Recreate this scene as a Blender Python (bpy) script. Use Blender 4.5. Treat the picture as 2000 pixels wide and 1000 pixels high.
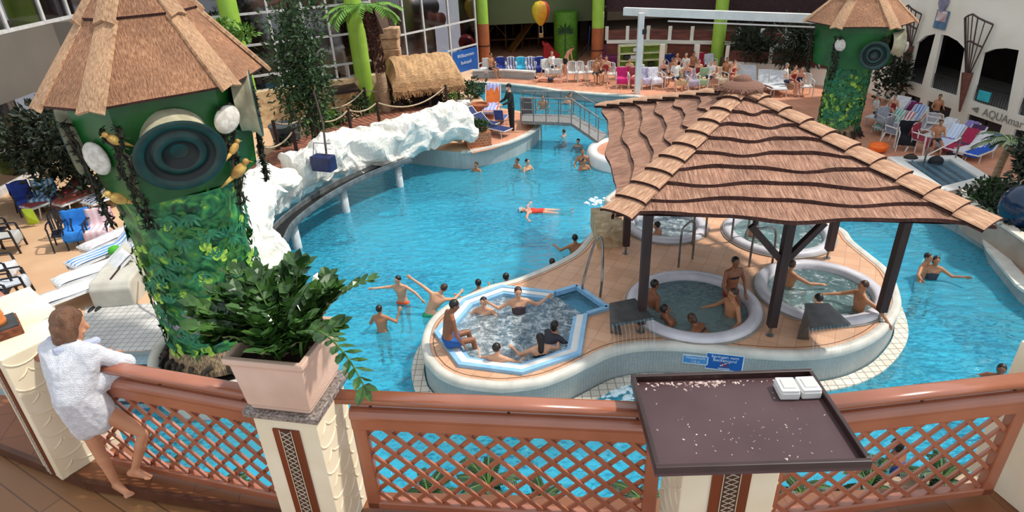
import bpy, bmesh, math, random
from mathutils import Vector, Matrix, Euler, noise
from mathutils.geometry import tessellate_polygon
for o in list(bpy.data.objects): bpy.data.objects.remove(o)
S = bpy.context.scene
COL = S.collection
PI = math.pi
random.seed(7)
# ---------------------------------------------------------------- camera
FPX = 1238.0
TH = math.atan(FPX / 2322.0)
PH = math.atan2(103, 2320)
CZ = 7.5
cf = Vector((0, math.cos(TH), -math.sin(TH)))
u0 = Vector((0, math.sin(TH), math.cos(TH)))
r0 = Vector((1, 0, 0))
cr = r0 * math.cos(PH) - u0 * math.sin(PH)
cu = u0 * math.cos(PH) + r0 * math.sin(PH)
cam = bpy.data.cameras.new('camera')
cam.sensor_width = 36.0
cam.lens = 36.0 * FPX / 2000.0
cam.clip_start = 0.05
cam.clip_end = 300
camo = bpy.data.objects.new('camera', cam)
COL.objects.link(camo)
camo.matrix_world = Matrix((
    (cr.x, cu.x, -cf.x, 0), (cr.y, cu.y, -cf.y, 0), (cr.z, cu.z, -cf.z, CZ), (0, 0, 0, 1)))
S.camera = camo
# ---------------------------------------------------------------- light
w = bpy.data.worlds.new('world'); S.world = w; w.use_nodes = True
bg = w.node_tree.nodes['Background']
bg.inputs[0].default_value = (0.86, 0.93, 1.0, 1)
bg.inputs[1].default_value = 1.0
sun = bpy.data.lights.new('sun', 'SUN'); sun.energy = 3.6; sun.angle = math.radians(3.0); sun.color = (1.0, 0.95, 0.86)
suno = bpy.data.objects.new('sun', sun); COL.objects.link(suno)
suno.rotation_euler = Vector((-0.55, -0.10, -0.83)).to_track_quat('-Z', 'Y').to_euler()
vs = S.view_settings
vs.view_transform = 'Standard'
try: vs.look = 'None'
except Exception: pass
vs.exposure = 0.0; vs.gamma = 1.0; vs.use_curve_mapping = False

# ---------------------------------------------------------------- photo frame -> place
def at(px, py, z=0.0):
    d = cf * FPX + cr * (px - 1000) - cu * (py - 500)
    return Vector((0, 0, CZ)) + d * ((z - CZ) / d.z)
def on_plane(px, py, p0, dirx):
    "point of the vertical plane through p0 along dirx"
    n = Vector((-dirx[1], dirx[0], 0))
    d = cf * FPX + cr * (px - 1000) - cu * (py - 500)
    o = Vector((0, 0, CZ))
    return o + d * ((Vector((p0[0], p0[1], 0)) - o).dot(n) / d.dot(n))
def proj(p):
    d = Vector(p) - Vector((0, 0, CZ)); ww = d.dot(cf)
    return 1000 + FPX * d.dot(cr) / ww, 500 - FPX * d.dot(cu) / ww

# ---------------------------------------------------------------- materials
def lin(c):
    if isinstance(c, str):
        c = tuple(int(c[i:i + 2], 16) / 255 for i in (0, 2, 4))
    return tuple((x / 12.92 if x <= .04045 else ((x + .055) / 1.055) ** 2.4) for x in c) + (1,)
MC = {}
def nodes(name):
    m = bpy.data.materials.new(name); m.use_nodes = True
    nt = m.node_tree; return m, nt, nt.nodes['Principled BSDF']
def N(nt, t, **k):
    n = nt.nodes.new(t)
    for a, b in k.items(): setattr(n, a, b)
    return n
def mat(name, c1, c2=None, scale=6.0, rough=.6, metal=0.0, bump=0.0, bscale=None, stretch=(1, 1, 1), spec=.5, coord='Object', detail=4):
    if name in MC: return MC[name]
    m, nt, b = nodes(name); L = nt.links.new
    a = lin(c1); b.inputs['Base Color'].default_value = a
    b.inputs['Roughness'].default_value = rough; b.inputs['Metallic'].default_value = metal
    b.inputs['Specular IOR Level'].default_value = spec
    tc = N(nt, 'ShaderNodeTexCoord'); mp = N(nt, 'ShaderNodeMapping'); mp.inputs['Scale'].default_value = stretch
    L(tc.outputs[coord], mp.inputs[0])
    nz = N(nt, 'ShaderNodeTexNoise'); nz.inputs['Scale'].default_value = scale; nz.inputs['Detail'].default_value = detail
    L(mp.outputs[0], nz.inputs[0])
    r = N(nt, 'ShaderNodeValToRGB'); e = r.color_ramp.elements
    e[0].position = .36; e[1].position = .64
    c2l = lin(c2) if c2 else tuple(x * .82 for x in a[:3]) + (1,)
    e[0].color = a; e[1].color = c2l
    L(nz.outputs[0], r.inputs[0]); L(r.outputs[0], b.inputs['Base Color'])
    if bump:
        n2 = nz
        if bscale:
            n2 = N(nt, 'ShaderNodeTexNoise'); n2.inputs['Scale'].default_value = bscale; L(mp.outputs[0], n2.inputs[0])
        bp = N(nt, 'ShaderNodeBump'); bp.inputs['Strength'].default_value = bump; bp.inputs['Distance'].default_value = .03
        L(n2.outputs[0], bp.inputs['Height']); L(bp.outputs[0], b.inputs['Normal'])
    MC[name] = m; return m
def brick(name, c1, c2, mortar, bw=.3, bh=.3, msize=.006, offset=0.0, rough=.5, coord='Object', bump=.3, rot=0.0, rotx=0.0, noisec=None):
    if name in MC: return MC[name]
    m, nt, b = nodes(name); L = nt.links.new
    tc = N(nt, 'ShaderNodeTexCoord'); mp = N(nt, 'ShaderNodeMapping'); mp.inputs['Rotation'].default_value = (rotx, 0, rot)
    L(tc.outputs[coord], mp.inputs[0])
    t = N(nt, 'ShaderNodeTexBrick'); t.offset = offset; t.squash = 1
    t.inputs['Color1'].default_value = lin(c1); t.inputs['Color2'].default_value = lin(c2); t.inputs['Mortar'].default_value = lin(mortar)
    t.inputs['Scale'].default_value = 1; t.inputs['Mortar Size'].default_value = msize; t.inputs['Brick Width'].default_value = bw; t.inputs['Row Height'].default_value = bh
    L(mp.outputs[0], t.inputs[0])
    out = t.outputs[0]
    nz = N(nt, 'ShaderNodeTexNoise'); nz.inputs['Scale'].default_value = 1.1; nz.inputs['Detail'].default_value = 5; L(tc.outputs[coord], nz.inputs[0])
    mx = N(nt, 'ShaderNodeMix', data_type='RGBA', blend_type='MULTIPLY'); mx.inputs[0].default_value = .55
    rr = N(nt, 'ShaderNodeValToRGB'); rr.color_ramp.elements[0].color = (.62, .6, .58, 1); rr.color_ramp.elements[1].color = (1.15, 1.12, 1.1, 1)
    rr.color_ramp.elements[0].position = .3; rr.color_ramp.elements[1].position = .7
    L(nz.outputs[0], rr.inputs[0]); L(out, mx.inputs[6]); L(rr.outputs[0], mx.inputs[7]); L(mx.outputs[2], b.inputs['Base Color'])
    b.inputs['Roughness'].default_value = rough
    if bump:
        bp = N(nt, 'ShaderNodeBump'); bp.inputs['Strength'].default_value = bump; bp.inputs['Distance'].default_value = .01; bp.invert = True
        L(t.outputs[1], bp.inputs['Height']); L(bp.outputs[0], b.inputs['Normal'])
    MC[name] = m; return m
def thatch(name, c1, c2, c3, su=34, sv=3.0):
    "reed: streaks down the slope, uses UV in metres"
    if name in MC: return MC[name]
    m, nt, b = nodes(name); L = nt.links.new
    tc = N(nt, 'ShaderNodeTexCoord'); mp = N(nt, 'ShaderNodeMapping'); mp.inputs['Scale'].default_value = (su, sv, 1)
    L(tc.outputs['UV'], mp.inputs[0])
    nz = N(nt, 'ShaderNodeTexNoise'); nz.inputs['Scale'].default_value = 1.0; nz.inputs['Detail'].default_value = 5; nz.inputs['Roughness'].default_value = .7; nz.inputs['Distortion'].default_value = .4
    L(mp.outputs[0], nz.inputs[0])
    r = N(nt, 'ShaderNodeValToRGB'); e = r.color_ramp.elements
    e[0].position = .3; e[0].color = lin(c1); e[1].position = .7; e[1].color = lin(c3)
    x = e.new(.5); x.color = lin(c2)
    L(nz.outputs[0], r.inputs[0])
    n2 = N(nt, 'ShaderNodeTexNoise'); n2.inputs['Scale'].default_value = 1.3; n2.inputs['Detail'].default_value = 4; L(tc.outputs['UV'], n2.inputs[0])
    r2 = N(nt, 'ShaderNodeValToRGB'); r2.color_ramp.elements[0].position = .35; r2.color_ramp.elements[1].position = .7
    r2.color_ramp.elements[0].color = (.68, .66, .66, 1); r2.color_ramp.elements[1].color = (1.12, 1.1, 1.1, 1); L(n2.outputs[0], r2.inputs[0])
    mx = N(nt, 'ShaderNodeMix', data_type='RGBA', blend_type='MULTIPLY'); mx.inputs[0].default_value = 1
    L(r.outputs[0], mx.inputs[6]); L(r2.outputs[0], mx.inputs[7]); L(mx.outputs[2], b.inputs['Base Color'])
    b.inputs['Roughness'].default_value = .85
    bp = N(nt, 'ShaderNodeBump'); bp.inputs['Strength'].default_value = .9; bp.inputs['Distance'].default_value = .03
    L(nz.outputs[0], bp.inputs['Height']); L(bp.outputs[0], b.inputs['Normal'])
    MC[name] = m; return m
def water(name, tint, body, dens=.3, wave=1.6, bump=.25, foam=0.0, rough=.06, fscale=3.2):
    if name in MC: return MC[name]
    m, nt, b = nodes(name); L = nt.links.new
    nt.nodes.remove(b); out = nt.nodes['Material Output']
    tc = N(nt, 'ShaderNodeTexCoord')
    nz = N(nt, 'ShaderNodeTexNoise'); nz.inputs['Scale'].default_value = wave; nz.inputs['Detail'].default_value = 6; nz.inputs['Roughness'].default_value = .62; nz.inputs['Distortion'].default_value = .8
    mp = N(nt, 'ShaderNodeMapping'); mp.inputs['Scale'].default_value = (1, 2.0, 1); mp.inputs['Rotation'].default_value = (0, 0, .35)
    L(tc.outputs['Object'], mp.inputs[0]); L(mp.outputs[0], nz.inputs[0])
    bp = N(nt, 'ShaderNodeBump'); bp.inputs['Strength'].default_value = bump; bp.inputs['Distance'].default_value = .25; L(nz.outputs[0], bp.inputs['Height'])
    tr = N(nt, 'ShaderNodeBsdfTransparent'); tr.inputs[0].default_value = tint + (1,)
    df = N(nt, 'ShaderNodeBsdfDiffuse')
    r = N(nt, 'ShaderNodeValToRGB'); e = r.color_ramp.elements
    e[0].position = .38; e[0].color = tuple(x * k_ for x, k_ in zip(lin(body)[:3], (.25, .42, .5))) + (1,); e[1].position = .6; e[1].color = lin(body)  # dark ripple reflections painted into the diffuse colour
    nf = N(nt, 'ShaderNodeTexNoise'); nf.inputs['Scale'].default_value = wave * 3.2; nf.inputs['Detail'].default_value = 3; nf.inputs['Distortion'].default_value = .6; L(mp.outputs[0], nf.inputs[0])
    nb = N(nt, 'ShaderNodeTexNoise'); nb.inputs['Scale'].default_value = .35; nb.inputs['Detail'].default_value = 2; L(tc.outputs['Object'], nb.inputs[0])
    ma = N(nt, 'ShaderNodeMath', operation='MULTIPLY_ADD'); ma.inputs[1].default_value = .55; L(nf.outputs[0], ma.inputs[0])
    mb = N(nt, 'ShaderNodeMath', operation='MULTIPLY'); mb.inputs[1].default_value = .45; L(nb.outputs[0], mb.inputs[0]); L(mb.outputs[0], ma.inputs[2])
    e[0].position = .40; e[1].position = .50
    L(ma.outputs[0], r.inputs[0]); L(r.outputs[0], df.inputs[0]); L(bp.outputs[0], df.inputs['Normal'])
    m1 = N(nt, 'ShaderNodeMixShader'); m1.inputs[0].default_value = dens; L(tr.outputs[0], m1.inputs[1]); L(df.outputs[0], m1.inputs[2])
    gl = N(nt, 'ShaderNodeBsdfGlossy'); gl.inputs['Roughness'].default_value = rough; L(bp.outputs[0], gl.inputs['Normal'])
    fr = N(nt, 'ShaderNodeFresnel'); fr.inputs[0].default_value = 1.33; L(bp.outputs[0], fr.inputs['Normal'])
    m2 = N(nt, 'ShaderNodeMixShader'); L(fr.outputs[0], m2.inputs[0]); L(m1.outputs[0], m2.inputs[1]); L(gl.outputs[0], m2.inputs[2])
    last = m2
    if foam:
        n3 = N(nt, 'ShaderNodeTexNoise'); n3.inputs['Scale'].default_value = fscale; n3.inputs['Detail'].default_value = 8; n3.inputs['Roughness'].default_value = .75; n3.inputs['Distortion'].default_value = .5
        L(tc.outputs['Object'], n3.inputs[0])
        r3 = N(nt, 'ShaderNodeValToRGB'); r3.color_ramp.elements[0].position = .62 - foam; r3.color_ramp.elements[1].position = .80 - foam * .6
        r3.color_ramp.elements[1].color = (.8, .8, .8, 1); L(n3.outputs[0], r3.inputs[0])
        fd = N(nt, 'ShaderNodeBsdfDiffuse'); fd.inputs[0].default_value = (.85, .9, .92, 1)
        m3 = N(nt, 'ShaderNodeMixShader'); L(r3.outputs[0], m3.inputs[0]); L(m2.outputs[0], m3.inputs[1]); L(fd.outputs[0], m3.inputs[2]); last = m3
    L(last.outputs[0], out.inputs[0])
    MC[name] = m; return m
def glass(name, tint, fac=.25, rough=.05):
    if name in MC: return MC[name]
    m, nt, b = nodes(name); L = nt.links.new
    nt.nodes.remove(b); out = nt.nodes['Material Output']
    tr = N(nt, 'ShaderNodeBsdfTransparent'); tr.inputs[0].default_value = tint + (1,)
    gl = N(nt, 'ShaderNodeBsdfGlossy'); gl.inputs['Roughness'].default_value = rough
    mx = N(nt, 'ShaderNodeMixShader'); mx.inputs[0].default_value = fac
    L(tr.outputs[0], mx.inputs[1]); L(gl.outputs[0], mx.inputs[2]); L(mx.outputs[0], out.inputs[0])
    MC[name] = m; return m

# ---------------------------------------------------------------- mesh builder
class B:
    def __init__(s): s.v = []; s.f = []; s.mi = []; s.uv = {}
    def add(s, vs, fs, mi=0, uvs=None):
        k = len(s.v); s.v += [Vector(v) for v in vs]
        for i, f in enumerate(fs):
            s.f.append(tuple(k + j for j in f)); s.mi.append(mi)
            if uvs: s.uv[len(s.f) - 1] = [uvs[j] for j in f]
        return s
    def box(s, c, d, rz=0.0, mi=0, M=None):
        x, y, z = d[0] / 2, d[1] / 2, d[2] / 2
        R = M if M is not None else Matrix.Rotation(rz, 3, 'Z')
        vs = [Vector(c) + R @ Vector((a * x, b * y, e * z)) for a in (-1, 1) for b in (-1, 1) for e in (-1, 1)]
        return s.add(vs, [(0, 1, 3, 2), (4, 6, 7, 5), (0, 4, 5, 1), (2, 3, 7, 6), (0, 2, 6, 4), (1, 5, 7, 3)], mi)
    def bar(s, p, q, w, h, mi=0, up=(0, 0, 1)):
        p, q = Vector(p), Vector(q); d = q - p; L = d.length
        if L < 1e-6: return s
        d.normalize(); u = Vector(up); sd = d.cross(u)
        if sd.length < 1e-3: sd = d.cross(Vector((1, 0, 0)))
        sd.normalize(); u = sd.cross(d)
        M = Matrix((sd, d, u)).transposed()
        return s.box((p + q) / 2, (w, L, h), M=M, mi=mi)
    def tube(s, pts, r, n=8, mi=0, cap=True, closed=False):
        pts = [Vector(p) for p in pts]; m = len(pts)
        rs = r if isinstance(r, (list, tuple)) else [r] * m
        k = len(s.v); prev = None
        for i, p in enumerate(pts):
            if closed: t = pts[(i + 1) % m] - pts[i - 1]
            else: t = pts[min(i + 1, m - 1)] - pts[max(i - 1, 0)]
            if t.length < 1e-9: t = Vector((0, 0, 1))
            t.normalize()
            if prev is None:
                a = t.cross(Vector((0, 0, 1)))
                if a.length < 1e-2: a = t.cross(Vector((0, 1, 0)))
            else:
                a = prev - t * prev.dot(t)
                if a.length < 1e-4: a = t.cross(Vector((0, 1, 0)))
            a.normalize(); prev = a; b = t.cross(a)
            for j in range(n):
                an = 2 * PI * j / n
                s.v.append(p + (a * math.cos(an) + b * math.sin(an)) * rs[i])
        for i in range(m if closed else m - 1):
            for j in range(n):
                s.f.append((k + i * n + j, k + i * n + (j + 1) % n, k + ((i + 1) % m) * n + (j + 1) % n, k + ((i + 1) % m) * n + j)); s.mi.append(mi)
        if cap and not closed:
            s.f.append(tuple(k + j for j in reversed(range(n)))); s.mi.append(mi)
            s.f.append(tuple(k + (m - 1) * n + j for j in range(n))); s.mi.append(mi)
        return s
    def cyl(s, p, q, r1, r2=None, n=16, mi=0): return s.tube([p, q], [r1, r1 if r2 is None else r2], n, mi)
    def lathe(s, prof, c=(0, 0, 0), n=32, mi=0, a0=0, a1=2 * PI, axis=None):
        k = len(s.v); full = abs(a1 - a0 - 2 * PI) < 1e-6; m = n if full else n + 1
        R = Matrix.Identity(3) if axis is None else Vector((0, 0, 1)).rotation_difference(Vector(axis)).to_matrix()
        for r, z in prof:
            for j in range(m):
                a = a0 + (a1 - a0) * j / n
                s.v.append(Vector(c) + R @ Vector((r * math.cos(a), r * math.sin(a), z)))
        for i in range(len(prof) - 1):
            for j in range(n):
                j2 = (j + 1) % m
                s.f.append((k + i * m + j, k + i * m + j2, k + (i + 1) * m + j2, k + (i + 1) * m + j)); s.mi.append(mi if isinstance(mi, int) else mi[i])
        return s
    def plate(s, outer, z0, z1, holes=(), mi=0, smi=None, bottom=True):
        smi = mi if smi is None else smi
        loops = [[Vector((p[0], p[1], 0)) for p in outer]] + [[Vector((p[0], p[1], 0)) for p in h] for h in holes]
        flat = [p for l in loops for p in l]; n = len(flat)
        tris = tessellate_polygon(loops); k = len(s.v)
        s.v += [Vector((p.x, p.y, z1)) for p in flat] + [Vector((p.x, p.y, z0)) for p in flat]
        for t in tris:
            a, b, c = (flat[i] for i in t)
            if (b - a).cross(c - a).z < 0: t = tuple(reversed(t))
            s.f.append(tuple(k + i for i in t)); s.mi.append(mi)
            if bottom: s.f.append(tuple(k + n + i for i in reversed(t))); s.mi.append(smi)
        o = 0
        for l in loops:
            m = len(l)
            for i in range(m):
                j = (i + 1) % m
                s.f.append((k + o + i, k + n + o + i, k + n + o + j, k + o + j)); s.mi.append(smi)
            o += m
        return s
    def ring(s, outer, inner, z0, z1, mi=0, closed=True):
        m = len(outer); k = len(s.v)
        for l, z in ((outer, z1), (inner, z1), (inner, z0), (outer, z0)): s.v += [Vector((p[0], p[1], z)) for p in l]
        for i in range(m if closed else m - 1):
            j = (i + 1) % m
            for a in range(4):
                b = (a + 1) % 4
                s.f.append((k + a * m + i, k + a * m + j, k + b * m + j, k + b * m + i)); s.mi.append(mi)
        if not closed:
            for i in (0, m - 1): s.f.append(tuple(k + a * m + i for a in range(4))); s.mi.append(mi)
        return s
    def ell(s, c, r, R=None, nu=14, nv=9, mi=0):
        vs = []; fs = []
        for i in range(nv + 1):
            t = PI * i / nv
            for j in range(nu):
                p = 2 * PI * j / nu
                q = Vector((r[0] * math.sin(t) * math.cos(p), r[1] * math.sin(t) * math.sin(p), r[2] * math.cos(t)))
                vs.append(Vector(c) + (R @ q if R is not None else q))
        for i in range(nv):
            for j in range(nu): fs.append((i * nu + j, (i + 1) * nu + j, (i + 1) * nu + (j + 1) % nu, i * nu + (j + 1) % nu))
        return s.add(vs, fs, mi)
    def hull(s, pts, mi=0):
        bm = bmesh.new()
        for p in pts: bm.verts.new(p)
        r = bmesh.ops.convex_hull(bm, input=bm.verts[:])
        dead = [g for g in set(r['geom_interior']) | set(r['geom_unused']) if isinstance(g, bmesh.types.BMVert)]
        bmesh.ops.delete(bm, geom=dead, context='VERTS')
        bm.verts.index_update()
        s.add([v.co.copy() for v in bm.verts], [tuple(v.index for v in f.verts) for f in bm.faces], mi); bm.free(); return s
    def cap(s, p, q, r1, r2=None, mi=0):
        "round cone"
        r2 = r1 if r2 is None else r2
        return s.hull(sph(p, r1) + sph(q, r2), mi)
    def leaf(s, p, d, L, W, up=None, mi=0, fold=.25):
        d = Vector(d).normalized(); p = Vector(p)
        u = Vector(up) if up is not None else Vector((0, 0, 1))
        sd = d.cross(u)
        if sd.length < 1e-3: sd = d.cross(Vector((1, 0, 0)))
        sd.normalize(); n = sd.cross(d)
        mid = p + d * L * .5 - n * W * fold
        return s.add([p, p + d * L * .35 + sd * W * .5, p + d * L * .75 + sd * W * .36, p + d * L - n * W * .1, p + d * L * .75 - sd * W * .36, p + d * L * .35 - sd * W * .5, mid],
                     [(0, 1, 6), (1, 2, 6), (2, 3, 6), (3, 4, 6), (4, 5, 6), (5, 0, 6)], mi)
    def move(s, off):
        off = Vector(off); s.v = [v + off for v in s.v]; return s
    def xf(s, M): s.v = [M @ v for v in s.v]; return s
    def mesh(s, name, mats, smooth=False, merge=False):
        me = bpy.data.meshes.new(name); me.from_pydata([tuple(v) for v in s.v], [], s.f)
        for m in (mats if isinstance(mats, (list, tuple)) else [mats]): me.materials.append(m)
        me.polygons.foreach_set('material_index', s.mi)
        if s.uv:
            uvl = me.uv_layers.new(name='UVMap')
            for fi, uvs in s.uv.items():
                for li, uv in zip(me.polygons[fi].loop_indices, uvs): uvl.data[li].uv = uv
        if smooth: me.polygons.foreach_set('use_smooth', [True] * len(me.polygons))
        me.update()
        bm = bmesh.new(); bm.from_mesh(me)
        if merge: bmesh.ops.remove_doubles(bm, verts=bm.verts, dist=1e-4)
        if not s.uv: bmesh.ops.recalc_face_normals(bm, faces=bm.faces)
        bm.to_mesh(me); bm.free()
        return me
_ico = None
def sph(c, r):
    global _ico
    if _ico is None:
        bm = bmesh.new(); bmesh.ops.create_icosphere(bm, subdivisions=2, radius=1); _ico = [v.co.copy() for v in bm.verts]; bm.free()
    c = Vector(c)
    if isinstance(r, (int, float)): return [c + v * r for v in _ico]
    if isinstance(r, tuple): return [c + Vector((v.x * r[0], v.y * r[1], v.z * r[2])) for v in _ico]
def obj(name, b, mats, parent=None, smooth=False, world=False, mod=None, me=None, bevel=0):
    if me is None:
        if world and parent is not None: b.move(-parent.location)
        me = b.mesh(name, mats, smooth)
    o = bpy.data.objects.new(name, me); COL.objects.link(o)
    if parent is not None: o.parent = parent
    if bevel:
        m = o.modifiers.new('bevel', 'BEVEL'); m.width = bevel; m.segments = 2; m.limit_method = 'ANGLE'
    return o
def tag(o, label=None, cat=None, group=None, kind=None):
    if label: o['label'] = label
    if cat: o['category'] = cat
    if group: o['group'] = group
    if kind: o['kind'] = kind
    return o
def thing(name, label, cat, loc=(0, 0, 0), rz=0, group=None):
    o = bpy.data.objects.new(name, None); COL.objects.link(o); o.location = loc; o.rotation_euler = (0, 0, rz)
    o.empty_display_size = .1
    return tag(o, label, cat, group)
def struct(name, b, mats, smooth=False, label=None, cat=None):
    o = obj(name, b, mats, smooth=smooth); o['kind'] = 'structure'
    if label: o['label'] = label
    if cat: o['category'] = cat
    return o
def solo(name, b, mats, label, cat, group=None, smooth=False, kind=None, bevel=0, loc=None):
    if loc is not None: b.move(-Vector(loc))
    o = obj(name, b, mats, smooth=smooth, bevel=bevel)
    if loc is not None: o.location = loc
    return tag(o, label, cat, group, kind)
CH = {}
def kids(o): return [c for c in COL.objects if c.parent == o]
def dup(root, loc, rz, label=None, group=None, mats=None, scale=None):
    r = root.copy(); COL.objects.link(r); r.location = loc; r.rotation_euler = (0, 0, rz)
    if label: r['label'] = label
    if group: r['group'] = group
    if scale: r.scale = (scale,) * 3
    if root.name not in CH: CH[root.name] = [(c, kids(c)) for c in kids(root)]
    for ch, gs in CH[root.name]:
        c = ch.copy(); COL.objects.link(c); c.parent = r
        if mats and ch.name.split('.')[0] in mats:
            c.data = ch.data.copy(); c.data.materials[0] = mats[ch.name.split('.')[0]]
        for g in gs:
            d = g.copy(); COL.objects.link(d); d.parent = c
    return r
def catmull(pts, closed=False, n=6):
    P = [Vector(p) for p in pts]; m = len(P); out = []
    for i in range(m if closed else m - 1):
        if closed: a, b, c, d = P[i - 1], P[i], P[(i + 1) % m], P[(i + 2) % m]
        else: a, b, c, d = P[max(i - 1, 0)], P[i], P[i + 1], P[min(i + 2, m - 1)]
        for k in range(n):
            t = k / n
            out.append(.5 * ((2 * b) + (c - a) * t + (2 * a - 5 * b + 4 * c - d) * t * t + (3 * b - a - 3 * c + d) * t ** 3))
    if not closed: out.append(P[-1])
    return out
def ccw(poly):
    A = sum(poly[i - 1][0] * poly[i][1] - poly[i][0] * poly[i - 1][1] for i in range(len(poly)))
    return poly if A > 0 else list(reversed(poly))
def offset(poly, d, closed=True):
    "inward (left of travel) by d for a ccw polygon"
    m = len(poly); out = []
    for i in range(m):
        if closed: a, b, c = Vector(poly[i - 1]), Vector(poly[i]), Vector(poly[(i + 1) % m])
        else: a, b, c = Vector(poly[max(i - 1, 0)]), Vector(poly[i]), Vector(poly[min(i + 1, m - 1)])
        a = Vector((a[0], a[1])); b = Vector((b[0], b[1])); c = Vector((c[0], c[1]))
        e1 = (b - a) if (b - a).length > 1e-6 else (c - b); e2 = (c - b) if (c - b).length > 1e-6 else (b - a)
        e1.normalize(); e2.normalize()
        n1 = Vector((-e1.y, e1.x)); n2 = Vector((-e2.y, e2.x)); n = n1 + n2
        if n.length < 1e-6: n = n1
        n.normalize(); k = max(.45, n.dot(n1))
        out.append((b[0] + n.x * d / k, b[1] + n.y * d / k))
    return out
def circle(c, r, n=40): return [(c[0] + r * math.cos(2 * PI * i / n), c[1] + r * math.sin(2 * PI * i / n)) for i in range(n)]
def finish(b, name, mats, parent, voxel, smooth_it=4, world=False, sub=None):
    "one continuous surface from overlapping round shapes"
    me = b.mesh(name, mats); tmp = bpy.data.objects.new('tmp', me); COL.objects.link(tmp)
    md = tmp.modifiers.new('r', 'REMESH'); md.mode = 'VOXEL'; md.voxel_size = voxel; md.use_smooth_shade = True
    sm = tmp.modifiers.new('s', 'SMOOTH'); sm.factor = .5; sm.iterations = smooth_it
    bpy.context.view_layer.update()
    dg = bpy.context.evaluated_depsgraph_get()
    m2 = bpy.data.meshes.new_from_object(tmp.evaluated_get(dg)); m2.name = name
    bpy.data.objects.remove(tmp); bpy.data.meshes.remove(me)
    m2.materials.clear()
    for m in (mats if isinstance(mats, (list, tuple)) else [mats]): m2.materials.append(m)
    m2.polygons.foreach_set('use_smooth', [True] * len(m2.polygons))
    o = bpy.data.objects.new(name, m2); COL.objects.link(o)
    if parent is not None: o.parent = parent
    return o
def text_mesh(name, s, size, m, M, parent=None, ext=.002, align='CENTER'):
    cu_ = bpy.data.curves.new('t', 'FONT'); cu_.body = s; cu_.size = size; cu_.extrude = ext; cu_.align_x = align
    t = bpy.data.objects.new('t', cu_); COL.objects.link(t); bpy.context.view_layer.update()
    me = bpy.data.meshes.new_from_object(t.evaluated_get(bpy.context.evaluated_depsgraph_get())); bpy.data.objects.remove(t); bpy.data.curves.remove(cu_)
    me.transform(M); me.materials.clear(); me.materials.append(m); me.name = name
    o = bpy.data.objects.new(name, me); COL.objects.link(o)
    if parent is not None:
        o.parent = parent; me.transform(Matrix.Translation(-parent.location))
    return o
def frame_M(o, x, up=(0, 0, 1)):
    "matrix with local x along x, local y along up, at o"
    x = Vector(x).normalized(); y = Vector(up).normalized(); z = x.cross(y).normalized(); y = z.cross(x)
    M = Matrix((x, y, z)).transposed().to_4x4(); M.translation = Vector(o); return M
# ================================================================ materials used widely
m_water = water('pool_water', (.36, .88, .96), '4cc4e4', dens=.46, wave=2.4, bump=.5)
m_spa = water('spa_water', (.62, .80, .86), 'a9bfca', dens=.45, wave=6.0, bump=.5, foam=.16, fscale=7)
m_calm = water('calm_water', (.62, .80, .82), 'a4c0c0', dens=.36, wave=3.0, bump=.3)
m_spa2 = water('bubbling_water', (.55, .80, .82), 'a4cdcc', dens=.3, wave=5.0, bump=.5, foam=.09, fscale=5)
m_poolfloor = mat('pool_floor', '8ae2f4', '74d4ee', scale=.35, rough=.6)
m_sand = mat('sand_deck', 'dcb794', 'c9a07c', scale=.5, rough=.75, detail=7)
m_decktile = brick('deck_tile', 'd99a7c', 'cf8f70', 'b98268', .3, .3, .006)
m_islandtile = brick('island_tile', 'e0b08e', 'd3a07c', 'b08c74', .3, .3, .005, rot=.5)
m_mosaic = brick('white_mosaic', 'b4bab8', 'aab2b2', '9ba5a5', .05, .05, .003, bump=.1)
m_coping = mat('coping', 'd6d2c8', 'c2beb4', scale=3, rough=.5, bump=.1)
m_aprontile = brick('apron_tile', 'e4dccf', 'd8cfc0', '8f8a80', .16, .16, .008, bump=.3)
m_white = mat('white_paint', 'e6e4e0', 'd8d6d2', scale=2, rough=.45)
m_gel = mat('white_gelcoat', 'd9d6dc', 'c9c6ce', scale=3, rough=.25)
m_ltblue = mat('light_blue_tile', '8fc0e2', '7fb2d8', scale=6, rough=.35)
m_steel = mat('steel', '9a9a98', '7d7d7c', scale=5, rough=.28, metal=.9)
m_dkpost = mat('dark_post_wood', '3a2220', '281514', scale=9, rough=.6, stretch=(1, 1, .15))
m_terra = mat('terracotta_paint', 'a8664c', '9a5a40', scale=3, rough=.24, spec=1.0)
m_cream = mat('cream_plaster', 'eee2c8', 'e2d2b2', scale=2.5, rough=.8)
m_cream2 = mat('cream_render', 'f0ece0', 'e2decf', scale=.6, rough=.85)
m_black = mat('black', '1a1a1c', '101012', rough=.5)
m_dark = mat('dark_interior', '241a18', '15100f', scale=.7, rough=.9)
m_green = mat('tower_green', '1a6226', '114e1b', scale=2, rough=.4)
m_lime = mat('lime_paint', 'a3cc4e', '94bf40', scale=2, rough=.45)
m_orange = mat('orange_paint', 'b0643a', '9a542e', scale=2, rough=.6)

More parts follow.
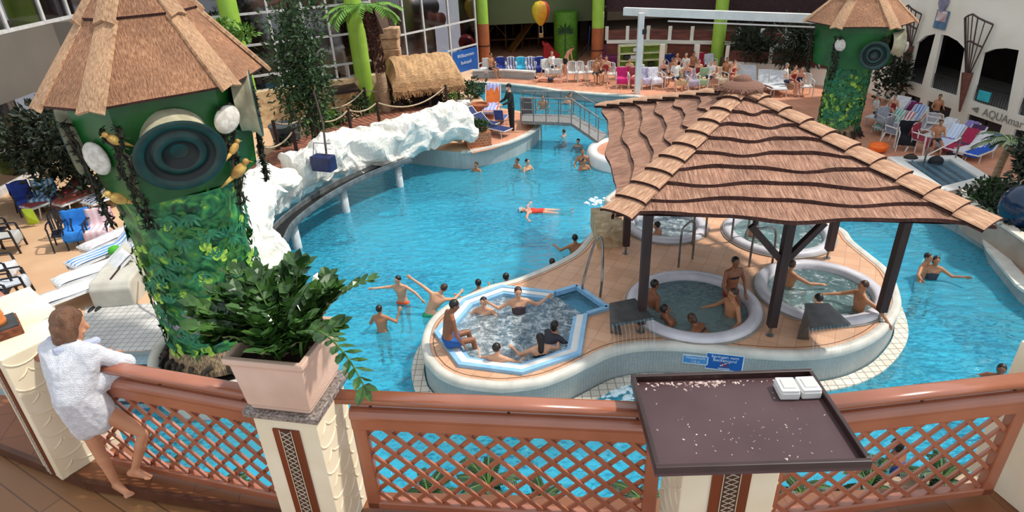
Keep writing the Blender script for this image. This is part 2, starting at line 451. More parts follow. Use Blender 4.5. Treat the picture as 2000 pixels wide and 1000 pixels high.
# ================================================================ pool basin and water
b = B().plate([(-18, 3.2), (19, 3.2), (19, 36), (-18, 36)], -1.25, -1.0)
struct('pool_floor', b, m_poolfloor)
ZD = .6; ZF = .35; ZI = .65
A = lambda *pp, z=ZD: [tuple(at(x, y, z)[:2]) for x, y in pp]
bank = A((806, 319), (850, 325), (904, 330), (937, 326), (994, 311), (1039, 289), (1056, 270), z=0)
bank = [tuple(v[:2]) for v in catmull([(x, y, 0) for x, y in bank], n=4)]
left_edge = [(-17, 3.6), (-11.5, 4.6), (-9.6, 8.2), (-8.25, 9.8), (-6.75, 9.8), (-6.9, 11.4), (-6.9, 13.5), (-7.3, 15.5), (-6.6, 18), (-5.4, 20.1), (-4.4, 21.2)]
back_edge = A((1058, 240), (1022, 218), (985, 212), (952, 205), (930, 180), (915, 166))
poly = left_edge + bank + back_edge + [(-1.6, 31.5), (-1.6, 36), (-17, 36)]
struct('pool_deck', B().plate(poly, -1.0, ZD, smi=1), [m_sand, m_mosaic], label='sand coloured deck along the left bank with white walls to the water')
# red tile on the part by the bridge, white coping along it
cop = offset(ccw(bank + back_edge[:3]), 0) if False else bank
b = B()
for i in range(8, len(bank) - 1): b.bar((*bank[i], ZD + .01), (*bank[i + 1], ZD + .01), .22, .05)
struct('trim_1', b, m_coping)
tile_poly = A((922, 300), (960, 292), (1000, 279), (1030, 263), (1048, 248), (1046, 238), (1020, 222), (985, 216), (950, 212), (925, 225))
struct('floor_tiles', B().plate(ccw(tile_poly), ZD, ZD + .015), m_decktile)
far = A((915, 160), (1000, 165), (1045, 170), (1095, 178), (1170, 184), (1240, 188), z=ZF)
far_edge = far + [(7.3, 26.6), (9.2, 24.2), (10.3, 21), (10.6, 18), (10.9, 16), (11.3, 14.3), (11.35, 13.3)] + A((1940, 488), (2000, 560), z=ZF) + [(10.6, 8.5), (10.2, 6)]
struct('terrace_floor', B().plate([(p[0], p[1]) for p in far_edge] + [(18.4, 6), (18.4, 34), (16, 48), (-3, 48), (-1.7, 36), (-1.7, 31.5)], -1.0, ZF, smi=1), [m_decktile, m_mosaic], label='pink tiled terrace round the far and right sides of the pool')
b = B()
for i in range(len(far_edge) - 1): b.bar((*far_edge[i], ZF + .01), (*far_edge[i + 1], ZF + .01), .3, .06)
struct('trim_2', b, m_coping)
# low lagoon walls at the far end
t = thing('lagoon_wall', 'low grey mosaic wall with a white cap behind the far water', 'wall', at(1000, 160, ZF))
b = B(); c = B(); pts = [at(x, y, ZF) for x, y in ((925, 152), (985, 151), (1045, 155))]
for p, q in zip(pts, pts[1:]):
    b.bar(p + Vector((0, 0, .17)), q + Vector((0, 0, .17)), .15, .34); c.bar(p + Vector((0, 0, .37)), q + Vector((0, 0, .37)), .28, .07)
obj('wall_body', b, m_mosaic, t, world=True); obj('wall_cap', c, m_white, t, world=True)

# ================================================================ left platform, steps, block wall
struct('platform_tiles', B().plate([(-9.05, 11.5), (-8.2, 9.85), (-6.75, 9.8), (-6.9, 11.5)], ZD, ZD + .02), brick('grey_white_tile', 'd5d3cf', 'cbc9c6', '9c9a98', .14, .14, .008))
m_steptile = brick('step_tile', 'a9c3cc', '94b4c0', '7f97a2', .1, .1, .004)
t = thing('pool_steps', 'four pale tiled steps with dark edges going down into the water', 'steps', (-7.5, 9.5, .3))
for i in range(5):
    y1 = 9.82 - i * .3; z1 = .5 - i * .17
    s_ = obj('step', B().box((-7.45 + i * .02, y1 - .17, (z1 - .9) / 2), (1.75 + i * .05, .33, z1 + .9)), m_steptile, t, world=True)
    obj('step_edge', B().box((-7.45 + i * .02, y1 - .335, z1 - .01), (1.75 + i * .05, .04, .05)).move(-t.location), mat('step_edge', '33404a'), s_)
t = thing('block_wall', 'pale grey concrete wall block beside the left steps', 'wall', tuple(at(245, 590, ZD)))
p, q = at(225, 600, ZD), at(300, 512, ZD)
d = (q - p).normalized(); nrm = Vector((-d.y, d.x, 0))
b = B(); w2 = .42
prof = [(0, 0), (0, .42), (.12, .55), (3.2, .72), (3.2, 0)]
k = [p + d * a + nrm * s * w2 + Vector((0, 0, z)) for s in (-1, 1) for a, z in prof]
b.add(k, [(0, 1, 2, 3, 4), (9, 8, 7, 6, 5), (0, 5, 6, 1), (1, 6, 7, 2), (2, 7, 8, 3), (3, 8, 9, 4)])
obj('wall_body', b, mat('grey_concrete', 'c9c4b8', 'b7b2a6', scale=3, rough=.8), t, world=True, bevel=.04)
b = B().bar(p + d * .2 + nrm * .0 + Vector((0, 0, .57)), p + d * 3.1 + Vector((0, 0, .735)), .03, .02)
obj('joint', b, m_dkpost, t, world=True)
# steel handrail by the steps
b = B().tube([at(318, 640, .5), at(300, 575, .9) + Vector((0, 0, .2)), at(283, 520, 1.3)], .022)
solo('stair_handrail', b, m_steel, 'thin dark steel handrail leaning beside the left pool steps', 'handrail')

# ================================================================ the island
isl_px = [(822, 665), (826, 695), (834, 708), (856, 730), (895, 747), (955, 756), (1000, 756), (1060, 747), (1105, 731), (1150, 709), (1195, 688), (1250, 677), (1320, 676), (1390, 682), (1490, 692), (1570, 694), (1650, 684), (1710, 660), (1746, 628), (1762, 596), (1756, 560), (1738, 528), (1710, 504), (1670, 472), (1650, 448)]
isl_l = [(1196, 401), (1177, 420), (1144, 465), (1122, 490), (1090, 509), (1045, 529), (1000, 546), (955, 557), (910, 576), (868, 597), (835, 628)]
isl = A(*isl_px, z=ZI) + [(7.6, 14.2), (7.2, 16.2), (5.6, 17.6), (3.8, 17.3), (2.6, 16)] + A(*isl_l, z=ZI)
isl = [(v.x, v.y) for v in catmull([(x, y, 0) for x, y in isl], closed=True, n=4)]
isl = ccw(isl)
def tubc(px, py, R, z=.75):
    p = at(px, py, z); d = Vector((p.x, p.y, 0)).normalized(); return (p.x + d.x * R, p.y + d.y * R, R)
TA = (3.5, 10.43, 1.28); TB = (6.1, 10.73, 1.22); TC = tubc(1512, 494, 1.25); TD = tubc(1298, 470, 1.0)
octo = A((849, 648), (896, 712), (1020, 728), (1134, 690), (1147, 612), (1187, 600), (1127, 558), (1085, 570), (980, 558), (905, 585), z=.7)
inner = offset(isl, .17)
holes = [circle(T[:2], T[2] - .1) for T in (TA, TB, TC, TD)] + [octo]
struct('island_deck', B().plate(inner, .3, ZI, holes=holes), m_islandtile, label='orange tiled island deck in the middle of the pool')
inner2 = offset(isl, .02)
b = B()
# rounded coping and wall, mesh swept round the outline
rows = [(offset(isl, .165), ZI + .005), (offset(isl, .10), ZI + .03), (offset(isl, .03), ZI + .015), (isl, ZI - .05), (offset(isl, .01), ZI - .12)]
wall_rows = [(offset(isl, .012), ZI - .12), (offset(isl, .03), .3), (offset(isl, .03), -1.0)]
def sweep(b, rows):
    m = len(rows[0][0]); k = len(b.v)
    for l, z in rows: b.v += [Vector((p[0], p[1], z)) for p in l]
    for a in range(len(rows) - 1):
        for i in range(m): b.f.append((k + a * m + i, k + a * m + (i + 1) % m, k + (a + 1) * m + (i + 1) % m, k + (a + 1) * m + i)); b.mi.append(0)
    return b
struct('trim_3', sweep(B(), rows), m_coping, smooth=True)
m_isw = brick('island_wall_mosaic', 'a6adac', '9ba4a4', '8a9596', .055, .055, .004, bump=.1, rotx=PI / 2)
struct('island_wall', sweep(B(), wall_rows), m_isw, smooth=True, label='grey mosaic wall round the island')
b = B().ring(offset(isl, -.24), isl, -.5, .035)
struct('trim_4', b, m_aprontile)
b = B().ring(offset(isl, .24), offset(isl, .225), ZI - .05, ZI + .003)
struct('trim_5', b, mat('dark_joint', '6b4a3a'))

# octagonal spa
t = thing('octagonal_spa', 'octagonal whirlpool with light blue and white stepped rim at the near end of the island', 'whirlpool', (0, 10, ZI))
main = [octo[4], octo[3], octo[2], octo[1], octo[0], octo[9], octo[8], octo[7]]
path = ccw(octo)
idx = None
oc = ccw(octo)
def seg_ring(d0, d1, z0, z1, name, m):
    # ring along the octagon only, opened at the entry tongue
    P = [Vector((*p, 0)) for p in main]
    cen = sum(P, Vector()) / len(P)
    o_ = [cen + (p - cen) * (1 - d0) for p in P]; i_ = [cen + (p - cen) * (1 - d1) for p in P]
    return obj(name, B().ring(o_, i_, z0, z1, closed=False), m, t, world=True)
seg_ring(-.01, .05, .2, .72, 'blue_outer_rim', m_ltblue)
seg_ring(.05, .14, .2, .70, 'white_rim', m_white)
seg_ring(.14, .19, .1, .68, 'blue_inner_rim', m_ltblue)
seg_ring(.19, .34, -.2, .32, 'bench', m_white)
b = B().plate(oc, -.35, -.15); obj('basin_floor', b, mat('spa_floor', '9fb9c4', '8aa6b4'), t, world=True)
b = B(); 
for i in range(len(oc)): b.add([(*oc[i], ZI), (*oc[(i + 1) % len(oc)], ZI), (*oc[(i + 1) % len(oc)], -.3), (*oc[i], -.3)], [(0, 1, 2, 3)])
obj('basin_side', b, m_white, t, world=True)
tong = [octo[4], octo[5], octo[6], octo[7]]
Tc = sum((Vector((*p, 0)) for p in tong), Vector()) / 4
b = B().plate(ccw(tong), .2, .45); obj('entry_shelf', b, mat('entry_tile', '7fc3dd', '6fb5d4', scale=2), t, world=True)
b = B()
for i in range(3): b.bar((*tong[i], .67), (*tong[i + 1], .67), .09, .1)
obj('entry_rim', b, m_ltblue, t, world=True)
b = B().plate(ccw([octo[i] for i in (0, 1, 2, 3, 4, 7, 8, 9)]), .60, .604, bottom=False)
tag(solo('spa_water', b, m_spa, 'foaming grey-blue water filling the octagonal whirlpool', 'water', kind='stuff'))

tag(solo('spa_water', B().plate(ccw(tong), .60, .604, bottom=False), water('entry_water', (.6, .85, .93), '7fc0da', dens=.3, wave=4, bump=.3), 'smooth light blue water over the entry shelf of the octagonal whirlpool', 'water', kind='stuff'))
def tub(T, nm, label, wm, wlabel, floor='5f8f92'):
    t = thing('round_whirlpool', label, 'whirlpool', (T[0], T[1], ZI), group=None)
    R = T[2]
    obj('rim', B().lathe([(R, -.05), (R, .07), (R - .05, .12), (R - .20, .12), (R - .24, .08), (R - .26, -.02), (R - .30, -.25)], n=48), m_gel, t, smooth=True)
    obj('rim_lip', B().lathe([(R + .04, -.02), (R + .04, .03), (R, .035)], n=48), mat('grey_trim', '9a948c'), t)
    obj('bench', B().lathe([(R - .30, -.25), (R - .34, -.38), (R - .68, -.40), (R - .72, -.75)], n=48), mat('tub_bench', 'c9d8d6', 'bccccb'), t, smooth=True)
    obj('basin_floor', B().lathe([(R - .70, -.75), (0, -.76)], n=48), mat('tub_floor', '9fc0c0', '90b2b4'), t)
    for k in range(6):
        a = k * PI / 3 + .3
        obj('jet', B().lathe([(.03, 0), (.03, .01), (.012, .012)], c=((R - .31) * math.cos(a), (R - .31) * math.sin(a), -.3), n=10, axis=(-math.cos(a), -math.sin(a), 0)), m_steel, t)
    solo('tub_water', B().lathe([(R - .27, .0), (0.001, .0)], n=48), wm, wlabel, 'water', kind='stuff').location = (T[0], T[1], ZI - .01)
tub(TA, 'a', 'round white-rimmed whirlpool under the left front of the thatched roof', m_calm, 'calm teal water in the shaded round whirlpool in front')
tub(TB, 'b', 'round white-rimmed whirlpool at the right front of the island, half in sun', m_spa2, 'bubbling pale water in the sunlit right front whirlpool')
tub(TC, 'c', 'round white-rimmed whirlpool at the back right of the island', m_spa2, 'bubbling water in the back right whirlpool')
tub(TD, 'd', 'small round whirlpool with dark rim at the back left of the island', m_spa, 'grey bubbling water in the back left whirlpool')

# rails on the island
def loop_rail(pts, label, r=.025):
    return solo('pool_rail', B().tube(catmull(pts, n=5), r), m_steel, label, 'handrail', 'steel handrails on the island')
p = at(1138, 570, ZI); q = at(1172, 580, ZI)
loop_rail([p, p + Vector((.02, .05, .25)), p + Vector((.28, .35, .95)), p + Vector((.42, .3, 1.0)), q + Vector((0.03, 0, .5)), q], 'bent steel handrail beside the blue entry of the octagonal whirlpool')
p = at(1463, 520, ZI); q = at(1508, 515, ZI)
loop_rail([p, p + Vector((0.02, 0.02, .8)), p + Vector((.15, 0, .9)), q + Vector((-.05, 0, .8)), q], 'steel handrail between the two right-hand round whirlpools')
for x, y, s in ((1325, 522, 'left'), (1352, 478, 'right')):
    p = at(x, y, ZI)
    loop_rail([p, p + Vector((0, 0, .8)), p + Vector((.1, .1, .95)), p + Vector((.35, .3, .9)), p + Vector((.4, .35, 0))], 'steel handrail behind the shaded round whirlpool, %s of the two' % s)
p = at(1428, 472, ZI)
loop_rail([p, p + Vector((0, 0, .9)), p + Vector((.15, 0, 1.0)), p + Vector((.35, .05, .9)), p + Vector((.38, .05, 0))], 'steel handrail at the left edge of the back right whirlpool')

# rock block on the island
b = B()
rng = random.Random(3)
c0 = at(1190, 480, ZI)
for i in range(3):
    b.hull([c0 + Vector((rng.uniform(-.33, .33) + .05 * i, rng.uniform(-.25, .9), rng.uniform(0, .5))) for _ in range(24)])
b.hull([c0 + Vector((sx * .3, y, z)) for sx in (-1, 1) for y, z in ((-.1, .0), (-.1, .42), (1.1, .0), (1.1, .5))])
solo('sandstone_block', b, mat('sandstone', 'c4ae8c', 'a38c6c', scale=5, rough=.9, bump=.8), 'beige sandstone block at the left edge of the island below the roof', 'rock', bevel=.03)

# fountains
m_spout = mat('spout_steel', '70706f', '5c5c5c', scale=4, rough=.35, metal=.6)
def spout(pts, z, label, leg, wl):
    P = [at(x, y, z) for x, y in pts]     # back-left, back-right, front-right, front-left
    c = sum(P, Vector()) / 4
    t = thing('water_spout', label, 'fountain', (c.x, c.y, ZI), group='cantilever water spouts on the island')
    b = B(); th = Vector((0, 0, -.05))
    b.add(P + [x + th for x in P], [(0, 1, 2, 3), (7, 6, 5, 4), (0, 4, 5, 1), (1, 5, 6, 2), (2, 6, 7, 3), (3, 7, 4, 0)])
    obj('spout_plate', b, m_spout, t, world=True)
    b = B()
    L = [at(x, y, ZI) for x, y in leg]
    top = [P[0].lerp(P[3], .12), P[1].lerp(P[2], .12) if False else P[0].lerp(P[1], .25), P[0].lerp(P[1], .25).lerp(P[3], .5), P[0].lerp(P[3], .8)]
    b.hull([Vector(x) for x in L] + [Vector(x) + th for x in top])
    obj('support', b, m_spout, t, world=True)
    # strands of falling water
    b = B(); r_ = random.Random(5)
    f0, f1 = P[3], P[2]; out = ((f0 + f1) / 2 - (P[0] + P[1]) / 2).normalized(); out.z = 0
    n = 11
    for k in range(n):
        a = f0.lerp(f1, (k + .5) / n); wd = r_.uniform(.003, .009); 
        if k in (0, n - 1): wd = .014
        pts_ = [a + out * (.42 * math.sqrt(s)) + Vector((0, 0, -s * (z - .02))) for s in (0, .08, .2, .4, .6, .8, .98)]
        side = (f1 - f0).normalized() * wd
        for u, v in zip(pts_, pts_[1:]): b.add([u - side, u + side, v + side, v - side, u - side + out * .006, u + side + out * .006, v + side + out * .006, v - side + out * .006], [(0, 1, 2, 3), (4, 7, 6, 5), (0, 3, 7, 4), (1, 5, 6, 2)])
    solo('falling_water', b, glass('falling_water', (.96, .98, .99), .07, .25), wl, 'water', kind='stuff')
spout([(1190, 592), (1240, 582), (1277, 620), (1192, 634)], 1.15, 'grey steel water spout left of the shaded whirlpool', [(1192, 650), (1215, 655), (1213, 640), (1194, 636)], 'thin sheet of water falling from the left steel spout')
spout([(1572, 592), (1618, 592), (1662, 632), (1583, 641)], 1.2, 'dark steel water spout in front of the right whirlpool', [(1556, 662), (1580, 664), (1588, 640), (1572, 628)], 'thin sheet of water falling from the right steel spout')
# foam where the water lands
def foam(px, py, rx, ry, label, z=.01):
    c = at(px, py, 0); b = B(); r_ = random.Random(px)
    for k in range(46):
        a = r_.uniform(0, 2 * PI); rr = math.sqrt(r_.random())
        s = r_.uniform(.03, .09) * (1.2 - rr * .5)
        b.ell((c.x + rx * rr * math.cos(a), c.y + ry * rr * math.sin(a), 0), (s, s, s * .45), nu=7, nv=5)
    solo('water_foam', b, mat('foam', 'e8f4f8', 'c8e6f0', scale=12, rough=.6), label, 'foam', kind='stuff', smooth=True)
foam(1210, 772, .34, .28, 'white foam boiling up in the water behind the tray stand')
foam(1172, 394, .5, .35, 'white splash in the pool at the left edge of the island')
foam(1195, 430, .2, .15, 'small white splash near the sandstone block')

# signs on the island wall
def wall_pts(px, py):
    # nearest wall point along the sight line
    best = None
    o_ = Vector((0, 0, CZ)); d = (at(px, py, 0) - o_)
    l = offset(isl, .03)
    for i in range(len(l)):
        a = Vector((*l[i], 0)); c = Vector((*l[(i + 1) % len(l)], 0)); e = c - a
        den = d.x * e.y - d.y * e.x
        if abs(den) < 1e-9: continue
        tt = ((a.x - o_.x) * e.y - (a.y - o_.y) * e.x) / den; ss = ((a.x - o_.x) * d.y - (a.y - o_.y) * d.x) / den
        if 0 <= ss <= 1 and tt > 0 and (best is None or tt < best[0]): best = (tt, o_ + d * tt, e.normalized())
    return best[1], best[2]
m_blue = mat('sign_blue', '1e5fae', '1a56a4', scale=2, rough=.35); m_ltb2 = mat('sign_light_blue', '4f93cf', '4688c6', rough=.35)
m_signw = mat('sign_white', 'd8e6f2', rough=.4); m_red = mat('sign_red', 'b03030', rough=.4)
def wsign(pxc, pyc, wid, hei, m, lines, label, pict=False):
    p, e = wall_pts(pxc, pyc)
    e = Vector((e.x, e.y, 0)).normalized()
    if e.x < 0: e = -e
    nrm = Vector((e.y, -e.x, 0)); p = p + nrm * .02
    t = thing('pool_sign', label, 'sign', tuple(p))
    obj('sign_board', B().box(p, (wid, .015, hei), M=Matrix((e, -nrm, Vector((0, 0, 1)))).transposed()), m, t, world=True)
    obj('sign_border', B().bar(p + e * -wid / 2 + Vector((0, 0, hei / 2)), p + e * wid / 2 + Vector((0, 0, hei / 2)), .022, .014).bar(p + e * -wid / 2 - Vector((0, 0, hei / 2)), p + e * wid / 2 - Vector((0, 0, hei / 2)), .022, .014).bar(p + e * -wid / 2 + Vector((0, 0, -hei / 2)), p + e * -wid / 2 + Vector((0, 0, hei / 2)), .014, .022).bar(p + e * wid / 2 + Vector((0, 0, -hei / 2)), p + e * wid / 2 + Vector((0, 0, hei / 2)), .014, .022), m_signw, t, world=True)
    for s, sz, dz in lines:
        text_mesh('lettering', s, sz, m_signw, frame_M(p + nrm * .012 + Vector((0, 0, dz)), e), t)
    if pict:
        q = p + nrm * .014 + Vector((0, 0, -.05))
        b = B().bar(q + e * -.07 + Vector((0, 0, -.03)), q + e * .05 + Vector((0, 0, .04)), .006, .022).ell(q + e * .075 + Vector((0, 0, .05)), (.014, .008, .014), nu=8, nv=6)
        obj('diver_symbol', b, m_signw, t, world=True)
        obj('red_strike', B().bar(q + e * -.07 + Vector((0, 0, .05)) + nrm * .005, q + e * .08 + Vector((0, 0, -.05)) + nrm * .005, .006, .012).bar(q + e * .07 + Vector((0, 0, .05)) + nrm * .005, q + e * -.06 + Vector((0, 0, -.05)) + nrm * .005, .006, .012), m_red, t, world=True)
        obj('underline', B().bar(q + e * -.1 + Vector((0, 0, -.085)), q + e * .1 + Vector((0, 0, -.085)), .006, .014), m_signw, t, world=True)
wsign(1358, 701, .42, .17, m_ltb2, [('Wassertiefe', .07, .02), ('1,35 m', .06, -.055)], 'small light blue depth sign on the island wall')
wsign(1415, 706, .62, .34, m_blue, [('Springen vom', .085, .085), ('Beckenrand', .085, .01)], 'large blue no-diving sign on the island wall', True)
# round landing at the bridge's right end
c = at(1232, 292, ZF)
t = thing('landing_platform', 'round white-rimmed landing at the right end of the footbridge', 'platform', (c.x, c.y, 0))
obj('platform_top', B().lathe([(0.001, ZF), (1.15, ZF)], n=40), m_decktile, t)
obj('platform_rim', B().lathe([(1.15, ZF), (1.2, ZF + .05), (1.45, ZF + .03), (1.5, ZF - .1), (1.5, -1.0)], n=40), m_white, t, smooth=True)
b = B().plate([(-17.5, 3.4), (18.5, 3.4), (18.5, 34), (-17.5, 34)], -.004, 0, holes=[offset(isl, .03), circle((c.x, c.y), 1.48)], bottom=False)
o = solo('pool_water', b, m_water, 'turquoise rippled pool water filling the whole basin around the island', 'water', kind='stuff')

# ================================================================ thatched pavilion on the island
m_thatch = thatch('thatch', '5e3e32', 'aa7c64', 'd8ae92')
m_thatch_l = thatch('thatch_light', '8a624a', 'c69878', 'e8c4a2', su=26)
m_reed_end = mat('reed_ends', '4a2a22', '331b16', scale=20, rough=.95, bump=.5)
def slope(b, a0, a1, top, n, tw=.07, wob=.05, seed=0, drop=.05, ns=28):
    "a0->a1 eave (left to right seen from outside), top apex: n courses of reed"
    a0, a1, top = Vector(a0), Vector(a1), Vector(top)
    e = (a1 - a0); nrm = e.cross(top - a0).normalized()
    if nrm.z < 0: nrm = -nrm
    mid = (a0 + a1) / 2; up = top - mid; SL = up.length; W = e.length
    r = random.Random(seed)
    for k in range(n):
        t0 = k / n; t1 = min(1, (k + 1.35) / n); ph = r.uniform(0, 6.3)
        rows = []
        for (t, lift, wv) in ((t1, .01, 0), (t0 + .3 / n, tw * .75, .6), (t0, tw, 1), (t0 - .01, tw * .45, 1.05), (t0 + .002, .0, 1)):
            row = []
            for i in range(ns + 1):
                s = i / ns
                tt = t + wv * (wob / SL) * (math.sin(s * W * 1.9 + ph) * .6 + math.sin(s * W * 4.3 + ph * 2) * .22 + r.uniform(-.05, .05))
                tt = min(tt, .995)
                p = a0.lerp(top, tt).lerp(a1.lerp(top, tt), s) + nrm * lift
                row.append((p, (s * W * (1 - tt) + W * tt / 2, tt * SL)))
            rows.append(row)
        K = len(b.v)
        for row in rows:
            for p, uv in row: b.v.append(p)
        uvf = [uv for row in rows for _, uv in row]
        for a in range(len(rows) - 1):
            for i in range(ns):
                f = (a * (ns + 1) + i, a * (ns + 1) + i + 1, (a + 1) * (ns + 1) + i + 1, (a + 1) * (ns + 1) + i)
                b.f.append(tuple(K + j for j in f)); b.mi.append(0 if a < 2 else 1); b.uv[len(b.f) - 1] = [uvf[j] for j in f]
    return nrm
def ridge_cap(parent, p, q, w, h, name='ridge_cap'):
    "one arched reed cap from p (low) to q (high)"
    p, q = Vector(p), Vector(q); d = (q - p).normalized(); sd = d.cross(Vector((0, 0, 1))).normalized(); up = sd.cross(d)
    b = B(); n = 10; L = (q - p).length
    rows = []
    for (s, lf, sc) in ((0, .07, 1.0), (.5, .045, .96), (1, .0, .9)):
        for th in (0, -.05):
            rows.append([(p + d * L * s + sd * math.cos(a) * (w / 2) * sc + up * (math.sin(a) * h + lf + th - .03), (math.cos(a) * w / 2 + 3, L * s)) for a in [PI * i / n for i in range(n + 1)]])
    K = 0
    for row in rows: b.v += [x for x, _ in row]
    uvf = [u for row in rows for _, u in row]; m = n + 1
    def face(f, mi): b.f.append(f); b.mi.append(mi); b.uv[len(b.f) - 1] = [uvf[j] for j in f]
    for i in range(n):
        for a in (0, 2): face((a * m + i, a * m + i + 1, (a + 2) * m + i + 1, (a + 2) * m + i), 0)
        for a in (1, 3): face((a * m + i, (a + 2) * m + i, (a + 2) * m + i + 1, a * m + i + 1), 1)
        face((i, m + i, m + i + 1, i + 1), 1)
    return obj(name, b, [m_thatch_l, m_reed_end], parent, world=True)
t = thing('thatched_pavilion', 'large pyramid reed-thatched shelter on dark posts over the round whirlpools', 'pavilion', (4.7, 12.0, ZI))
FL = Vector((1.72, 9.27, 3.2)); FR = Vector((7.05, 8.32, 3.2)); BL_ = Vector((2.53, 15.87, 3.2)); BR = at(1610, 262, 3.2); AP = Vector((4.55, 12.1, 4.42))
for i, (a, c, nn) in enumerate(((FL, FR, 9), (FR, BR, 8), (BR, BL_, 9), (BL_, FL, 7))):
    b = B(); slope(b, a, c, AP, nn, seed=i + 2, tw=.085, wob=.10); obj('roof_slope', b, [m_thatch, m_reed_end], t, world=True)
for a, nn in ((FL, 10), (FR, 10), (BL_, 9), (BR, 9)):
    for k in range(nn):
        p = a.lerp(AP, k / nn - .01) + Vector((0, 0, .03)); q = a.lerp(AP, min(.99, (k + 1.12) / nn)) + Vector((0, 0, .03))
        ridge_cap(t, p, q, .62 - .26 * k / nn, .06)
b = B(); rr = random.Random(9)
b.ell(AP + Vector((0, 0, .04)), (.42, .36, .15), nu=20, nv=10).ell(AP + Vector((0, .05, .17)), (.18, .15, .11))
for k in range(90):
    a = rr.uniform(0, 2 * PI); r1 = rr.uniform(.2, .42)
    p = AP + Vector((math.cos(a) * r1, math.sin(a) * r1 * .85, .16 - r1 * .2))
    b.bar(p, p + Vector((math.cos(a + rr.uniform(-.6, .6)) * .14, math.sin(a) * .12, -.05)), .02, .02)
obj('roof_finial', b, thatch('finial_thatch', '5a3a2e', '8a6250', 'ad8468'), t, world=True)
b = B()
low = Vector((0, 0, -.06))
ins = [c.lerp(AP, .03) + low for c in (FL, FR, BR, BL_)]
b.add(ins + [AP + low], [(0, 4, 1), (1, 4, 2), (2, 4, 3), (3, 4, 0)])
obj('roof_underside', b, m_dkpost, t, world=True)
posts = [Vector((*at(1251, 648, ZI)[:2], ZI)), Vector((4.6, 9.36, ZI)), Vector((6.75, 9.68, ZI)), Vector((2.59, 12.73, ZI)), Vector((6.9, 12.1, ZI)), Vector((4.5, 14.6, ZI)), Vector((6.0, 13.9, ZI)), Vector((2.9, 15.1, ZI))]
def zroof(p):
    # height of the underside above p
    best = 9
    for a, c in ((FL, FR), (FR, BR), (BR, BL_), (BL_, FL)):
        n = (c - a).cross(AP - a).normalized()
        if n.z < 0: n = -n
        best = min(best, a.z - ((p.x - a.x) * n.x + (p.y - a.y) * n.y) / n.z)
    return best - .1
for p in posts:
    zt = zroof(p)
    ps = obj('post', B().box((p.x, p.y, (ZI + .2 + zt) / 2), (.15, .15, zt - ZI - .2)), m_dkpost, t, world=True, bevel=.01)
    obj('steel_foot', B().cyl((p.x, p.y, ZI), (p.x, p.y, ZI + .22), .025).cyl((p.x, p.y, ZI), (p.x, p.y, ZI + .015), .07).move(-t.location), m_steel, ps)
zb = min(zroof(p) for p in posts) - .02
for i, j in ((0, 1), (1, 2), (0, 3), (2, 4), (3, 7), (4, 6), (7, 5), (5, 6)):
    p, q = posts[i].copy(), posts[j].copy(); p.z = zroof(p) - .02; q.z = zroof(q) - .02
    obj('beam', B().bar(p, q, .12, .12), m_dkpost, t, world=True)
for i, tgt in ((1, posts[0]), (1, posts[2])):
    p = posts[i].copy(); d = (tgt - p); d.z = 0; d.normalize(); p.z = 2.15
    q = p + d * .62; q.z = zb
    obj('brace', B().bar(p, q, .09, .11), m_dkpost, t, world=True)

# ================================================================ balcony in the foreground
ZB = 4.3
m_plank = brick('balcony_planks', 'a67a52', '946742', '6e4a2e', 1.2, .14, .005, offset=.5, rough=.45, rot=.55)
m_plank2 = brick('balcony_ledge', '8a5636', '7c4c2e', '6b3f26', .3, .3, .004, rough=.4, rot=-.2)
edge = [tuple(at(x, y, ZB)[:2]) for x, y in ((0, 872), (170, 940), (540, 1000))]
dirx = Vector((edge[1][0] - edge[0][0], edge[1][1] - edge[0][1], 0)).normalized()
P0 = (edge[0][0] - dirx.x * 1.5, edge[0][1] - dirx.y * 1.5)
near = [P0] + edge + [(0, 2.25), (2, 2.2), (3.6, 2.4)]
struct('balcony_floor', B().plate([(-5.2, 1.0), (4.6, 1.0)] + [(4.6, 2.6)] + list(reversed(near)), ZB - .35, ZB - .09), m_plank, label='brown plank balcony floor in the lower left corner')
struct('balcony_ledge', B().plate(ccw([(-4.9, 4.3)] + near + [(3.7, 2.75), (1, 2.72), (-.9, 2.88), (-1.6, 2.95), (-2.6, 3.28), (-3.3, 3.75)]), ZB - .35, ZB), m_plank2, label='brown raised ledge that carries the balcony railing')
b = B()
for p, q in zip(near, near[1:]): b.bar((*p, ZB - .03), (*q, ZB - .03), .035, .075)
struct('trim_6', b, mat('ledge_nosing', '5c3420', '4a2818', rough=.5))

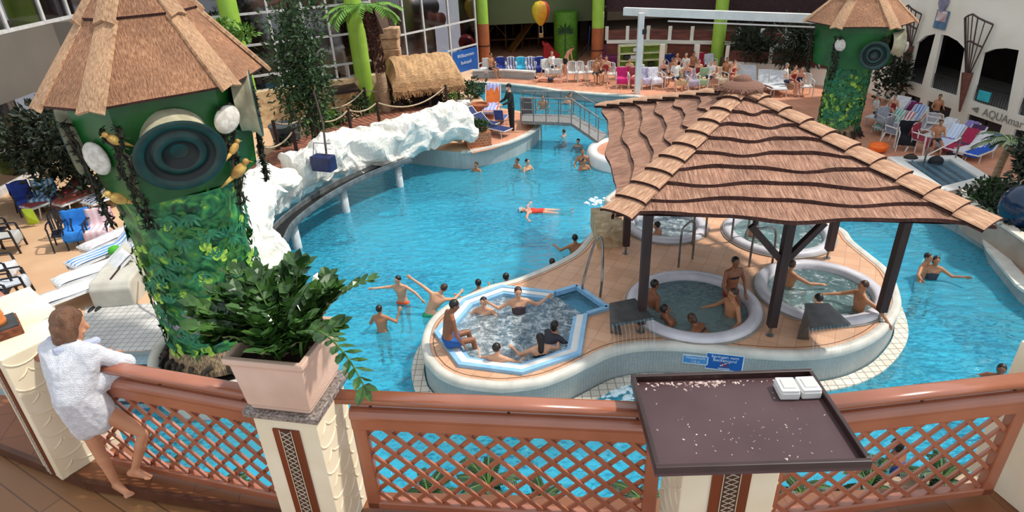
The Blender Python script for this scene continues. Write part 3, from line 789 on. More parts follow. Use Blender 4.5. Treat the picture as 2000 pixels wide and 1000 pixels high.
m_inlay = mat('mahogany_inlay', '7a3416', '662a10', scale=4, rough=.4, stretch=(1, 1, .2))
m_orn = mat('ornament_white', 'd9cbb4', 'c8b89e', rough=.7)
m_ornd = mat('ornament_dark', '4a2a1a', '3a2014', rough=.6)
m_granite = mat('granite', '9a8f88', '5a504c', scale=60, rough=.35, detail=2)
def pillar(name, label, c, rz, w, d, z0, z1, slab=True, sw=.11, scal=True, mside=None):
    t = thing(name, label, 'pillar', (c[0], c[1], z0), rz)
    h = z1 - z0 - (.04 if slab else 0)
    obj('shaft', B().box((0, 0, h / 2), (w, d, h)), m_cream, t, bevel=.008)
    y = -d / 2
    st = obj('inlay_strip', B().box((0, y - .004, h / 2 - .03), (sw, .012, h - .1)), m_inlay, t)
    obj('ornament_band', B().box((0, y - .011, h / 2 - .03), (sw * .42, .004, h - .1)), m_ornd, st)
    b = B(); n = int((h - .1) / .034)
    for s in (-1, 1): b.box((s * sw * .22, y - .0135, h / 2 - .03), (.004, .003, h - .1))
    for k in range(n):
        za = .02 + k * .034
        for s in (-1, 1):
            b.bar((-s * sw * .17, y - .0135, za), (s * sw * .17, y - .0135, za + .034), .003, .005, up=(0, 1, 0))
    obj('ornament_lattice', b, m_orn, st)
    if scal:
        for s in (-1, 1):
            b = B(); k = 0; zz = .08
            while zz < h - .03:
                for o_ in ((-.5, .5) if k % 2 else (-1, 0, 1)):
                    cy = o_ * d * .5
                    pts = [(s * (w / 2 + .001), cy + math.cos(a) * d * .25, zz - math.sin(a) * .07 + .05) for a in [PI * (.05 + .9 * i / 8) for i in range(9)]]
                    pts = [q for q in pts if abs(q[1]) < d / 2]
                    if len(pts) > 2: b.tube(pts, [.002] + [.0055] * (len(pts) - 2) + [.002], n=6)
                zz += .095; k += 1
            obj('scalloped_relief', b, m_cream, t, smooth=True)
    if slab: obj('granite_slab', B().box((0, 0, h + .02), (w + .06, d + .06, .04)), m_granite, t, bevel=.006)
    return t
pillar('balcony_pillar', 'cream balcony pillar with brown ornamental strip and granite slab, carrying the planter', (-1.19, 2.70), math.radians(-12), .36, .34, ZB, 5.3, sw=.15)
pillar('balcony_pillar', 'cream balcony pillar with brown ornamental strip under the dark tray', (1.06, 2.46), math.radians(1), .5, .34, ZB, 5.27, sw=.2)
pillar('balcony_pillar', 'cream scalloped balcony pillar at the left, beside the girl', (-3.06, 3.34), math.radians(-33), .26, .42, ZB, 5.3, slab=False)
solo('parapet_block', B().box((-3.36, 3.66, ZB + .5), (.62, .36, 1.0), rz=math.radians(-40)), m_cream, 'cream parapet block carrying the terracotta ornament at the left edge', 'wall', bevel=.01)
pillar('balcony_pillar', 'cream plain balcony pillar at the right edge of the picture', (3.12, 2.72), math.radians(14), .5, .4, ZB, 5.3, slab=False, scal=False)

def railing(label, p, q, loc_h=ZB, pins=(.08, .5, .92), hr=True, ext=(0, 0), la=.107):
    p, q = Vector((*p, 0)), Vector((*q, 0)); t = thing('balcony_railing', label, 'railing', (p.x, p.y, loc_h), math.atan2(q.y - p.y, q.x - p.x))
    L = (q - p).length; zb, zt = .05, .80
    obj('bottom_rail', B().box((L / 2, 0, zb + .03), (L, .06, .06)), m_terra, t, bevel=.01)
    obj('top_rail', B().tube([(0, 0, zt - .005), (L, 0, zt - .005)], .045, n=16).box((L / 2, 0, zt - .06), (L, .07, .09)), m_terra, t, bevel=.008)
    for x in (.04, L - .04): obj('stile', B().box((x, 0, (zb + zt) / 2), (.08, .06, zt - zb)), m_terra, t, bevel=.01)
    # diagonal lattice clipped to the opening
    x0, x1, y0, y1 = .08, L - .08, zb + .06, zt - .1
    for s, off, nm in ((1, .008, 'lattice_front'), (-1, -.008, 'lattice_back')):
        b = B(); st = la * math.sqrt(2); k = -int(2 / st)
        while k * st < L + 2:
            # line x = c + s*(y - y0)
            c = k * st; pts = []
            ya, yb = y0, y1
            xa, xb = c + s * (ya - y0), c + s * (yb - y0)
            # clip on x
            def yat(x): return y0 + (x - c) / s
            if xa < x0: ya, xa = yat(x0), x0
            if xa > x1: ya, xa = yat(x1), x1
            if xb < x0: yb, xb = yat(x0), x0
            if xb > x1: yb, xb = yat(x1), x1
            if (yb - ya) > .01 and y0 - 1e-6 <= ya <= y1 and y0 <= yb <= y1 + 1e-6:
                b.bar((xa, off, ya), (xb, off, yb), .014, .026, up=(0, 1, 0) if False else (0, 0, 1))
            k += 1
        obj(nm, b, m_terra, t)
    if hr:
        a0, a1 = ext
        b = B(); n = 14; rx, rz_ = .047, .026
        prof = [(rx * math.copysign(abs(math.cos(a)) ** .6, math.cos(a)), rz_ * math.copysign(abs(math.sin(a)) ** .6, math.sin(a))) for a in [2 * PI * i / n for i in range(n)]]
        vs = [(x, y, .905 + z) for x in (-a0, L + a1) for y, z in prof]
        b.add(vs, [(i, (i + 1) % n, n + (i + 1) % n, n + i) for i in range(n)] + [tuple(reversed(range(n))), tuple(n + i for i in range(n))])
        obj('handrail', b, m_terra, t, smooth=True)
        for x in pins: obj('support_pin', B().cyl((x * L, 0, zt + .03), (x * L, 0, .885), .008), m_ornd, t)
    return t
railing('terracotta lattice railing panel beside the girl', (-2.88, 3.24), (-1.42, 2.79), pins=(.1, .52, .9), ext=(.2, .02))
railing('terracotta lattice railing panel between the planter pillar and the tray pillar', (-.94, 2.74), (.76, 2.52), pins=(.07, .52, .92), ext=(.1, .02))
railing('terracotta lattice railing panel right of the dark tray', (1.36, 2.50), (2.80, 2.64), pins=(.1, .55, .92), ext=(.02, .02))
railing('terracotta lattice railing panel cut by the left edge of the picture', (-4.9, 4.9), (-3.62, 3.9), pins=(.5,), ext=(.02, .02))

# tray and its two boxes
t = thing('serving_tray', 'large dark brown stained tray table top standing on the right pillar', 'tray', (1.06, 2.30, 5.31), math.radians(-1))
m_tray = mat('tray_brown', '4c3436', '42292c', scale=2.5, rough=.42, detail=6)
m_crust = mat('tray_crust', 'd8c6bc', '8a6a66', scale=30, rough=.9)
obj('tray_base', B().box((0, 0, .01), (.94, .64, .02)), m_tray, t)
for dx, dy, sx, sy in ((0, -.31, .94, .022), (0, .31, .94, .022), (-.459, 0, .022, .60), (.459, 0, .022, .60)):
    obj('tray_rim', B().box((dx, dy, .035), (sx, sy, .04)), mat('tray_rim_brown', '38211f', '2c1816', scale=5, rough=.4), t, bevel=.004)
b = B(); r_ = random.Random(11)
for k in range(210):
    if k < 120: x, y = r_.gauss(-.12, .14), .285 - abs(r_.gauss(0, .018)); s = r_.uniform(.002, .007)
    elif k < 180: x, y = r_.uniform(-.3, .3), r_.gauss(-.12, .07); s = r_.uniform(.0015, .0045)
    else: x, y = r_.uniform(-.42, .42), r_.uniform(-.28, .28); s = r_.uniform(.0015, .004)
    x = max(-.44, min(.44, x)); y = max(-.29, min(.29, y))
    b.ell((x, y, .0205), (s * r_.uniform(.8, 2.2), s, s * .5), R=Matrix.Rotation(r_.uniform(0, 3), 3, 'Z'), nu=6, nv=4)
tag(obj('dried_spots', b, m_crust, t), kind='stuff')
for i, dx in enumerate((1.35, 1.455)):
    bb = thing('white_box', 'small white plastic box in the far corner of the tray, %s of the pair' % ('left' if i == 0 else 'right'), 'box', (dx, 2.47, 5.331), math.radians(-3 + i * 3), 'white boxes on the tray')
    obj('box_body', B().box((0, 0, .024), (.098, .115, .048)), m_white, bb, bevel=.01)
    obj('box_lid', B().box((0, 0, .052), (.092, .108, .012)), m_white, bb, bevel=.005)
    obj('lid_recess', B().box((0, .0, .06), (.06, .07, .006)), mat('grey_white', 'c9c7c3'), bb, bevel=.002)

# terracotta lamp on a dark brick base on the left pillar
lp = at(5, 655, 5.3)
t = thing('terracotta_ornament', 'orange terracotta column ornament on a dark topped square brick base at the left edge', 'ornament', (lp.x - .02, lp.y + .02, 5.3), math.radians(-48))
obj('square_base', B().box((0, 0, .03), (.22, .22, .06)), mat('brick_base', '8a4a28', '5e2f1a', scale=30, rough=.8, bump=.5), t, bevel=.006)
obj('base_top', B().box((0, 0, .065), (.2, .2, .012)), mat('slate', '3c3e40', '2c2e30'), t)
obj('column', B().lathe([(.0, .07), (.055, .07), (.056, .1), (.05, .11), (.055, .13), (.05, .16), (.054, .18), (.048, .22), (.045, .33), (0, .33)], n=24), mat('orange_terracotta', 'e08a48', 'c46c30', scale=8, rough=.7), t, smooth=True)

# planter
t = thing('stone_planter', 'square pale pink stone planter on the granite slab of the balcony pillar', 'planter', (-1.19, 2.69, 5.3), math.radians(-12))
m_pot = mat('pink_stone', 'd9b8a4', 'c9a692', scale=3, rough=.75, bump=.15, bscale=25)
b = B(); prof = [(.155, .0), (.165, .012), (.165, .03), (.175, .04), (.195, .30), (.215, .325), (.215, .355), (.185, .355), (.18, .30)]
for r, z in prof: b.v += [Vector((sx * r, sy * r, z)) for sx, sy in ((-1, -1), (1, -1), (1, 1), (-1, 1))]
for a in range(len(prof) - 1):
    for i in range(4): b.f.append((a * 4 + i, a * 4 + (i + 1) % 4, a * 4 + 4 + (i + 1) % 4, a * 4 + 4 + i)); b.mi.append(0)
b.f.append((3, 2, 1, 0)); b.mi.append(0)
obj('pot', b, m_pot, t, bevel=.006)
obj('soil', B().box((0, 0, .29), (.35, .35, .02)), mat('soil', '3a2416', '24160e', scale=25, rough=1, bump=1), t)
# ZZ plant: a bundle of arching stems with paired leaves
m_zz = mat('zz_leaf', '42662a', '1f3d18', scale=9, rough=.28)
m_zz2 = mat('zz_stem', '5a7a34', '46642a', rough=.5)
t = thing('potted_plant', 'dense dark green glossy-leaved plant with one stem trailing over the side of the planter', 'plant', (-1.19, 2.69, 5.6), math.radians(-12))
r_ = random.Random(21); lb = B(); sb = B()
def zz(p0, az, lean, L, n, lw=.036, trail=False, leafL=.075):
    pts = []; p = Vector(p0); el = PI / 2 - lean * .3; 
    for i in range(n + 1):
        pts.append(p.copy()); f = i / n
        el2 = el - lean * f * 1.2 if not trail else el - f * 2.6
        p = p + Vector((math.cos(az) * math.cos(el2), math.sin(az) * math.cos(el2), math.sin(el2))) * L / n
    sb.tube(pts, [.008 * (1 - .6 * i / n) for i in range(n + 1)], n=5)
    for i in range(2 if not trail else 5, n + 1):
        d = (pts[min(i, n)] - pts[i - 1]).normalized(); side = d.cross(Vector((0, 0, 1)))
        if side.length < .1: side = Vector((1, 0, 0))
        side.normalize()
        for s in (-1, 1):
            dd = (d * .75 + side * s * .8 + Vector((0, 0, r_.uniform(-.1, .35)))).normalized()
            lb.leaf(pts[i], dd, leafL * r_.uniform(.75, 1.15), lw * r_.uniform(.85, 1.2), up=Vector((r_.uniform(-.4, .4), r_.uniform(-.4, .4), 1)), mi=0)
    lb.leaf(pts[-1], (pts[-1] - pts[-2]), leafL, lw)
for k in range(66):
    az = r_.uniform(0, 2 * PI); rr_ = r_.uniform(.0, .14)
    lean = r_.uniform(.15, 1.0)
    if k % 3 == 0: az = r_.uniform(.7 * PI, 1.3 * PI); lean = r_.uniform(.6, 1.15)
    zz((math.cos(az) * rr_, math.sin(az) * rr_, -.02), az, lean, r_.uniform(.22, .42), 8, lw=.062, leafL=.098)
zz((.15, -.10, .02), -.55, .5, .74, 17, trail=True, leafL=.085, lw=.042)
zz((.13, .08, .0), .25, .9, .48, 12)
obj('leaves', lb, m_zz, t); obj('stems', sb, m_zz2, t)
# ================================================================ jungle towers
m_thT = thatch('tower_thatch', '66442f', 'b07c5a', 'dcb08a', su=60, sv=12)
m_thTl = thatch('tower_thatch_strip', '96694a', 'd0a37c', 'ecc9a2', su=50, sv=14)
def jungle_mat():
    m, nt, b = nodes('jungle_mural'); L = nt.links.new
    tc = N(nt, 'ShaderNodeTexCoord')
    v = N(nt, 'ShaderNodeTexVoronoi'); v.inputs['Scale'].default_value = 5; L(tc.outputs['Object'], v.inputs[0])
    nz = N(nt, 'ShaderNodeTexNoise'); nz.inputs['Scale'].default_value = 3.5; nz.inputs['Detail'].default_value = 7; nz.inputs['Distortion'].default_value = 1.6; L(tc.outputs['Object'], nz.inputs[0])
    r = N(nt, 'ShaderNodeValToRGB'); e = r.color_ramp.elements
    e[0].position = .32; e[0].color = lin('12351f'); e[1].position = .72; e[1].color = lin('9bc04a')
    for p, c in ((.42, '1c5a34'), (.52, '2f7d48'), (.6, '4f8f3c')):
        x = e.new(p); x.color = lin(c)
    L(nz.outputs[0], r.inputs[0])
    mx = N(nt, 'ShaderNodeMix', data_type='RGBA', blend_type='OVERLAY'); mx.inputs[0].default_value = .45
    L(r.outputs[0], mx.inputs[6]); L(v.outputs['Distance'], mx.inputs[7]); L(mx.outputs[2], b.inputs['Base Color'])
    b.inputs['Roughness'].default_value = .5
    bp = N(nt, 'ShaderNodeBump'); bp.inputs['Strength'].default_value = .5; L(nz.outputs[0], bp.inputs['Height']); L(bp.outputs[0], b.inputs['Normal'])
    return m
m_jungle = jungle_mat()
m_leafA = mat('leaf_mid', '3f7a35', '2a5a26', scale=8, rough=.5); m_leafB = mat('leaf_lime', 'a8c84a', '7fae38', scale=8, rough=.5)
m_leafC = mat('leaf_teal', '2f8058', '1f6344', scale=8, rough=.5); m_leafD = mat('leaf_dark', '25371e', '17250f', scale=8, rough=.6)
m_lilac = mat('petal_lilac', '9a8f9c', '7d7482', rough=.6)
m_teal = mat('horn_teal', '16403c', '0e2e2c', scale=4, rough=.4); m_tealk = mat('horn_black', '0a1414', rough=.5); m_horncream = mat('horn_cream', 'cfc6a8', 'a8a084', scale=4, rough=.6)
m_egg = mat('white_disc', 'ddd6cc', 'bdb4a8', scale=14, rough=.6, bump=.3)
m_vine = mat('vine_brown', '3c3428', '231d16', scale=14, rough=.9)
m_bird = mat('bird_yellow', 'd8b25c', 'a8783c', scale=6, rough=.6)
def horn(parent, c, d, R, dp, name='horn'):
    "flared bell: c on the box wall, d outward"
    d = Vector(d).normalized(); c = Vector(c)
    h = obj(name, B().lathe([(R * .78, 0), (R * .80, dp * .4), (R * .88, dp * .8), (R * 1.0, dp), (R * 1.03, dp + .03)], c=c, n=40, axis=d).move(-parent.location), m_horncream, parent, smooth=True)
    obj('horn_face', B().lathe([(R * 1.03, dp + .03), (R * .98, dp + .05), (R * .78, dp + .02), (R * .76, dp - .03), (R * .62, dp - .06), (R * .60, dp - .02), (R * .42, dp - .0), (R * .40, dp - .06), (R * .2, dp - .1), (0.001, dp - .1)], c=c, n=40, axis=d, mi=[0, 0, 1, 1, 0, 0, 1, 1, 0]).move(-parent.location), [m_teal, m_tealk], h, smooth=True)
    return h
def tower(label, c, hexr, box, apex, trunk, zb, horns, eggs, seed=0, birds=()):
    t = thing('jungle_tower', label, 'tower', (c[0], c[1], zb)); r_ = random.Random(seed)
    C3 = Vector((c[0], c[1], 0)); z0, z1 = box
    top = [Vector((x, y, z1)) for x, y in hexr]; AP_ = Vector(apex)
    nh = len(top)
    b = B()
    for i in range(nh): slope(b, top[i], top[(i + 1) % nh], AP_, 2, tw=.06, wob=.012, seed=seed + i, ns=12)
    obj('roof', b, [m_thT, m_reed_end], t, world=True)
    for i in range(nh):
        p = top[i] + Vector((0, 0, .03)); q = AP_ + Vector((0, 0, .03)); d = (q - p); n = 2
        for k in range(n):
            b = B(); a = p.lerp(q, k / n - .02); e = p.lerp(q, (k + 1.03) / n); 
            w0 = .19 - .09 * k / n; w1 = .185 - .09 * (k + 1) / n
            dd = (e - a).normalized(); sd = dd.cross(Vector((0, 0, 1))).normalized(); up = sd.cross(dd); lf = up * .05
            prev = top[i - 1] - top[i]; nxt = top[(i + 1) % nh] - top[i]
            dr = Vector((0, 0, -.045))
            vs_ = [a - sd * w0 + dr + lf, a + lf * 1.1, a + sd * w0 + dr + lf, e - sd * w1 + dr, e, e + sd * w1 + dr]
            L_ = (e - a).length
            uv = [(0, 0), (w0, 0), (2 * w0, 0), (0, L_), (w0, L_), (2 * w0, L_)]
            und = [v - up * .05 for v in vs_]
            b.add(vs_ + und, [(0, 1, 4, 3), (1, 2, 5, 4), (6, 9, 10, 7), (7, 10, 11, 8), (0, 6, 7, 1), (1, 7, 8, 2), (0, 3, 9, 6), (2, 8, 11, 5)], 0, uv + uv)
            obj('ridge_strip', b, m_thTl, t, world=True)
    # hexagonal green cabin
    b = B(); cc = sum(top, Vector()) / nh
    def ringz(s, z): return [Vector((cc.x + (p.x - cc.x) * s, cc.y + (p.y - cc.y) * s, z)) for p in top]
    rows = [ringz(.80, z1 + .12), ringz(.80, z1 - .2), ringz(.72, z0), ringz(.45, z0 - .06)]
    b.v += [p for row in rows for p in row]
    for a in range(3):
        for i in range(nh): b.f.append((a * nh + i, (a + 1) * nh + i, (a + 1) * nh + (i + 1) % nh, a * nh + (i + 1) % nh)); b.mi.append(0)
    b.f.append(tuple(3 * nh + i for i in range(nh))); b.mi.append(0)
    obj('cabin', b, m_green, t, world=True)
    # painted trunk
    R = trunk; b = B(); n = 36; rows = []; H_ = z0 - zb
    prof = [(1.0, zb - .0), (.98, zb + .3), (.96, zb + H_ * .4), (1.0, zb + H_ * .7), (1.08, z0 - .15), (1.12, z0)]
    for s, z in prof:
        rows.append([Vector((c[0] + math.cos(2 * PI * i / n) * R * s * (1 + .05 * math.sin(5 * 2 * PI * i / n + z)), c[1] + math.sin(2 * PI * i / n) * R * s * (1 + .05 * math.sin(5 * 2 * PI * i / n + z)), z)) for i in range(n)])
    b.v += [p for row in rows for p in row]
    for a in range(len(rows) - 1):
        for i in range(n): b.f.append((a * n + i, a * n + (i + 1) % n, (a + 1) * n + (i + 1) % n, (a + 1) * n + i)); b.mi.append(0)
    obj('trunk', b, m_jungle, t, world=True, smooth=True)
    # raised painted leaves and flowers on the trunk
    for nm, m, cnt, Lf, Wf in (('mural_leaves', m_leafC, 150, .30, .06), ('mural_ferns', m_leafA, 170, .22, .06), ('mural_lime_leaves', m_leafB, 120, .17, .12), ('mural_flowers', m_lilac, 26, .12, .09)):
        b = B()
        for k in range(cnt):
            a = r_.uniform(0, 2 * PI); z = r_.uniform(zb + .35, z0 - .05)
            if nm == 'mural_flowers': z = r_.uniform(zb + .45, zb + 1.3)
            p = Vector((c[0] + math.cos(a) * R * 1.07, c[1] + math.sin(a) * R * 1.07, z)); nrm = Vector((math.cos(a), math.sin(a), 0)); tan = Vector((-math.sin(a), math.cos(a), 0))
            for j in range(3 if nm != 'mural_leaves' else 5):
                g = r_.uniform(0, 2 * PI) if nm != 'mural_leaves' else (-.9 + .45 * j) + PI / 2 * (1 if k % 2 else -1)
                b.leaf(p, tan * math.cos(g) + Vector((0, 0, math.sin(g))) + nrm * .08, Lf * r_.uniform(.6, 1), Wf, up=nrm, fold=.1)
        tag(obj(nm, b, m, t, world=True), kind='stuff')
    # reed skirt and roots at the foot
    b = B().lathe([(R * 1.02, zb + .42), (R * 1.13, zb + .1), (R * 1.13, zb)], c=(c[0], c[1], 0), n=60)
    obj('reed_skirt', b, mat('reed_skirt', 'b39a78', '5d4a38', scale=4, stretch=(14, 14, 1), rough=.9, bump=.8), t, world=True)
    b = B()
    for k in range(26):
        a = 2 * PI * k / 26 + r_.uniform(-.1, .1); pts = []
        for s in (0, .3, .6, 1):
            aa = a + r_.uniform(-.12, .12); rr = R * 1.12 + s * .22
            pts.append((c[0] + math.cos(aa) * rr, c[1] + math.sin(aa) * rr, zb + .22 * (1 - s) ** 2 + .05 * math.sin(s * 6)))
        b.tube(catmull(pts, n=3), [.05 - .003 * i for i in range(10)], n=6)
    tag(obj('roots', b, m_vine, t, world=True, smooth=True), kind='stuff')
    # vines down the cabin corners
    for i in range(nh):
        b = B(); lf = B()
        p0 = ringz(.83, z1 - .3)[i]; p1 = ringz(.76, z0 - .3)[i]
        for s in range(7):
            pts = []; ph = r_.uniform(0, 6)
            for k in range(12):
                f = k / 11; p = p0.lerp(p1, f); o_ = (p - Vector((cc.x, cc.y, p.z))).normalized(); tn = Vector((-o_.y, o_.x, 0))
                pts.append(p + tn * (.11 * math.sin(f * 9 + ph) * (1 - .3 * f) + r_.uniform(-.04, .04)) + o_ * r_.uniform(0, .06))
            b.tube(pts, [.022 - .001 * k for k in range(12)], n=5)
            for q in pts:
                for _ in range(3): lf.leaf(q, (r_.uniform(-1, 1), r_.uniform(-1, 1), r_.uniform(-1, .4)), .09, .04)
        v = obj('vine', b, m_vine, t, world=True); lf.move(-t.location); tag(obj('vine_leaves', lf, m_leafD, v), kind='stuff')
    for px, py, ddir, Rr, dp in horns:
        pass
    return t, ringz
Atop = [(-6.30, 8.62), (-5.37, 8.26), (-4.02, 9.43), (-3.95, 10.75), (-5.45, 11.75), (-6.86, 10.6)]
TC_ = (-5.43, 9.85)
t, rz_ = tower('large green jungle tower with hexagonal thatched roof, close at the left', TC_, Atop, (3.95, 5.5), (-5.2, 9.85, 7.5), .86, .62, [], [], seed=40)
def on_face(px, py, p, q):
    d = (q - p); return on_plane(px, py, (p.x, p.y), (d.x, d.y))
f0, f1 = rz_(.76, 4.7)[1], rz_(.76, 4.7)[2]
hp = on_face(350, 290, f0, f1); dn = Vector((f1 - f0).xy.to_3d()).normalized(); dn = Vector((dn.y, -dn.x, 0))
horn(t, hp - dn * .1 + Vector((0, 0, .18)), dn + Vector((-.15, -.1, -.42)), .60, .48)
g0, g1 = rz_(.76, 4.7)[2], rz_(.76, 4.7)[3]
horn(t, (g0 + g1) / 2 + Vector((.02, .1, .35)), (.96, .34, .0), .54, .26)
g0, g1 = rz_(.76, 4.7)[5], rz_(.76, 4.7)[0]
horn(t, (g0 + g1) / 2 + Vector((.0, -.1, .1)), (-.85, -.5, -.05), .50, .35)
def egg(parent, c, d, r):
    R = Vector((0, 0, 1)).rotation_difference(Vector(d)).to_matrix()
    obj('white_disc', B().ell(Vector(c), (r * .8, r, .07), R=R, nu=24, nv=12).move(-parent.location), m_egg, parent, smooth=True)
h0 = rz_(.8, 4.7)[0]; h1 = rz_(.8, 4.7)[1]
egg(t, on_face(192, 308, h0, h1) + Vector((0, -.04, 0)), (-.2, -1, 0), .25)
h2 = rz_(.84, 4.95)[2]
egg(t, h2 + Vector((.05, -.06, .05)), (.75, -.65, .1), .23)
def bird(parent, p, s, yaw):
    M = Matrix.Rotation(yaw, 3, 'Z'); p = Vector(p) - parent.location
    b = B()
    b.ell(p, (.05 * s, .11 * s, .06 * s), R=M @ Matrix.Rotation(.7, 3, 'X'), nu=12, nv=8)
    b.ell(p + M @ Vector((0, .09 * s, .09 * s)), (.038 * s,) * 3, nu=10, nv=7)
    b.cyl(p + M @ Vector((0, .12 * s, .09 * s)), p + M @ Vector((0, .17 * s, .07 * s)), .012 * s, .002, n=6)
    b.cyl(p + M @ Vector((0, -.08 * s, -.06 * s)), p + M @ Vector((0, -.22 * s, -.16 * s)), .03 * s, .008 * s, n=6)
    obj('bird_figure', b, m_bird, parent, smooth=True)
bird(t, on_face(226, 268, h0, h1) + Vector((.05, -.12, 0)), 1.1, 2.6); bird(t, on_face(232, 378, h0, h1) + Vector((.1, -.2, 0)), 1.3, 2.6)
bird(t, rz_(.8, 4.55)[2] + Vector((.1, -.1, 0)), 1.0, -.6); bird(t, rz_(.8, 4.2)[2] + Vector((.1, -.12, .0)), 1.4, -1.2)
# ring planter round the near tower
t = thing('tower_planter', 'curved pale concrete ring planter round the foot of the near jungle tower', 'planter', (-5.4, 9.95, 0))
obj('planter_ring', B().lathe([(1.45, -1.0), (1.45, .55), (1.42, .64), (1.32, .66), (1.24, .62), (1.22, .3)], n=56), mat('grey_concrete', 'c9c4b8'), t, smooth=True)
obj('planter_soil', B().lathe([(1.23, .5), (0.001, .55)], n=40), mat('dark_soil', '2c2622', '191512', scale=20, bump=1, rough=1), t)

# far tower on the right
c = (11.65, 21.6); th0 = math.atan2(-c[1], -c[0]) + .15
hexr = [(c[0] + 1.62 * math.cos(th0 + (k - .5 - 1) * PI / 3), c[1] + 1.62 * math.sin(th0 + (k - .5 - 1) * PI / 3)) for k in range(6)]
t, rz_ = tower('green jungle tower with thatched roof in the background on the right', c, hexr, (2.75, 4.08), (11.65, 21.6, 5.7), .62, ZF, [], [], seed=77)
f0, f1 = rz_(.76, 3.4)[1], rz_(.76, 3.4)[2]
hp = on_face(1706, 106, rz_(.8, 3.4)[2], rz_(.8, 3.4)[1]); dn = Vector((math.cos(th0), math.sin(th0), 0))
horn(t, hp - dn * .1, dn, .42, .3)
egg(t, on_face(1641, 88, rz_(.86, 3.4)[2], rz_(.86, 3.4)[1]), (-.3, -1, 0), .2)
egg(t, on_face(1768, 92, rz_(.86, 3.4)[2], rz_(.86, 3.4)[3]), (.5, -1, 0), .18)
horn(t, rz_(.76, 3.4)[3] * .5 + rz_(.76, 3.4)[2] * .5 + Vector((0, 0, .1)), (.95, -.2, 0), .42, .3)

# ================================================================ white rock with the channel
def rockm():
    m, nt, b = nodes('white_rock'); L = nt.links.new
    tc = N(nt, 'ShaderNodeTexCoord'); nz = N(nt, 'ShaderNodeTexNoise'); nz.inputs['Scale'].default_value = 2.2; nz.inputs['Detail'].default_value = 8; nz.inputs['Roughness'].default_value = .65
    L(tc.outputs['Object'], nz.inputs[0]); b.inputs['Base Color'].default_value = lin('e9e6de'); b.inputs['Roughness'].default_value = .55
    r = N(nt, 'ShaderNodeValToRGB'); r.color_ramp.elements[0].position = .3; r.color_ramp.elements[0].color = lin('cfcabd'); r.color_ramp.elements[1].position = .5; r.color_ramp.elements[1].color = lin('ebe8e0')
    L(nz.outputs[0], r.inputs[0]); L(r.outputs[0], b.inputs['Base Color'])
    bp = N(nt, 'ShaderNodeBump'); bp.inputs['Strength'].default_value = .8; bp.inputs['Distance'].default_value = .12; L(nz.outputs[0], bp.inputs['Height']); L(bp.outputs[0], b.inputs['Normal'])
    return m
m_rock = rockm()
def rock(path, w, h0, h1, label, seed=0, nseg=90):
    P = catmull(path, n=22); b = B(); n = 48; K = len(P)
    for i, p in enumerate(P):
        t_ = (P[min(i + 1, K - 1)] - P[max(i - 1, 0)]); t_.z = 0; t_.normalize(); sd = Vector((t_.y, -t_.x, 0)); f = i / (K - 1)
        en = min(1, 4.2 * math.sqrt(max(0.0, min(f, 1 - f))) + .32)
        for j in range(n):
            a = 2 * PI * j / n
            ca = math.copysign(abs(math.cos(a)) ** .75, math.cos(a)); sa = math.copysign(abs(math.sin(a)) ** .75, math.sin(a))
            q = p + sd * ca * w * en + Vector((0, 0, (h1 if sa > 0 else h0) * sa * en))
            nn = noise.noise_vector(q * 1.1 + Vector((seed, 0, 0))) * .30 + noise.noise_vector(q * 2.7 + Vector((seed, 9, 0))) * .13 + noise.noise_vector(q * 5) * .045 + noise.noise_vector(q * 11) * .02
            rd = abs(noise.noise(q * 1.6 + Vector((3, seed, 0)))) * .22
            q = q + nn - (sd * ca + Vector((0, 0, sa))) * rd
            b.v.append(q)
    for i in range(K - 1):
        for j in range(n): b.f.append((i * n + j, i * n + (j + 1) % n, (i + 1) * n + (j + 1) % n, (i + 1) * n + j)); b.mi.append(0)
    b.f.append(tuple(range(n))); b.mi.append(0); b.f.append(tuple((K - 1) * n + j for j in reversed(range(n)))); b.mi.append(0)
    return solo('artificial_rock', b, m_rock, label, 'rock', 'white artificial rocks over the channel', smooth=False)
rock([(-5.15, 11.6, .8), (-5.65, 12.6, 1.15), (-6.2, 13.9, 1.3), (-6.4, 15.3, 1.3), (-6.2, 16.6, 1.2)], .62, .55, .75, 'left white artificial rock ridge curving down towards the green tower', 1)
rock([(-6.1, 16.8, 1.25), (-5.4, 18.1, 1.25), (-4.35, 19.2, 1.25), (-3.15, 20.2, 1.25), (-2.1, 20.85, 1.3), (-1.25, 21.2, 1.2)], .66, .50, .80, 'right white artificial rock ridge ending beside the brick planter', 5)
t = thing('water_channel', 'grey steel channel on round white columns in front of the white rock', 'channel', (-5, 16, 0))
cp = [at(x, y, .85) for x, y in ((556, 470), (575, 436), (630, 392), (690, 357), (745, 332), (802, 311))]
cp = catmull(cp, n=5)
def offp(P, d):
    out = []
    for i, p in enumerate(P):
        t_ = (P[min(i + 1, len(P) - 1)] - P[max(i - 1, 0)]); t_.z = 0; t_.normalize(); out.append(p + Vector((-t_.y, t_.x, 0)) * d)
    return out
b = B()
for P in (offp(cp, 0), offp(cp, .42)):
    for p, q in zip(P, P[1:]): b.bar(p, q, .05, .16)
obj('channel_side', b, mat('channel_metal', '8f9294', '6d7072', scale=4, rough=.4, metal=.5), t, world=True)
b = B(); m_ = offp(cp, .21)
for p, q in zip(m_, m_[1:]): b.bar(p - Vector((0, 0, .06)), q - Vector((0, 0, .06)), .42, .03)
obj('channel_bed', b, m_black, t, world=True)
b = B()
for p, q in zip(offp(cp, -.06), offp(cp, -.06)[1:]): b.bar(p - Vector((0, 0, .05)), q - Vector((0, 0, .05)), .02, .02)
obj('channel_pipe', b, m_steel, t, world=True)
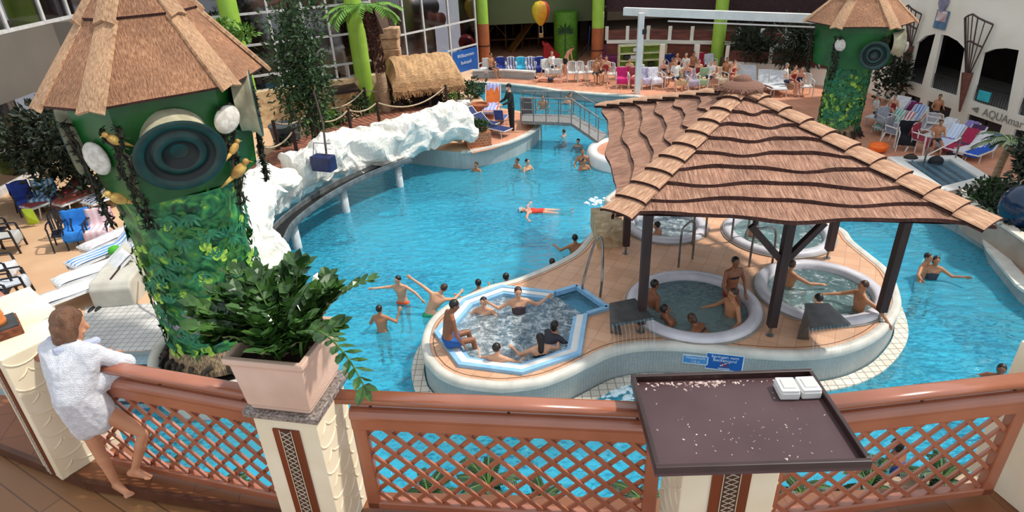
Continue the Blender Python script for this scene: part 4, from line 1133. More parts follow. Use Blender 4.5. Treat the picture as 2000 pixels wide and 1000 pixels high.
for x, y in ((580, 488), (682, 414), (791, 364)):
    p = at(x, y, 0)
    near_ = min(m_, key=lambda q: (q.xy - p.xy).length)
    obj('column', B().cyl((near_.x, near_.y, -1.0), (near_.x, near_.y, .75), .115, n=24), mat('column_white', 'c9ced0', 'b9bec2', rough=.5), t, world=True, smooth=True)
# navy box on a dark pole
p = at(632, 318, 1.75)
t = thing('hanging_box', 'navy blue box hanging from a dark pole over the white rock', 'box', tuple(p))
obj('box_body', B().box((0, 0, 0), (.62, .35, .42), rz=-.35), mat('navy_plastic', '1f2a5c', '161e44', rough=.5), t, bevel=.03)
obj('box_flap', B().box((.1, -.2, .0), (.25, .03, .3), rz=-.35), mat('black', '1a1a1c'), t)
obj('pole', B().tube([(.12, 0, .2), (.0, .6, .9), (-.5, 2.0, 1.5)], .03), m_dkpost, t)
obj('bracket', B().tube([(-.25, 0, .2), (-.2, .1, .55), (.25, .1, .5)], .015), m_steel, t)

# ================================================================ wooden walkway with rope posts
fr = [(-7.35, 12.9), (-7.4, 15.3), (-7.35, 17.4), (-7.0, 19.2), (-6.0, 21.3), (-4.4, 23.2), (-2.3, 24.6), (-1.6, 24.9)]
bk = [(-8.6, 13.2), (-8.7, 15.6), (-8.6, 17.9), (-8.1, 19.8), (-7.1, 22.2), (-5.4, 24.6), (-3.0, 26.2), (-2.1, 26.5)]
F3 = catmull([(x, y, .9) for x, y in fr], n=14); K3 = catmull([(x, y, .9) for x, y in bk], n=14)
t = thing('wooden_walkway', 'curved reddish plank walkway behind the white rock', 'walkway', (-7, 18, .6))
b = B()
for i in range(len(F3) - 1):
    p = F3[i].lerp(F3[i + 1], .5); q = K3[i].lerp(K3[i + 1], .5); w_ = min((F3[i + 1] - F3[i]).length, (K3[i + 1] - K3[i]).length) * .93
    b.bar(p, q, w_, .04)
obj('planks', b, mat('red_planks', 'a26a54', '7e4c3c', scale=3, rough=.6, stretch=(1, 1, 1)), t, world=True)
for P in (F3, K3):
    b = B()
    for p, q in zip(P, P[1:]): b.bar(p - Vector((0, 0, .12)), q - Vector((0, 0, .12)), .06, .2)
    obj('edge_board', b, mat('dark_red_wood', '4a261e', '341a14', rough=.7), t, world=True)
m_rope = mat('rope', 'cbbca4', 'a89878', scale=30, rough=.9, bump=.5); m_rpost = mat('rope_post_wood', '3c2620', '2a1a16', rough=.7)
def post_line(pts, zb_, lab, rlab, h=1.0):
    P = []
    for i, p in enumerate(pts):
        b = B().cyl(p, Vector(p) + Vector((0, 0, h)), .06, .055, n=12)
        s_ = solo('rope_post', b, m_rpost, lab[i], 'post', 'dark posts of the walkway rope', loc=tuple(p)); P.append(Vector(p) + Vector((0, 0, h - .06)))
    for i, (a, c_) in enumerate(zip(P, P[1:])):
        pp = [a.lerp(c_, s) - Vector((0, 0, .42 * 4 * s * (1 - s) * min(1.0, (a - c_).length / 3))) for s in [k / 12 for k in range(13)]]
        solo('rope', B().tube(pp, .026, n=6), m_rope, rlab[i], 'rope', 'sagging ropes along the walkway')
nth = ['first', 'second', 'third', 'fourth', 'fifth', 'sixth']
fp = [at(x, y, .92) for x, y in ((519, 345), (583, 312), (627, 288), (688, 266), (743, 250), (874, 216))]
post_line(fp, .9, ['dark rope post on the pool side of the walkway, %s from the green tower' % n for n in nth], ['beige rope on the pool side of the walkway, %s span from the green tower' % n for n in nth])
bp_ = [at(x, y, .92) for x, y in ((545, 292), (622, 256), (718, 221), (790, 205))]
post_line(bp_, .9, ['dark rope post on the planted side of the walkway, %s from the green tower' % n for n in nth[:4]], ['beige rope on the planted side of the walkway, %s span from the green tower' % n for n in nth[:3]])

# ================================================================ foot bridge
t = thing('footbridge', 'steel footbridge with tubular rails crossing the far channel', 'bridge', tuple(at(1070, 245, .6)))
z_ = .95
a0, a1 = at(1018, 236, z_), at(1116, 240, z_); b0, b1 = at(1022, 222, z_), at(1120, 224, z_)
c0_, c1_ = at(1168, 276, .45), at(1186, 262, .45)
def deckp(P, nm):
    th = Vector((0, 0, -.12)); bb = B().add(P + [p + th for p in P], [(0, 1, 2, 3), (7, 6, 5, 4), (0, 4, 5, 1), (1, 5, 6, 2), (2, 6, 7, 3), (3, 7, 4, 0)])
    obj(nm, bb, mat('bridge_grating', '8d8a88', '6f6d6c', scale=18, rough=.6, bump=.3), t, world=True)
deckp([a0, a1, b1, b0], 'deck'); deckp([a1, c0_, c1_, b1], 'ramp')
up = Vector((0, 0, .85))
for P in ([a0, a1, c0_], [b0, b1, c1_]):
    for hh, nm in ((1, 'handrail'), (.5, 'mid_rail')): obj(nm, B().tube([p + up * hh for p in P], .03 if hh == 1 else .014), m_steel, t, world=True)
    for p, q, n in ((P[0], P[1], 4), (P[1], P[2], 3)):
        for k in range(n + 1):
            if k == 0 and p is P[1]: continue
            r = p.lerp(q, k / n); obj('rail_post', B().cyl(r, r + up, .018), m_steel, t, world=True)
# ================================================================ glass walls of the hall
m_glz = glass('hall_glass', (.62, .60, .62), .13, .06)
m_mull = mat('mullion_white', 'd4d2d0', 'c2c0be', rough=.5)
m_stonew = mat('yellow_stone', 'e6c89c', 'c4a074', scale=5, rough=.9, bump=1.0, bscale=4)
m_back = mat('rock_backdrop', '6b5244', '2e2826', scale=.5, rough=.9, detail=6)
m_backr = mat('dark_red_backdrop', '6b3a3a', '33222a', scale=.6, rough=.9, detail=6)
def wall_glass(name, label, p, q, z0, z1, us, zs, r=.035, sub=None):
    "vertical glazing from p to q, mullions at fractions us, transoms at heights zs"
    p, q = Vector((p[0], p[1], 0)), Vector((q[0], q[1], 0)); d = (q - p).normalized(); L = (q - p).length
    t = thing(name, label, 'glass wall', (p.x, p.y, z0)); del t['category']; t['kind'] = 'structure'
    t['category'] = 'glass wall'
    nz = Vector((-d.y, d.x, 0))
    obj('pane', B().add([p + Vector((0, 0, z0)), q + Vector((0, 0, z0)), q + Vector((0, 0, z1)), p + Vector((0, 0, z1)), p + nz * .02 + Vector((0, 0, z0)), q + nz * .02 + Vector((0, 0, z0)), q + nz * .02 + Vector((0, 0, z1)), p + nz * .02 + Vector((0, 0, z1))], [(0, 1, 2, 3), (7, 6, 5, 4)]), m_glz, t, world=True)
    for u in us: 
        a = p + d * (L * u); obj('mullion', B().box((a.x, a.y, (z0 + z1) / 2), (r * 2, .1, z1 - z0), rz=math.atan2(d.y, d.x)), m_mull, t, world=True)
    for z in zs: obj('transom', B().bar(p + Vector((0, 0, z)), q + Vector((0, 0, z)), .09, r * 2), m_mull, t, world=True)
    if sub:
        for u in sub[0]:
            a = p + d * (L * u); obj('mullion', B().box((a.x, a.y, (z0 + sub[1]) / 2), (r * 1.6, .08, sub[1] - z0), rz=math.atan2(d.y, d.x)), m_mull, t, world=True)
    return t
W1a, W1b = Vector((-15.5, 21.5, 0)), Vector((-5.2, 27.0, 0))
dW = (W1b - W1a).normalized(); LW = (W1b - W1a).length
def uW(px, py): return (on_plane(px, py, W1a, dW).xy - W1a.xy).length / LW
def zW(px, py): return on_plane(px, py, W1a, dW).z
zt1 = zW(666, 126); zt2 = zW(647, 70); zt3 = zW(626, 13)
wall_glass('window_1', 'tall white-framed glass wall behind the planted walkway', W1a, W1b, 2.0, 9.5,
           [0, .12, .24, uW(440, 40), uW(534, 80), uW(600, 80), uW(647, 80), 1.0], [2.0, zt1, zt2, zt3, zt3 + 1.7, 8.5], .04, sub=([uW(495, 160), uW(546, 155), uW(629, 140), uW(680, 135)], zt1))
b = B(); nW = Vector((dW.y, -dW.x, 0))
b.bar(W1a + Vector((0, 0, 1.3)) + nW * .0, W1b + Vector((0, 0, 1.3)), .45, 1.4)
struct('wall_stone', b, m_stonew, label='rough yellow stone base wall under the tall glass wall')
b = B().bar(W1a - nW * 3 + Vector((0, 0, 5)), W1b - nW * 3 + Vector((0, 0, 5)), .2, 10); struct('wall_back', b, m_backr)
b = B(); r_ = random.Random(4)
for k in range(7):
    u = .35 + .11 * k; c_ = W1a + dW * LW * u - nW * 1.8
    b.hull([c_ + Vector((r_.uniform(-1.3, 1.3), r_.uniform(-.6, .6), r_.uniform(2, 5.2 + math.sin(k) * 1))) for _ in range(24)])
o = solo('artificial_rock', b, m_back, 'brown rock formation standing behind the tall glass wall', 'rock')
# right part of the glass wall, towards the play hall
W2a, W2b = Vector((-6.7, 27.6, 0)), Vector((-1.35, 34.4, 0)); dW2 = (W2b - W2a).normalized(); L2 = (W2b - W2a).length
def u2(px, py): return (on_plane(px, py, W2a, dW2).xy - W2a.xy).length / L2
def z2(px, py): return on_plane(px, py, W2a, dW2).z
wall_glass('window_2', 'white-framed glass wall between the rock column and the play hall', W2a, W2b, ZF, 8.5,
           [0, u2(792, 80), u2(830, 80), u2(879, 80), 1.0], [z2(860, 104), z2(860, 52), z2(860, 52) + 1.9], .04, sub=([u2(805, 115)], z2(860, 104)))
nW2 = Vector((dW2.y, -dW2.x, 0))
struct('wall_back_2', B().bar(W2a - nW2 * 3 - dW2 * 2 + Vector((0, 0, 5)), W2b - nW2 * 3 + Vector((0, 0, 5)), .2, 10), mat('brown_backdrop', '7a6658', '4f3f38', scale=.5, rough=.9))
# things behind that glass
def g2(px, py, off): return on_plane(px, py, W2a - nW2 * off, dW2)
p = g2(911, 83, .6); solo('ball', B().ell(p, (.42, .42, .42), nu=24, nv=16), mat('dark_red', '8a1c24', rough=.4), 'large dark red ball behind the glass wall beside the play hall', 'ball', smooth=True)
p = g2(862, 38, 1.2); q = g2(830, 36, 1.2); solo('tube_slide', B().tube([q, (p + q) / 2, p], .33, n=20), mat('tube_red', 'a0523f', '8a4434'), 'reddish tube end seen through the upper glass wall', 'slide', smooth=True)
p = g2(846, 14, 1.4); q = g2(815, 10, 1.4); solo('tube_slide', B().tube([q, p], .42, n=20), mat('tube_grey', '4a4644', '3a3634'), 'dark grey tube end seen through the top of the glass wall', 'slide', smooth=True)
# blue banners hung on the glass
def banner(px0, py0, px1, py1, label, m, lines):
    a = on_plane(px0, py0, W2a + nW2 * .08, dW2); c_ = on_plane(px1, py1, W2a + nW2 * .08, dW2)
    t = thing('banner', label, 'banner', tuple((a + c_) / 2))
    wd = (c_.xy - a.xy).length; hd = a.z - c_.z
    obj('banner_cloth', B().bar(a + Vector((0, 0, -hd / 2)), Vector((c_.x, c_.y, a.z - hd / 2)), .02, hd), m, t, world=True)
    for s, sz, dz in lines: text_mesh('lettering', s, sz, m_signw, frame_M((a + c_) / 2 + nW2 * .03 + Vector((0, 0, dz)), dW2), t)
banner(884, 103, 934, 134, 'blue banner with white writing low on the glass wall beside the orange column', m_blue, [('Willkommen', .25, .22), ('Badespaß', .22, -.12)])
banner(838, 107, 876, 128, 'pale blue banner strip left of the blue banner, above the thatched hut', m_ltb2, [('Aqua Park', .2, .12)])
# rock column
b = B(); P_ = Vector((-4.75, 28.6, 0)); r_ = random.Random(8)
pt = [on_plane(x, y, (P_.x, P_.y), (1, .3)) for x, y in ((742, 150), (788, 150), (742, 55), (785, 55))]
for k in range(7):
    f = k / 7; z0_ = .6 + (pt[2].z - .6) * f; z1_ = .6 + (pt[2].z - .6) * (f + 1 / 7)
    b.hull([Vector((P_.x + sx * (.52 + r_.uniform(-.06, .06)), P_.y + sy * (.4 + r_.uniform(-.05, .05)), z)) for sx in (-1, 1) for sy in (-1, 1) for z in (z0_, z1_)])
x_ = (pt[0].x + pt[1].x) / 2 - P_.x; b.move((x_, 0, 0))
solo('rock_column', b, mat('sandstone2', 'c9a584', '9a7a5c', scale=4, rough=.9, bump=1), 'square sandstone column behind the palm trunk', 'column', bevel=.05)
# left side wall with overhanging upper floor
L0, L1 = Vector((-15.8, 11.5, 0)), Vector((-15.5, 21.5, 0)); dL = (L1 - L0).normalized(); LL = (L1 - L0).length
def uL(px, py): return ((on_plane(px, py, L0, dL) - L0).xy.length) / LL
struct('wall_left_sill', B().bar(L0 + Vector((0, 0, ZD + .1)), L1 + Vector((0, 0, ZD + .1)), .22, .2), m_mull)
zf0 = on_plane(0, 190, L0 + Vector((1.0, 0, 0)), dL).z
zf1 = on_plane(0, 60, L0 + Vector((1.0, 0, 0)), dL).z
wall_glass('window_3', 'dark glass wall under the grey overhang at the left', L0, L1, ZD + .15, zf0 + .3, [.1, .3, .5, uL(40, 260), uL(75, 330), 1.0], [ZD + .2, on_plane(15, 290, L0, dL).z], .045)
struct('wall_back_left', B().bar(L0 + Vector((-2.5, 0, 3)), L1 + Vector((-2.5, 2, 3)), .2, 7), mat('grey_backdrop', '3c4244', '2c3032', scale=.6))
b = B().box((-16.0, 16.5, (zf0 + zf1) / 2), (4.2, 11.5, zf1 - zf0))
e0 = W1a + dW * .5; b.bar(e0 + Vector((0, 0, (zf0 + zf1) / 2)) + nW * .4, W1a + dW * 4.2 + nW * .4 + Vector((0, 0, (zf0 + zf1) / 2)), 1.6, zf1 - zf0)
struct('wall_overhang', b, mat('grey_brown_render', '6f675f', '625b54', scale=.4, rough=.8), label='grey brown overhanging upper floor at the left')
wall_glass('window_4', 'white-framed upper glass wall above the grey overhang', (-14.2, 11), (-13.9, 22.3), zf1, zf1 + 5, [.2, .45, .6, .72, .86, .97], [zf1 + .05, zf1 + 1.2, zf1 + 2.6], .05)
struct('wall_back_upper', B().box((-17.5, 16.5, zf1 + 3), (.2, 12, 6)), m_backr)

# ================================================================ lime green columns
def column(px, py, z, R, top, label, split=None, zb=None, zt=None):
    p = at(px, py, z); zb = z if zb is None else zb
    t = thing('round_column', label, 'column', (p.x, p.y, zb), group=None)
    if split: 
        obj('orange_foot', B().cyl((p.x, p.y, zb), (p.x, p.y, split), R * 1.02, n=28), m_orange, t, world=True, smooth=False)
        obj('lime_shaft', B().cyl((p.x, p.y, split), (p.x, p.y, top), R, n=28), m_lime, t, world=True)
        obj('band', B().lathe([(R * 1.05, split - 1.15), (R * 1.05, split - 1.08)], c=(p.x, p.y, 0), n=28), m_ornd, t, world=True)
    else: obj('lime_shaft', B().cyl((p.x, p.y, zb), (p.x, p.y, top), R, n=28), m_lime, t, world=True, smooth=False)
    return t
def zat(px, py, pxy):
    lo, hi = -2, 12
    for _ in range(40):
        m_ = (lo + hi) / 2
        if proj((pxy[0], pxy[1], m_))[1] > py: lo = m_
        else: hi = m_
    return lo
pA = at(948, 132, ZF); pB = at(1166, 128, ZF)
column(948, 132, ZF, .30, 8.5, 'round column, lime green above and orange below, left of the play hall', split=zat(0, 46, pA))
column(1166, 128, ZF, .31, 8.5, 'round column, lime green above and orange below, right of the play hall', split=zat(0, 54, pB))
column(1397, 137, ZF, .31, 8.5, 'lime green round column standing between the sunbathers at the far side')
column(719, 214, ZD, .34, 9.0, 'lime green round column beside the palm trunk')
column(500, 250, ZD, .34, 9.0, 'lime green round column rising behind the near jungle tower')
column(160, 330, ZD, .36, 9.0, 'lime green round column behind the left eave of the near tower')

def fx(px, py, y):
    d = cf * FPX + cr * (px - 1000) - cu * (py - 500); return Vector((0, 0, CZ)) + d * (y / d.y)
# ================================================================ play hall behind the two columns
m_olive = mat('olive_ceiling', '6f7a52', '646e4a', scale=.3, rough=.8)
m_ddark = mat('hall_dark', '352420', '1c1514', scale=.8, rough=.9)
ZC = 5.5
struct('ceiling_hall', B().plate([(-1.6, 36), (5.8, 36), (5.8, 47.5), (-2, 47.5)], ZC, ZC + .2), m_olive)
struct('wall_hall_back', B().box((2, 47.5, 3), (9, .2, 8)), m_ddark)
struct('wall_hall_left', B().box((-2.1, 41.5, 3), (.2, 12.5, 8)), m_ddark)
struct('wall_hall_sun_block', B().box((5.6, 41.8, 4), (.2, 11.4, 8)), m_ddark)  # added side wall that keeps the sun out of the hall
zb_h = fx(1053, 45, 37.6).z
struct('wall_hall_upper', B().box((2.0, 37.8, zb_h + 3), (7.6, .3, 6)), m_olive)
r_ = random.Random(17)
t = thing('play_structure', 'dark brown wooden climbing structure deep inside the play hall', 'play structure', (1.2, 40.5, ZF))
for k in range(9): obj('pole', B().cyl((-.8 + k * .5, 40.2 + (k % 2) * 1.2, ZF), (-.8 + k * .5, 40.2 + (k % 2) * 1.2, 2.6 + (k % 3) * .3), .06), mat('brown_wood', '6b3f24', '4c2b18', rough=.7), t, world=True)
for z in (1.0, 1.9, 2.6): obj('platform', B().box((1.2, 40.8, z), (4.2, 1.4, .08)), mat('brown_wood', '6b3f24'), t, world=True)
obj('ramp', B().bar((.4, 39.6, ZF), (1.8, 40.3, 2.0), .7, .06), mat('ochre_wood', 'a8702c', '85561f', rough=.7), t, world=True)
obj('net', B().bar((-1, 40, 1.2), (0.2, 40.0, 2.6), .02, .02).bar((-1, 40, 2.6), (.2, 40.0, 1.2), .02, .02).bar((-1, 40, 1.9), (.2, 40, 1.9), .02, .02), m_rope, t, world=True)
pg = Vector((3.55, 37.0, ZF))
t = thing('green_block', 'bright green painted round block with a dark palm motif in the play hall', 'play block', tuple(pg))
obj('block_body', B().cyl((0, 0, 0), (0, 0, 2.5), .66, n=32), mat('play_green', '5f962a', '4f8420', rough=.6), t)
b = B()
for k in range(9):
    a = math.radians(-20 + k * 27.5); b.leaf((-.1, -.70, 1.5), (math.cos(a), -.05, math.sin(a) * .6 + .1), .52, .12, up=(0, -1, 0))
b.bar((-.1, -.69, 0.2), (-.1, -.69, 1.5), .08, .03)
obj('palm_motif', b, mat('motif_green', '1d4a1c', '15380f'), t)
t = thing('toddler_slide', 'red plastic play slide at the front of the play hall', 'slide', tuple(at(1078, 118, ZF)))
b = B(); b.hull([(-.5, 0, 0), (.6, 0, 0), (-.5, .5, 0), (.6, .5, 0), (-.45, 0, .9), (-.45, .5, .9), (-.2, 0, .95), (-.2, .5, .95)])
obj('slide_body', b, mat('toy_red', 'b81c1e', '98161a', rough=.4), t, bevel=.04)
obj('slide_side', B().bar((-.5, -.03, .95), (.65, -.03, .1), .05, .12).bar((-.5, .53, .95), (.65, .53, .1), .05, .12), mat('toy_red', 'b81c1e'), t)
t = thing('slide_ramp', 'thin grey ramp with a blue figure banner beside the right orange column', 'slide', tuple(at(1140, 115, ZF)))
q0, q1 = at(1120, 125, ZF), at(1150, 104, .6); q0.z -= .1
obj('ramp_rail', B().bar(q0 + Vector((0, 0, .1)), q1 + Vector((0, 0, .5)), .06, .1), m_steel, t, world=True)
obj('blue_flag', B().bar(q1 + Vector((0, .5, -.1)), q1 + Vector((.1, .5, 1.4)), .25, .03), mat('flag_blue', '3c62a8', '2c4a86'), t, world=True)
# balloon hanging in front
pb = at(1053, 72, 2.0); pb = Vector((2.05, 35.0, zat(0, 26, (2.05, 35.0))))
t = thing('hanging_balloon', 'multicoloured toy hot air balloon hanging before the play hall', 'balloon', tuple(pb))
prof = [(.0, .62), (.28, .56), (.44, .36), (.48, .12), (.40, -.18), (.24, -.45), (.1, -.60)]
cols = ['e0a020', 'c23a2a', '5a4a9a', '3c7ac0', '2f8a3c', 'e0c030']
for k, c_ in enumerate(cols):
    obj('gore', B().lathe(prof, n=6, a0=2 * PI * k / 6 - 1.9, a1=2 * PI * (k + 1) / 6 - 1.9), mat('gore_' + c_, c_, rough=.5), t, smooth=True)
obj('basket', B().box((0, 0, -1.1), (.22, .22, .2)), mat('basket_straw', 'b08c54', '8f6e3c'), t, bevel=.02)
obj('basket_ropes', B().cyl((-.1, -.1, -1.0), (-.09, -.05, -.6), .008).cyl((.1, -.1, -1.0), (.09, -.05, -.6), .008).cyl((.1, .1, -1.0), (.05, .05, -.6), .008), m_rope, t)
obj('hanging_line', B().cyl((0, 0, .6), (0, 0, ZC + 3 - pb.z), .008), m_black, t)

nth3 = ['first', 'second', 'third']
# ================================================================ terraces on the far right
m_brickt = brick('terrace_brick', '8c5242', '74402f', '5a3a30', .25, .08, .008, offset=.5, rough=.85, rotx=PI / 2)
m_redpanel = mat('mahogany_panel', '7a4034', '582a22', scale=1.5, rough=.5, stretch=(1, 1, 6))
def fx_old(px, py, y): 
    d = cf * FPX + cr * (px - 1000) - cu * (py - 500); return Vector((0, 0, CZ)) + d * (y / d.y)
# lower cream wall on the right, brick terrace face on the left
TF = 1.05
lw = [Vector((10.7, 31.0, ZF)), Vector((12.4, 30.0, ZF)), Vector((14.0, 28.6, ZF)), Vector((14.9, 27.6, ZF))]
b = B()
for p, q in zip(lw, lw[1:]): b.bar(p + Vector((0, 0, .35)), q + Vector((0, 0, .35)), .25, .7)
struct('wall_terrace_low', b, m_cream2, label='low cream wall of the lower terrace')
up1 = [Vector((5.5, 34.8, 0)), Vector((7.6, 34.4, 0)), Vector((10.7, 33.2, 0)), Vector((13.6, 31.4, 0)), Vector((17.2, 28.6, 0))]
tp = [(p.x, p.y) for p in lw]; up2 = [(p.x, p.y) for p in up1]
struct('terrace_lower_floor', B().plate(ccw(tp + [up2[4], up2[3], up2[2]]), .2, TF - .02), mat('terrace_floor_brown', '6e5146', '5a4238', scale=1))
def balustrade(pts, z, label, hgt=.75, pitch=1.75):
    t = thing('balustrade', label, 'balustrade', (pts[0].x, pts[0].y, z)); k = 0
    for p, q in zip(pts, pts[1:]):
        L = (q - p).length; n = max(1, round(L / pitch)); d = (q - p).normalized()
        for i in range(n):
            a, c_ = p.lerp(q, i / n), p.lerp(q, (i + 1) / n)
            a2, c2 = Vector((a.x, a.y, z + hgt * .45)), Vector((c_.x, c_.y, z + hgt * .45))
            obj('panel', B().bar(a2, c2, .06, hgt * .8), m_redpanel, t, world=True)
            obj('pillar', B().box((a.x, a.y, z + hgt * .5 + .05), (.17, .17, hgt + .08), rz=math.atan2(d.y, d.x)), m_cream2, t, world=True)
    return t
balustrade([Vector((p.x, p.y, 0)) for p in lw], TF, 'lower balustrade of red brown boards between cream pillars on the far terrace', hgt=.6, pitch=1.9)
b = B(); b2 = B()
for p, q in zip(up1, up1[1:]):
    b.bar(p + Vector((0, 0, .9)), q + Vector((0, 0, .9)), .3, 1.15)
    b2.bar(p + Vector((0, -.05, 1.54)), q + Vector((0, -.05, 1.54)), .42, .14)
struct('wall_terrace_brick', b, m_brickt, label='brick wall below the upper terrace'); struct('trim_7', b2, m_cream2)
balustrade(up1, 1.6, 'upper balustrade of red brown boards between cream pillars above the brick wall', hgt=.6, pitch=1.3)
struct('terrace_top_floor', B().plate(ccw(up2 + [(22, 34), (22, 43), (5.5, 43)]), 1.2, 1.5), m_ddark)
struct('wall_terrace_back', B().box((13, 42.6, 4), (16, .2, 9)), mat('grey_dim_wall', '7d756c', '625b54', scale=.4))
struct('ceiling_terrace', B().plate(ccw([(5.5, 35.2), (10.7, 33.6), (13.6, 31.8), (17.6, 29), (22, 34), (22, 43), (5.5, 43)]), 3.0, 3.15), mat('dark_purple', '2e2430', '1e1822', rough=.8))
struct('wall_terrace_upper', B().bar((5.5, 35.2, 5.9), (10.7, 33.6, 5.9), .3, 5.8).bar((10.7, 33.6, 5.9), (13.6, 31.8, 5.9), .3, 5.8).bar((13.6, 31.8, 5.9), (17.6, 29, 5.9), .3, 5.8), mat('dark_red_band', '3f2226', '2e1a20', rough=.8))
for px_ in (1234, 1320, 1352):
    pass
for i, (x, y) in enumerate(((8, 38), (12, 36.5), (15.5, 33))):
    L_ = bpy.data.lights.new('terrace_fill_light', 'POINT'); L_.energy = 110; L_.color = (1, .82, .62); L_.shadow_soft_size = .3  # added fill light that brightens the dark terrace
    lo_ = bpy.data.objects.new('terrace_fill_light', L_); COL.objects.link(lo_); lo_.location = (x, y, 2.7)
    obj_ = solo('added_lamp_body', B().lathe([(.12, .0), (.14, .1), (.05, .14), (0.001, .14)], n=16), m_white, 'added round white lamp body of the fill light under the dark terrace ceiling, %s from the left' % nth3[i], 'lamp', 'added terrace fill lamps'); obj_.location = (x, y, 2.86)
# purple bench, shelf rack
p = at(1197, 118, .9)
t = thing('sofa', 'purple bench seat in front of the brick terrace', 'sofa', tuple(at(1197, 128, ZF)))
obj('seat', B().box((0, 0, .3), (1.4, .6, .45)), mat('purple', '7a2a5e', '62204c', rough=.6), t, bevel=.05); obj('backrest', B().box((0, .3, .7), (1.4, .18, .7)), mat('purple', '7a2a5e'), t, bevel=.05)
rk = at(1252, 138, ZF)
t = thing('towel_rack', 'green shelf rack with pale shelves in front of the brick wall', 'shelf', tuple(rk))
obj('rack_back', B().box((0, .2, .65), (2.3, .05, 1.3)), mat('rack_green', '8fb03c', '7a9a30', rough=.6), t)
for z in (.15, .55, .9, 1.28): obj('shelf', B().box((0, 0, z), (2.35, .45, .05)), mat('rack_cream', 'd6dcae', 'c8cea0'), t)
for x in (-1.17, 0, 1.17): obj('upright', B().box((x, 0, .65), (.05, .45, 1.3)), mat('rack_cream', 'd6dcae'), t)
for x, z, c_, n_ in ((-.75, .58, '2c3a30', 'dark'), (-.3, .95, 'e6e6e6', 'white'), (-.45, .58, 'd9dde2', 'pale'), (.5, .18, '2a3424', 'dark green')):
    solo('bag', B().box((rk.x + x, rk.y - .02, rk.z + z + .12), (.34, .3, .22)), mat('bag_' + c_, c_, rough=.8), '%s bag on the green towel rack, at height %s' % (n_, {.58: 'middle', .95: 'upper', .18: 'lower'}[z]), 'bag', bevel=.05)
for (x, y, lab) in ((1290, 148, 'left'), (1356, 150, 'right')):
    p = at(x, y, ZF); solo('cream_post', B().box((p.x, p.y, ZF + .75), (.22, .22, 1.5)), m_cream2, 'cream square post behind the far sunbathers, %s of the two' % lab, 'post', bevel=.01)

# white gantry
t = thing('white_gantry', 'long white beam on a white post above the far pool edge', 'gantry', tuple(at(1243, 186, ZF)))
pz = 3.75; g0, g1 = at(1219, 22, pz), at(1610, 37, pz); gp = at(1253, 25, pz)
obj('post', B().box((gp.x, gp.y, (pz + ZF) / 2), (.24, .24, pz - ZF)), m_white, t, world=True, bevel=.01)
obj('beam', B().bar(g0, g1, .22, .32), m_white, t, world=True, bevel=.01)
obj('lower_tube', B().tube([g0.lerp(g1, .25) - Vector((0, 0, .32)), g1 - Vector((0, 0, .3))], .03), m_white, t, world=True)
obj('beam_seams', B().box(g0.lerp(g1, .33), (.02, .25, .24)).box(g0.lerp(g1, .6), (.02, .25, .24)), mat('grey_seam', '8a8a8c'), t, world=True)
obj('lamp_head', B().box(gp + Vector((.14, -.1, -.75)), (.18, .2, .2)), m_black, t, world=True, bevel=.02)

# ================================================================ cream building on the right with arches
Fa, Fb = Vector((15.48, 26.2, 0)), Vector((16.75, 16.8, 0)); dF = (Fb - Fa).normalized(); nF = Vector((dF.y, -dF.x, 0))
if nF.x > 0: nF = -nF
def F(px, py, off=0.0): return on_plane(px, py, Fa + nF * off, dF)
def Fuv(px, py):
    p = F(px, py); return ((p - Fa).dot(dF), p.z)
def facade():
    U0, U1, ZT = -.6, 13.0, 7.6
    holes = []
    def arch(pts): return [Fuv(*p) for p in pts]
    arches = [arch([(1773, 156), (1800, 167), (1827, 66), (1808, 70), (1790, 84)]),
              arch([(1815, 173), (1868, 187), (1884, 95), (1870, 80), (1852, 70), (1838, 67)]),
              arch([(1897, 197), (1967, 218), (1990, 98), (1965, 94), (1940, 96), (1918, 104)])]
    # continue out of frame
    u0, z0 = Fuv(1985, 222); sh = arches[2]
    du = Fuv(1897, 197)[0] - Fuv(1815, 173)[0]
    last = [(u + (sh[1][0] - sh[0][0]) + .35, z) for u, z in sh]; arches.append(last)
    low = []
    for a in ([(1766, 180), (1798, 192), (1792, 213), (1760, 200)], [(1811, 197), (1858, 211), (1852, 236), (1806, 222)], [(1890, 223), (1957, 243), (1950, 268), (1884, 248)]):
        low.append([Fuv(*p) for p in a])
    u_, _ = low[2][1]; low.append([(u_ + .5, low[2][1][1]), (u_ + 2.3, low[2][1][1]), (u_ + 2.3, low[2][2][1]), (u_ + .5, low[2][2][1])])
    for l in low:
        zt_ = sum(z for u, z in l[:2]) / 2; ua = (l[0][0] + l[3][0]) / 2; ub = (l[1][0] + l[2][0]) / 2
        l[:] = [(ua, ZF + .06), (ub, ZF + .06), (ub, zt_), (ua, zt_)]
    zs = sum(a[0][1] + a[1][1] for a in arches) / 8
    for a in arches:
        a[0] = (a[0][0], zs); a[1] = (a[1][0], zs)
    holes = arches + low
    outer = [(U0, ZF - .3), (U1, ZF - .3), (U1, ZT), (U0, ZT)]
    b = B().plate(outer, 0, .12, holes=holes)
    M = Matrix((dF, Vector((0, 0, 1)), nF)).transposed()
    b.v = [Fa + M @ Vector((v.x, v.y, v.z - .12)) for v in b.v]
    return b, arches, low, zs, M
b, arches, low, zs, MF = facade()
struct('wall_right', b, m_cream2, label='cream building front with arched openings on the right')
def FP(u, z, off=0): return Fa + dF * u + Vector((0, 0, z)) + nF * off
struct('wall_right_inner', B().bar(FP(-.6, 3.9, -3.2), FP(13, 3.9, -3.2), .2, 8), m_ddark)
struct('wall_right_end', B().bar(FP(-.6, 3.9, 0), FP(-.6, 3.9, -3.2), .15, 8), m_ddark)
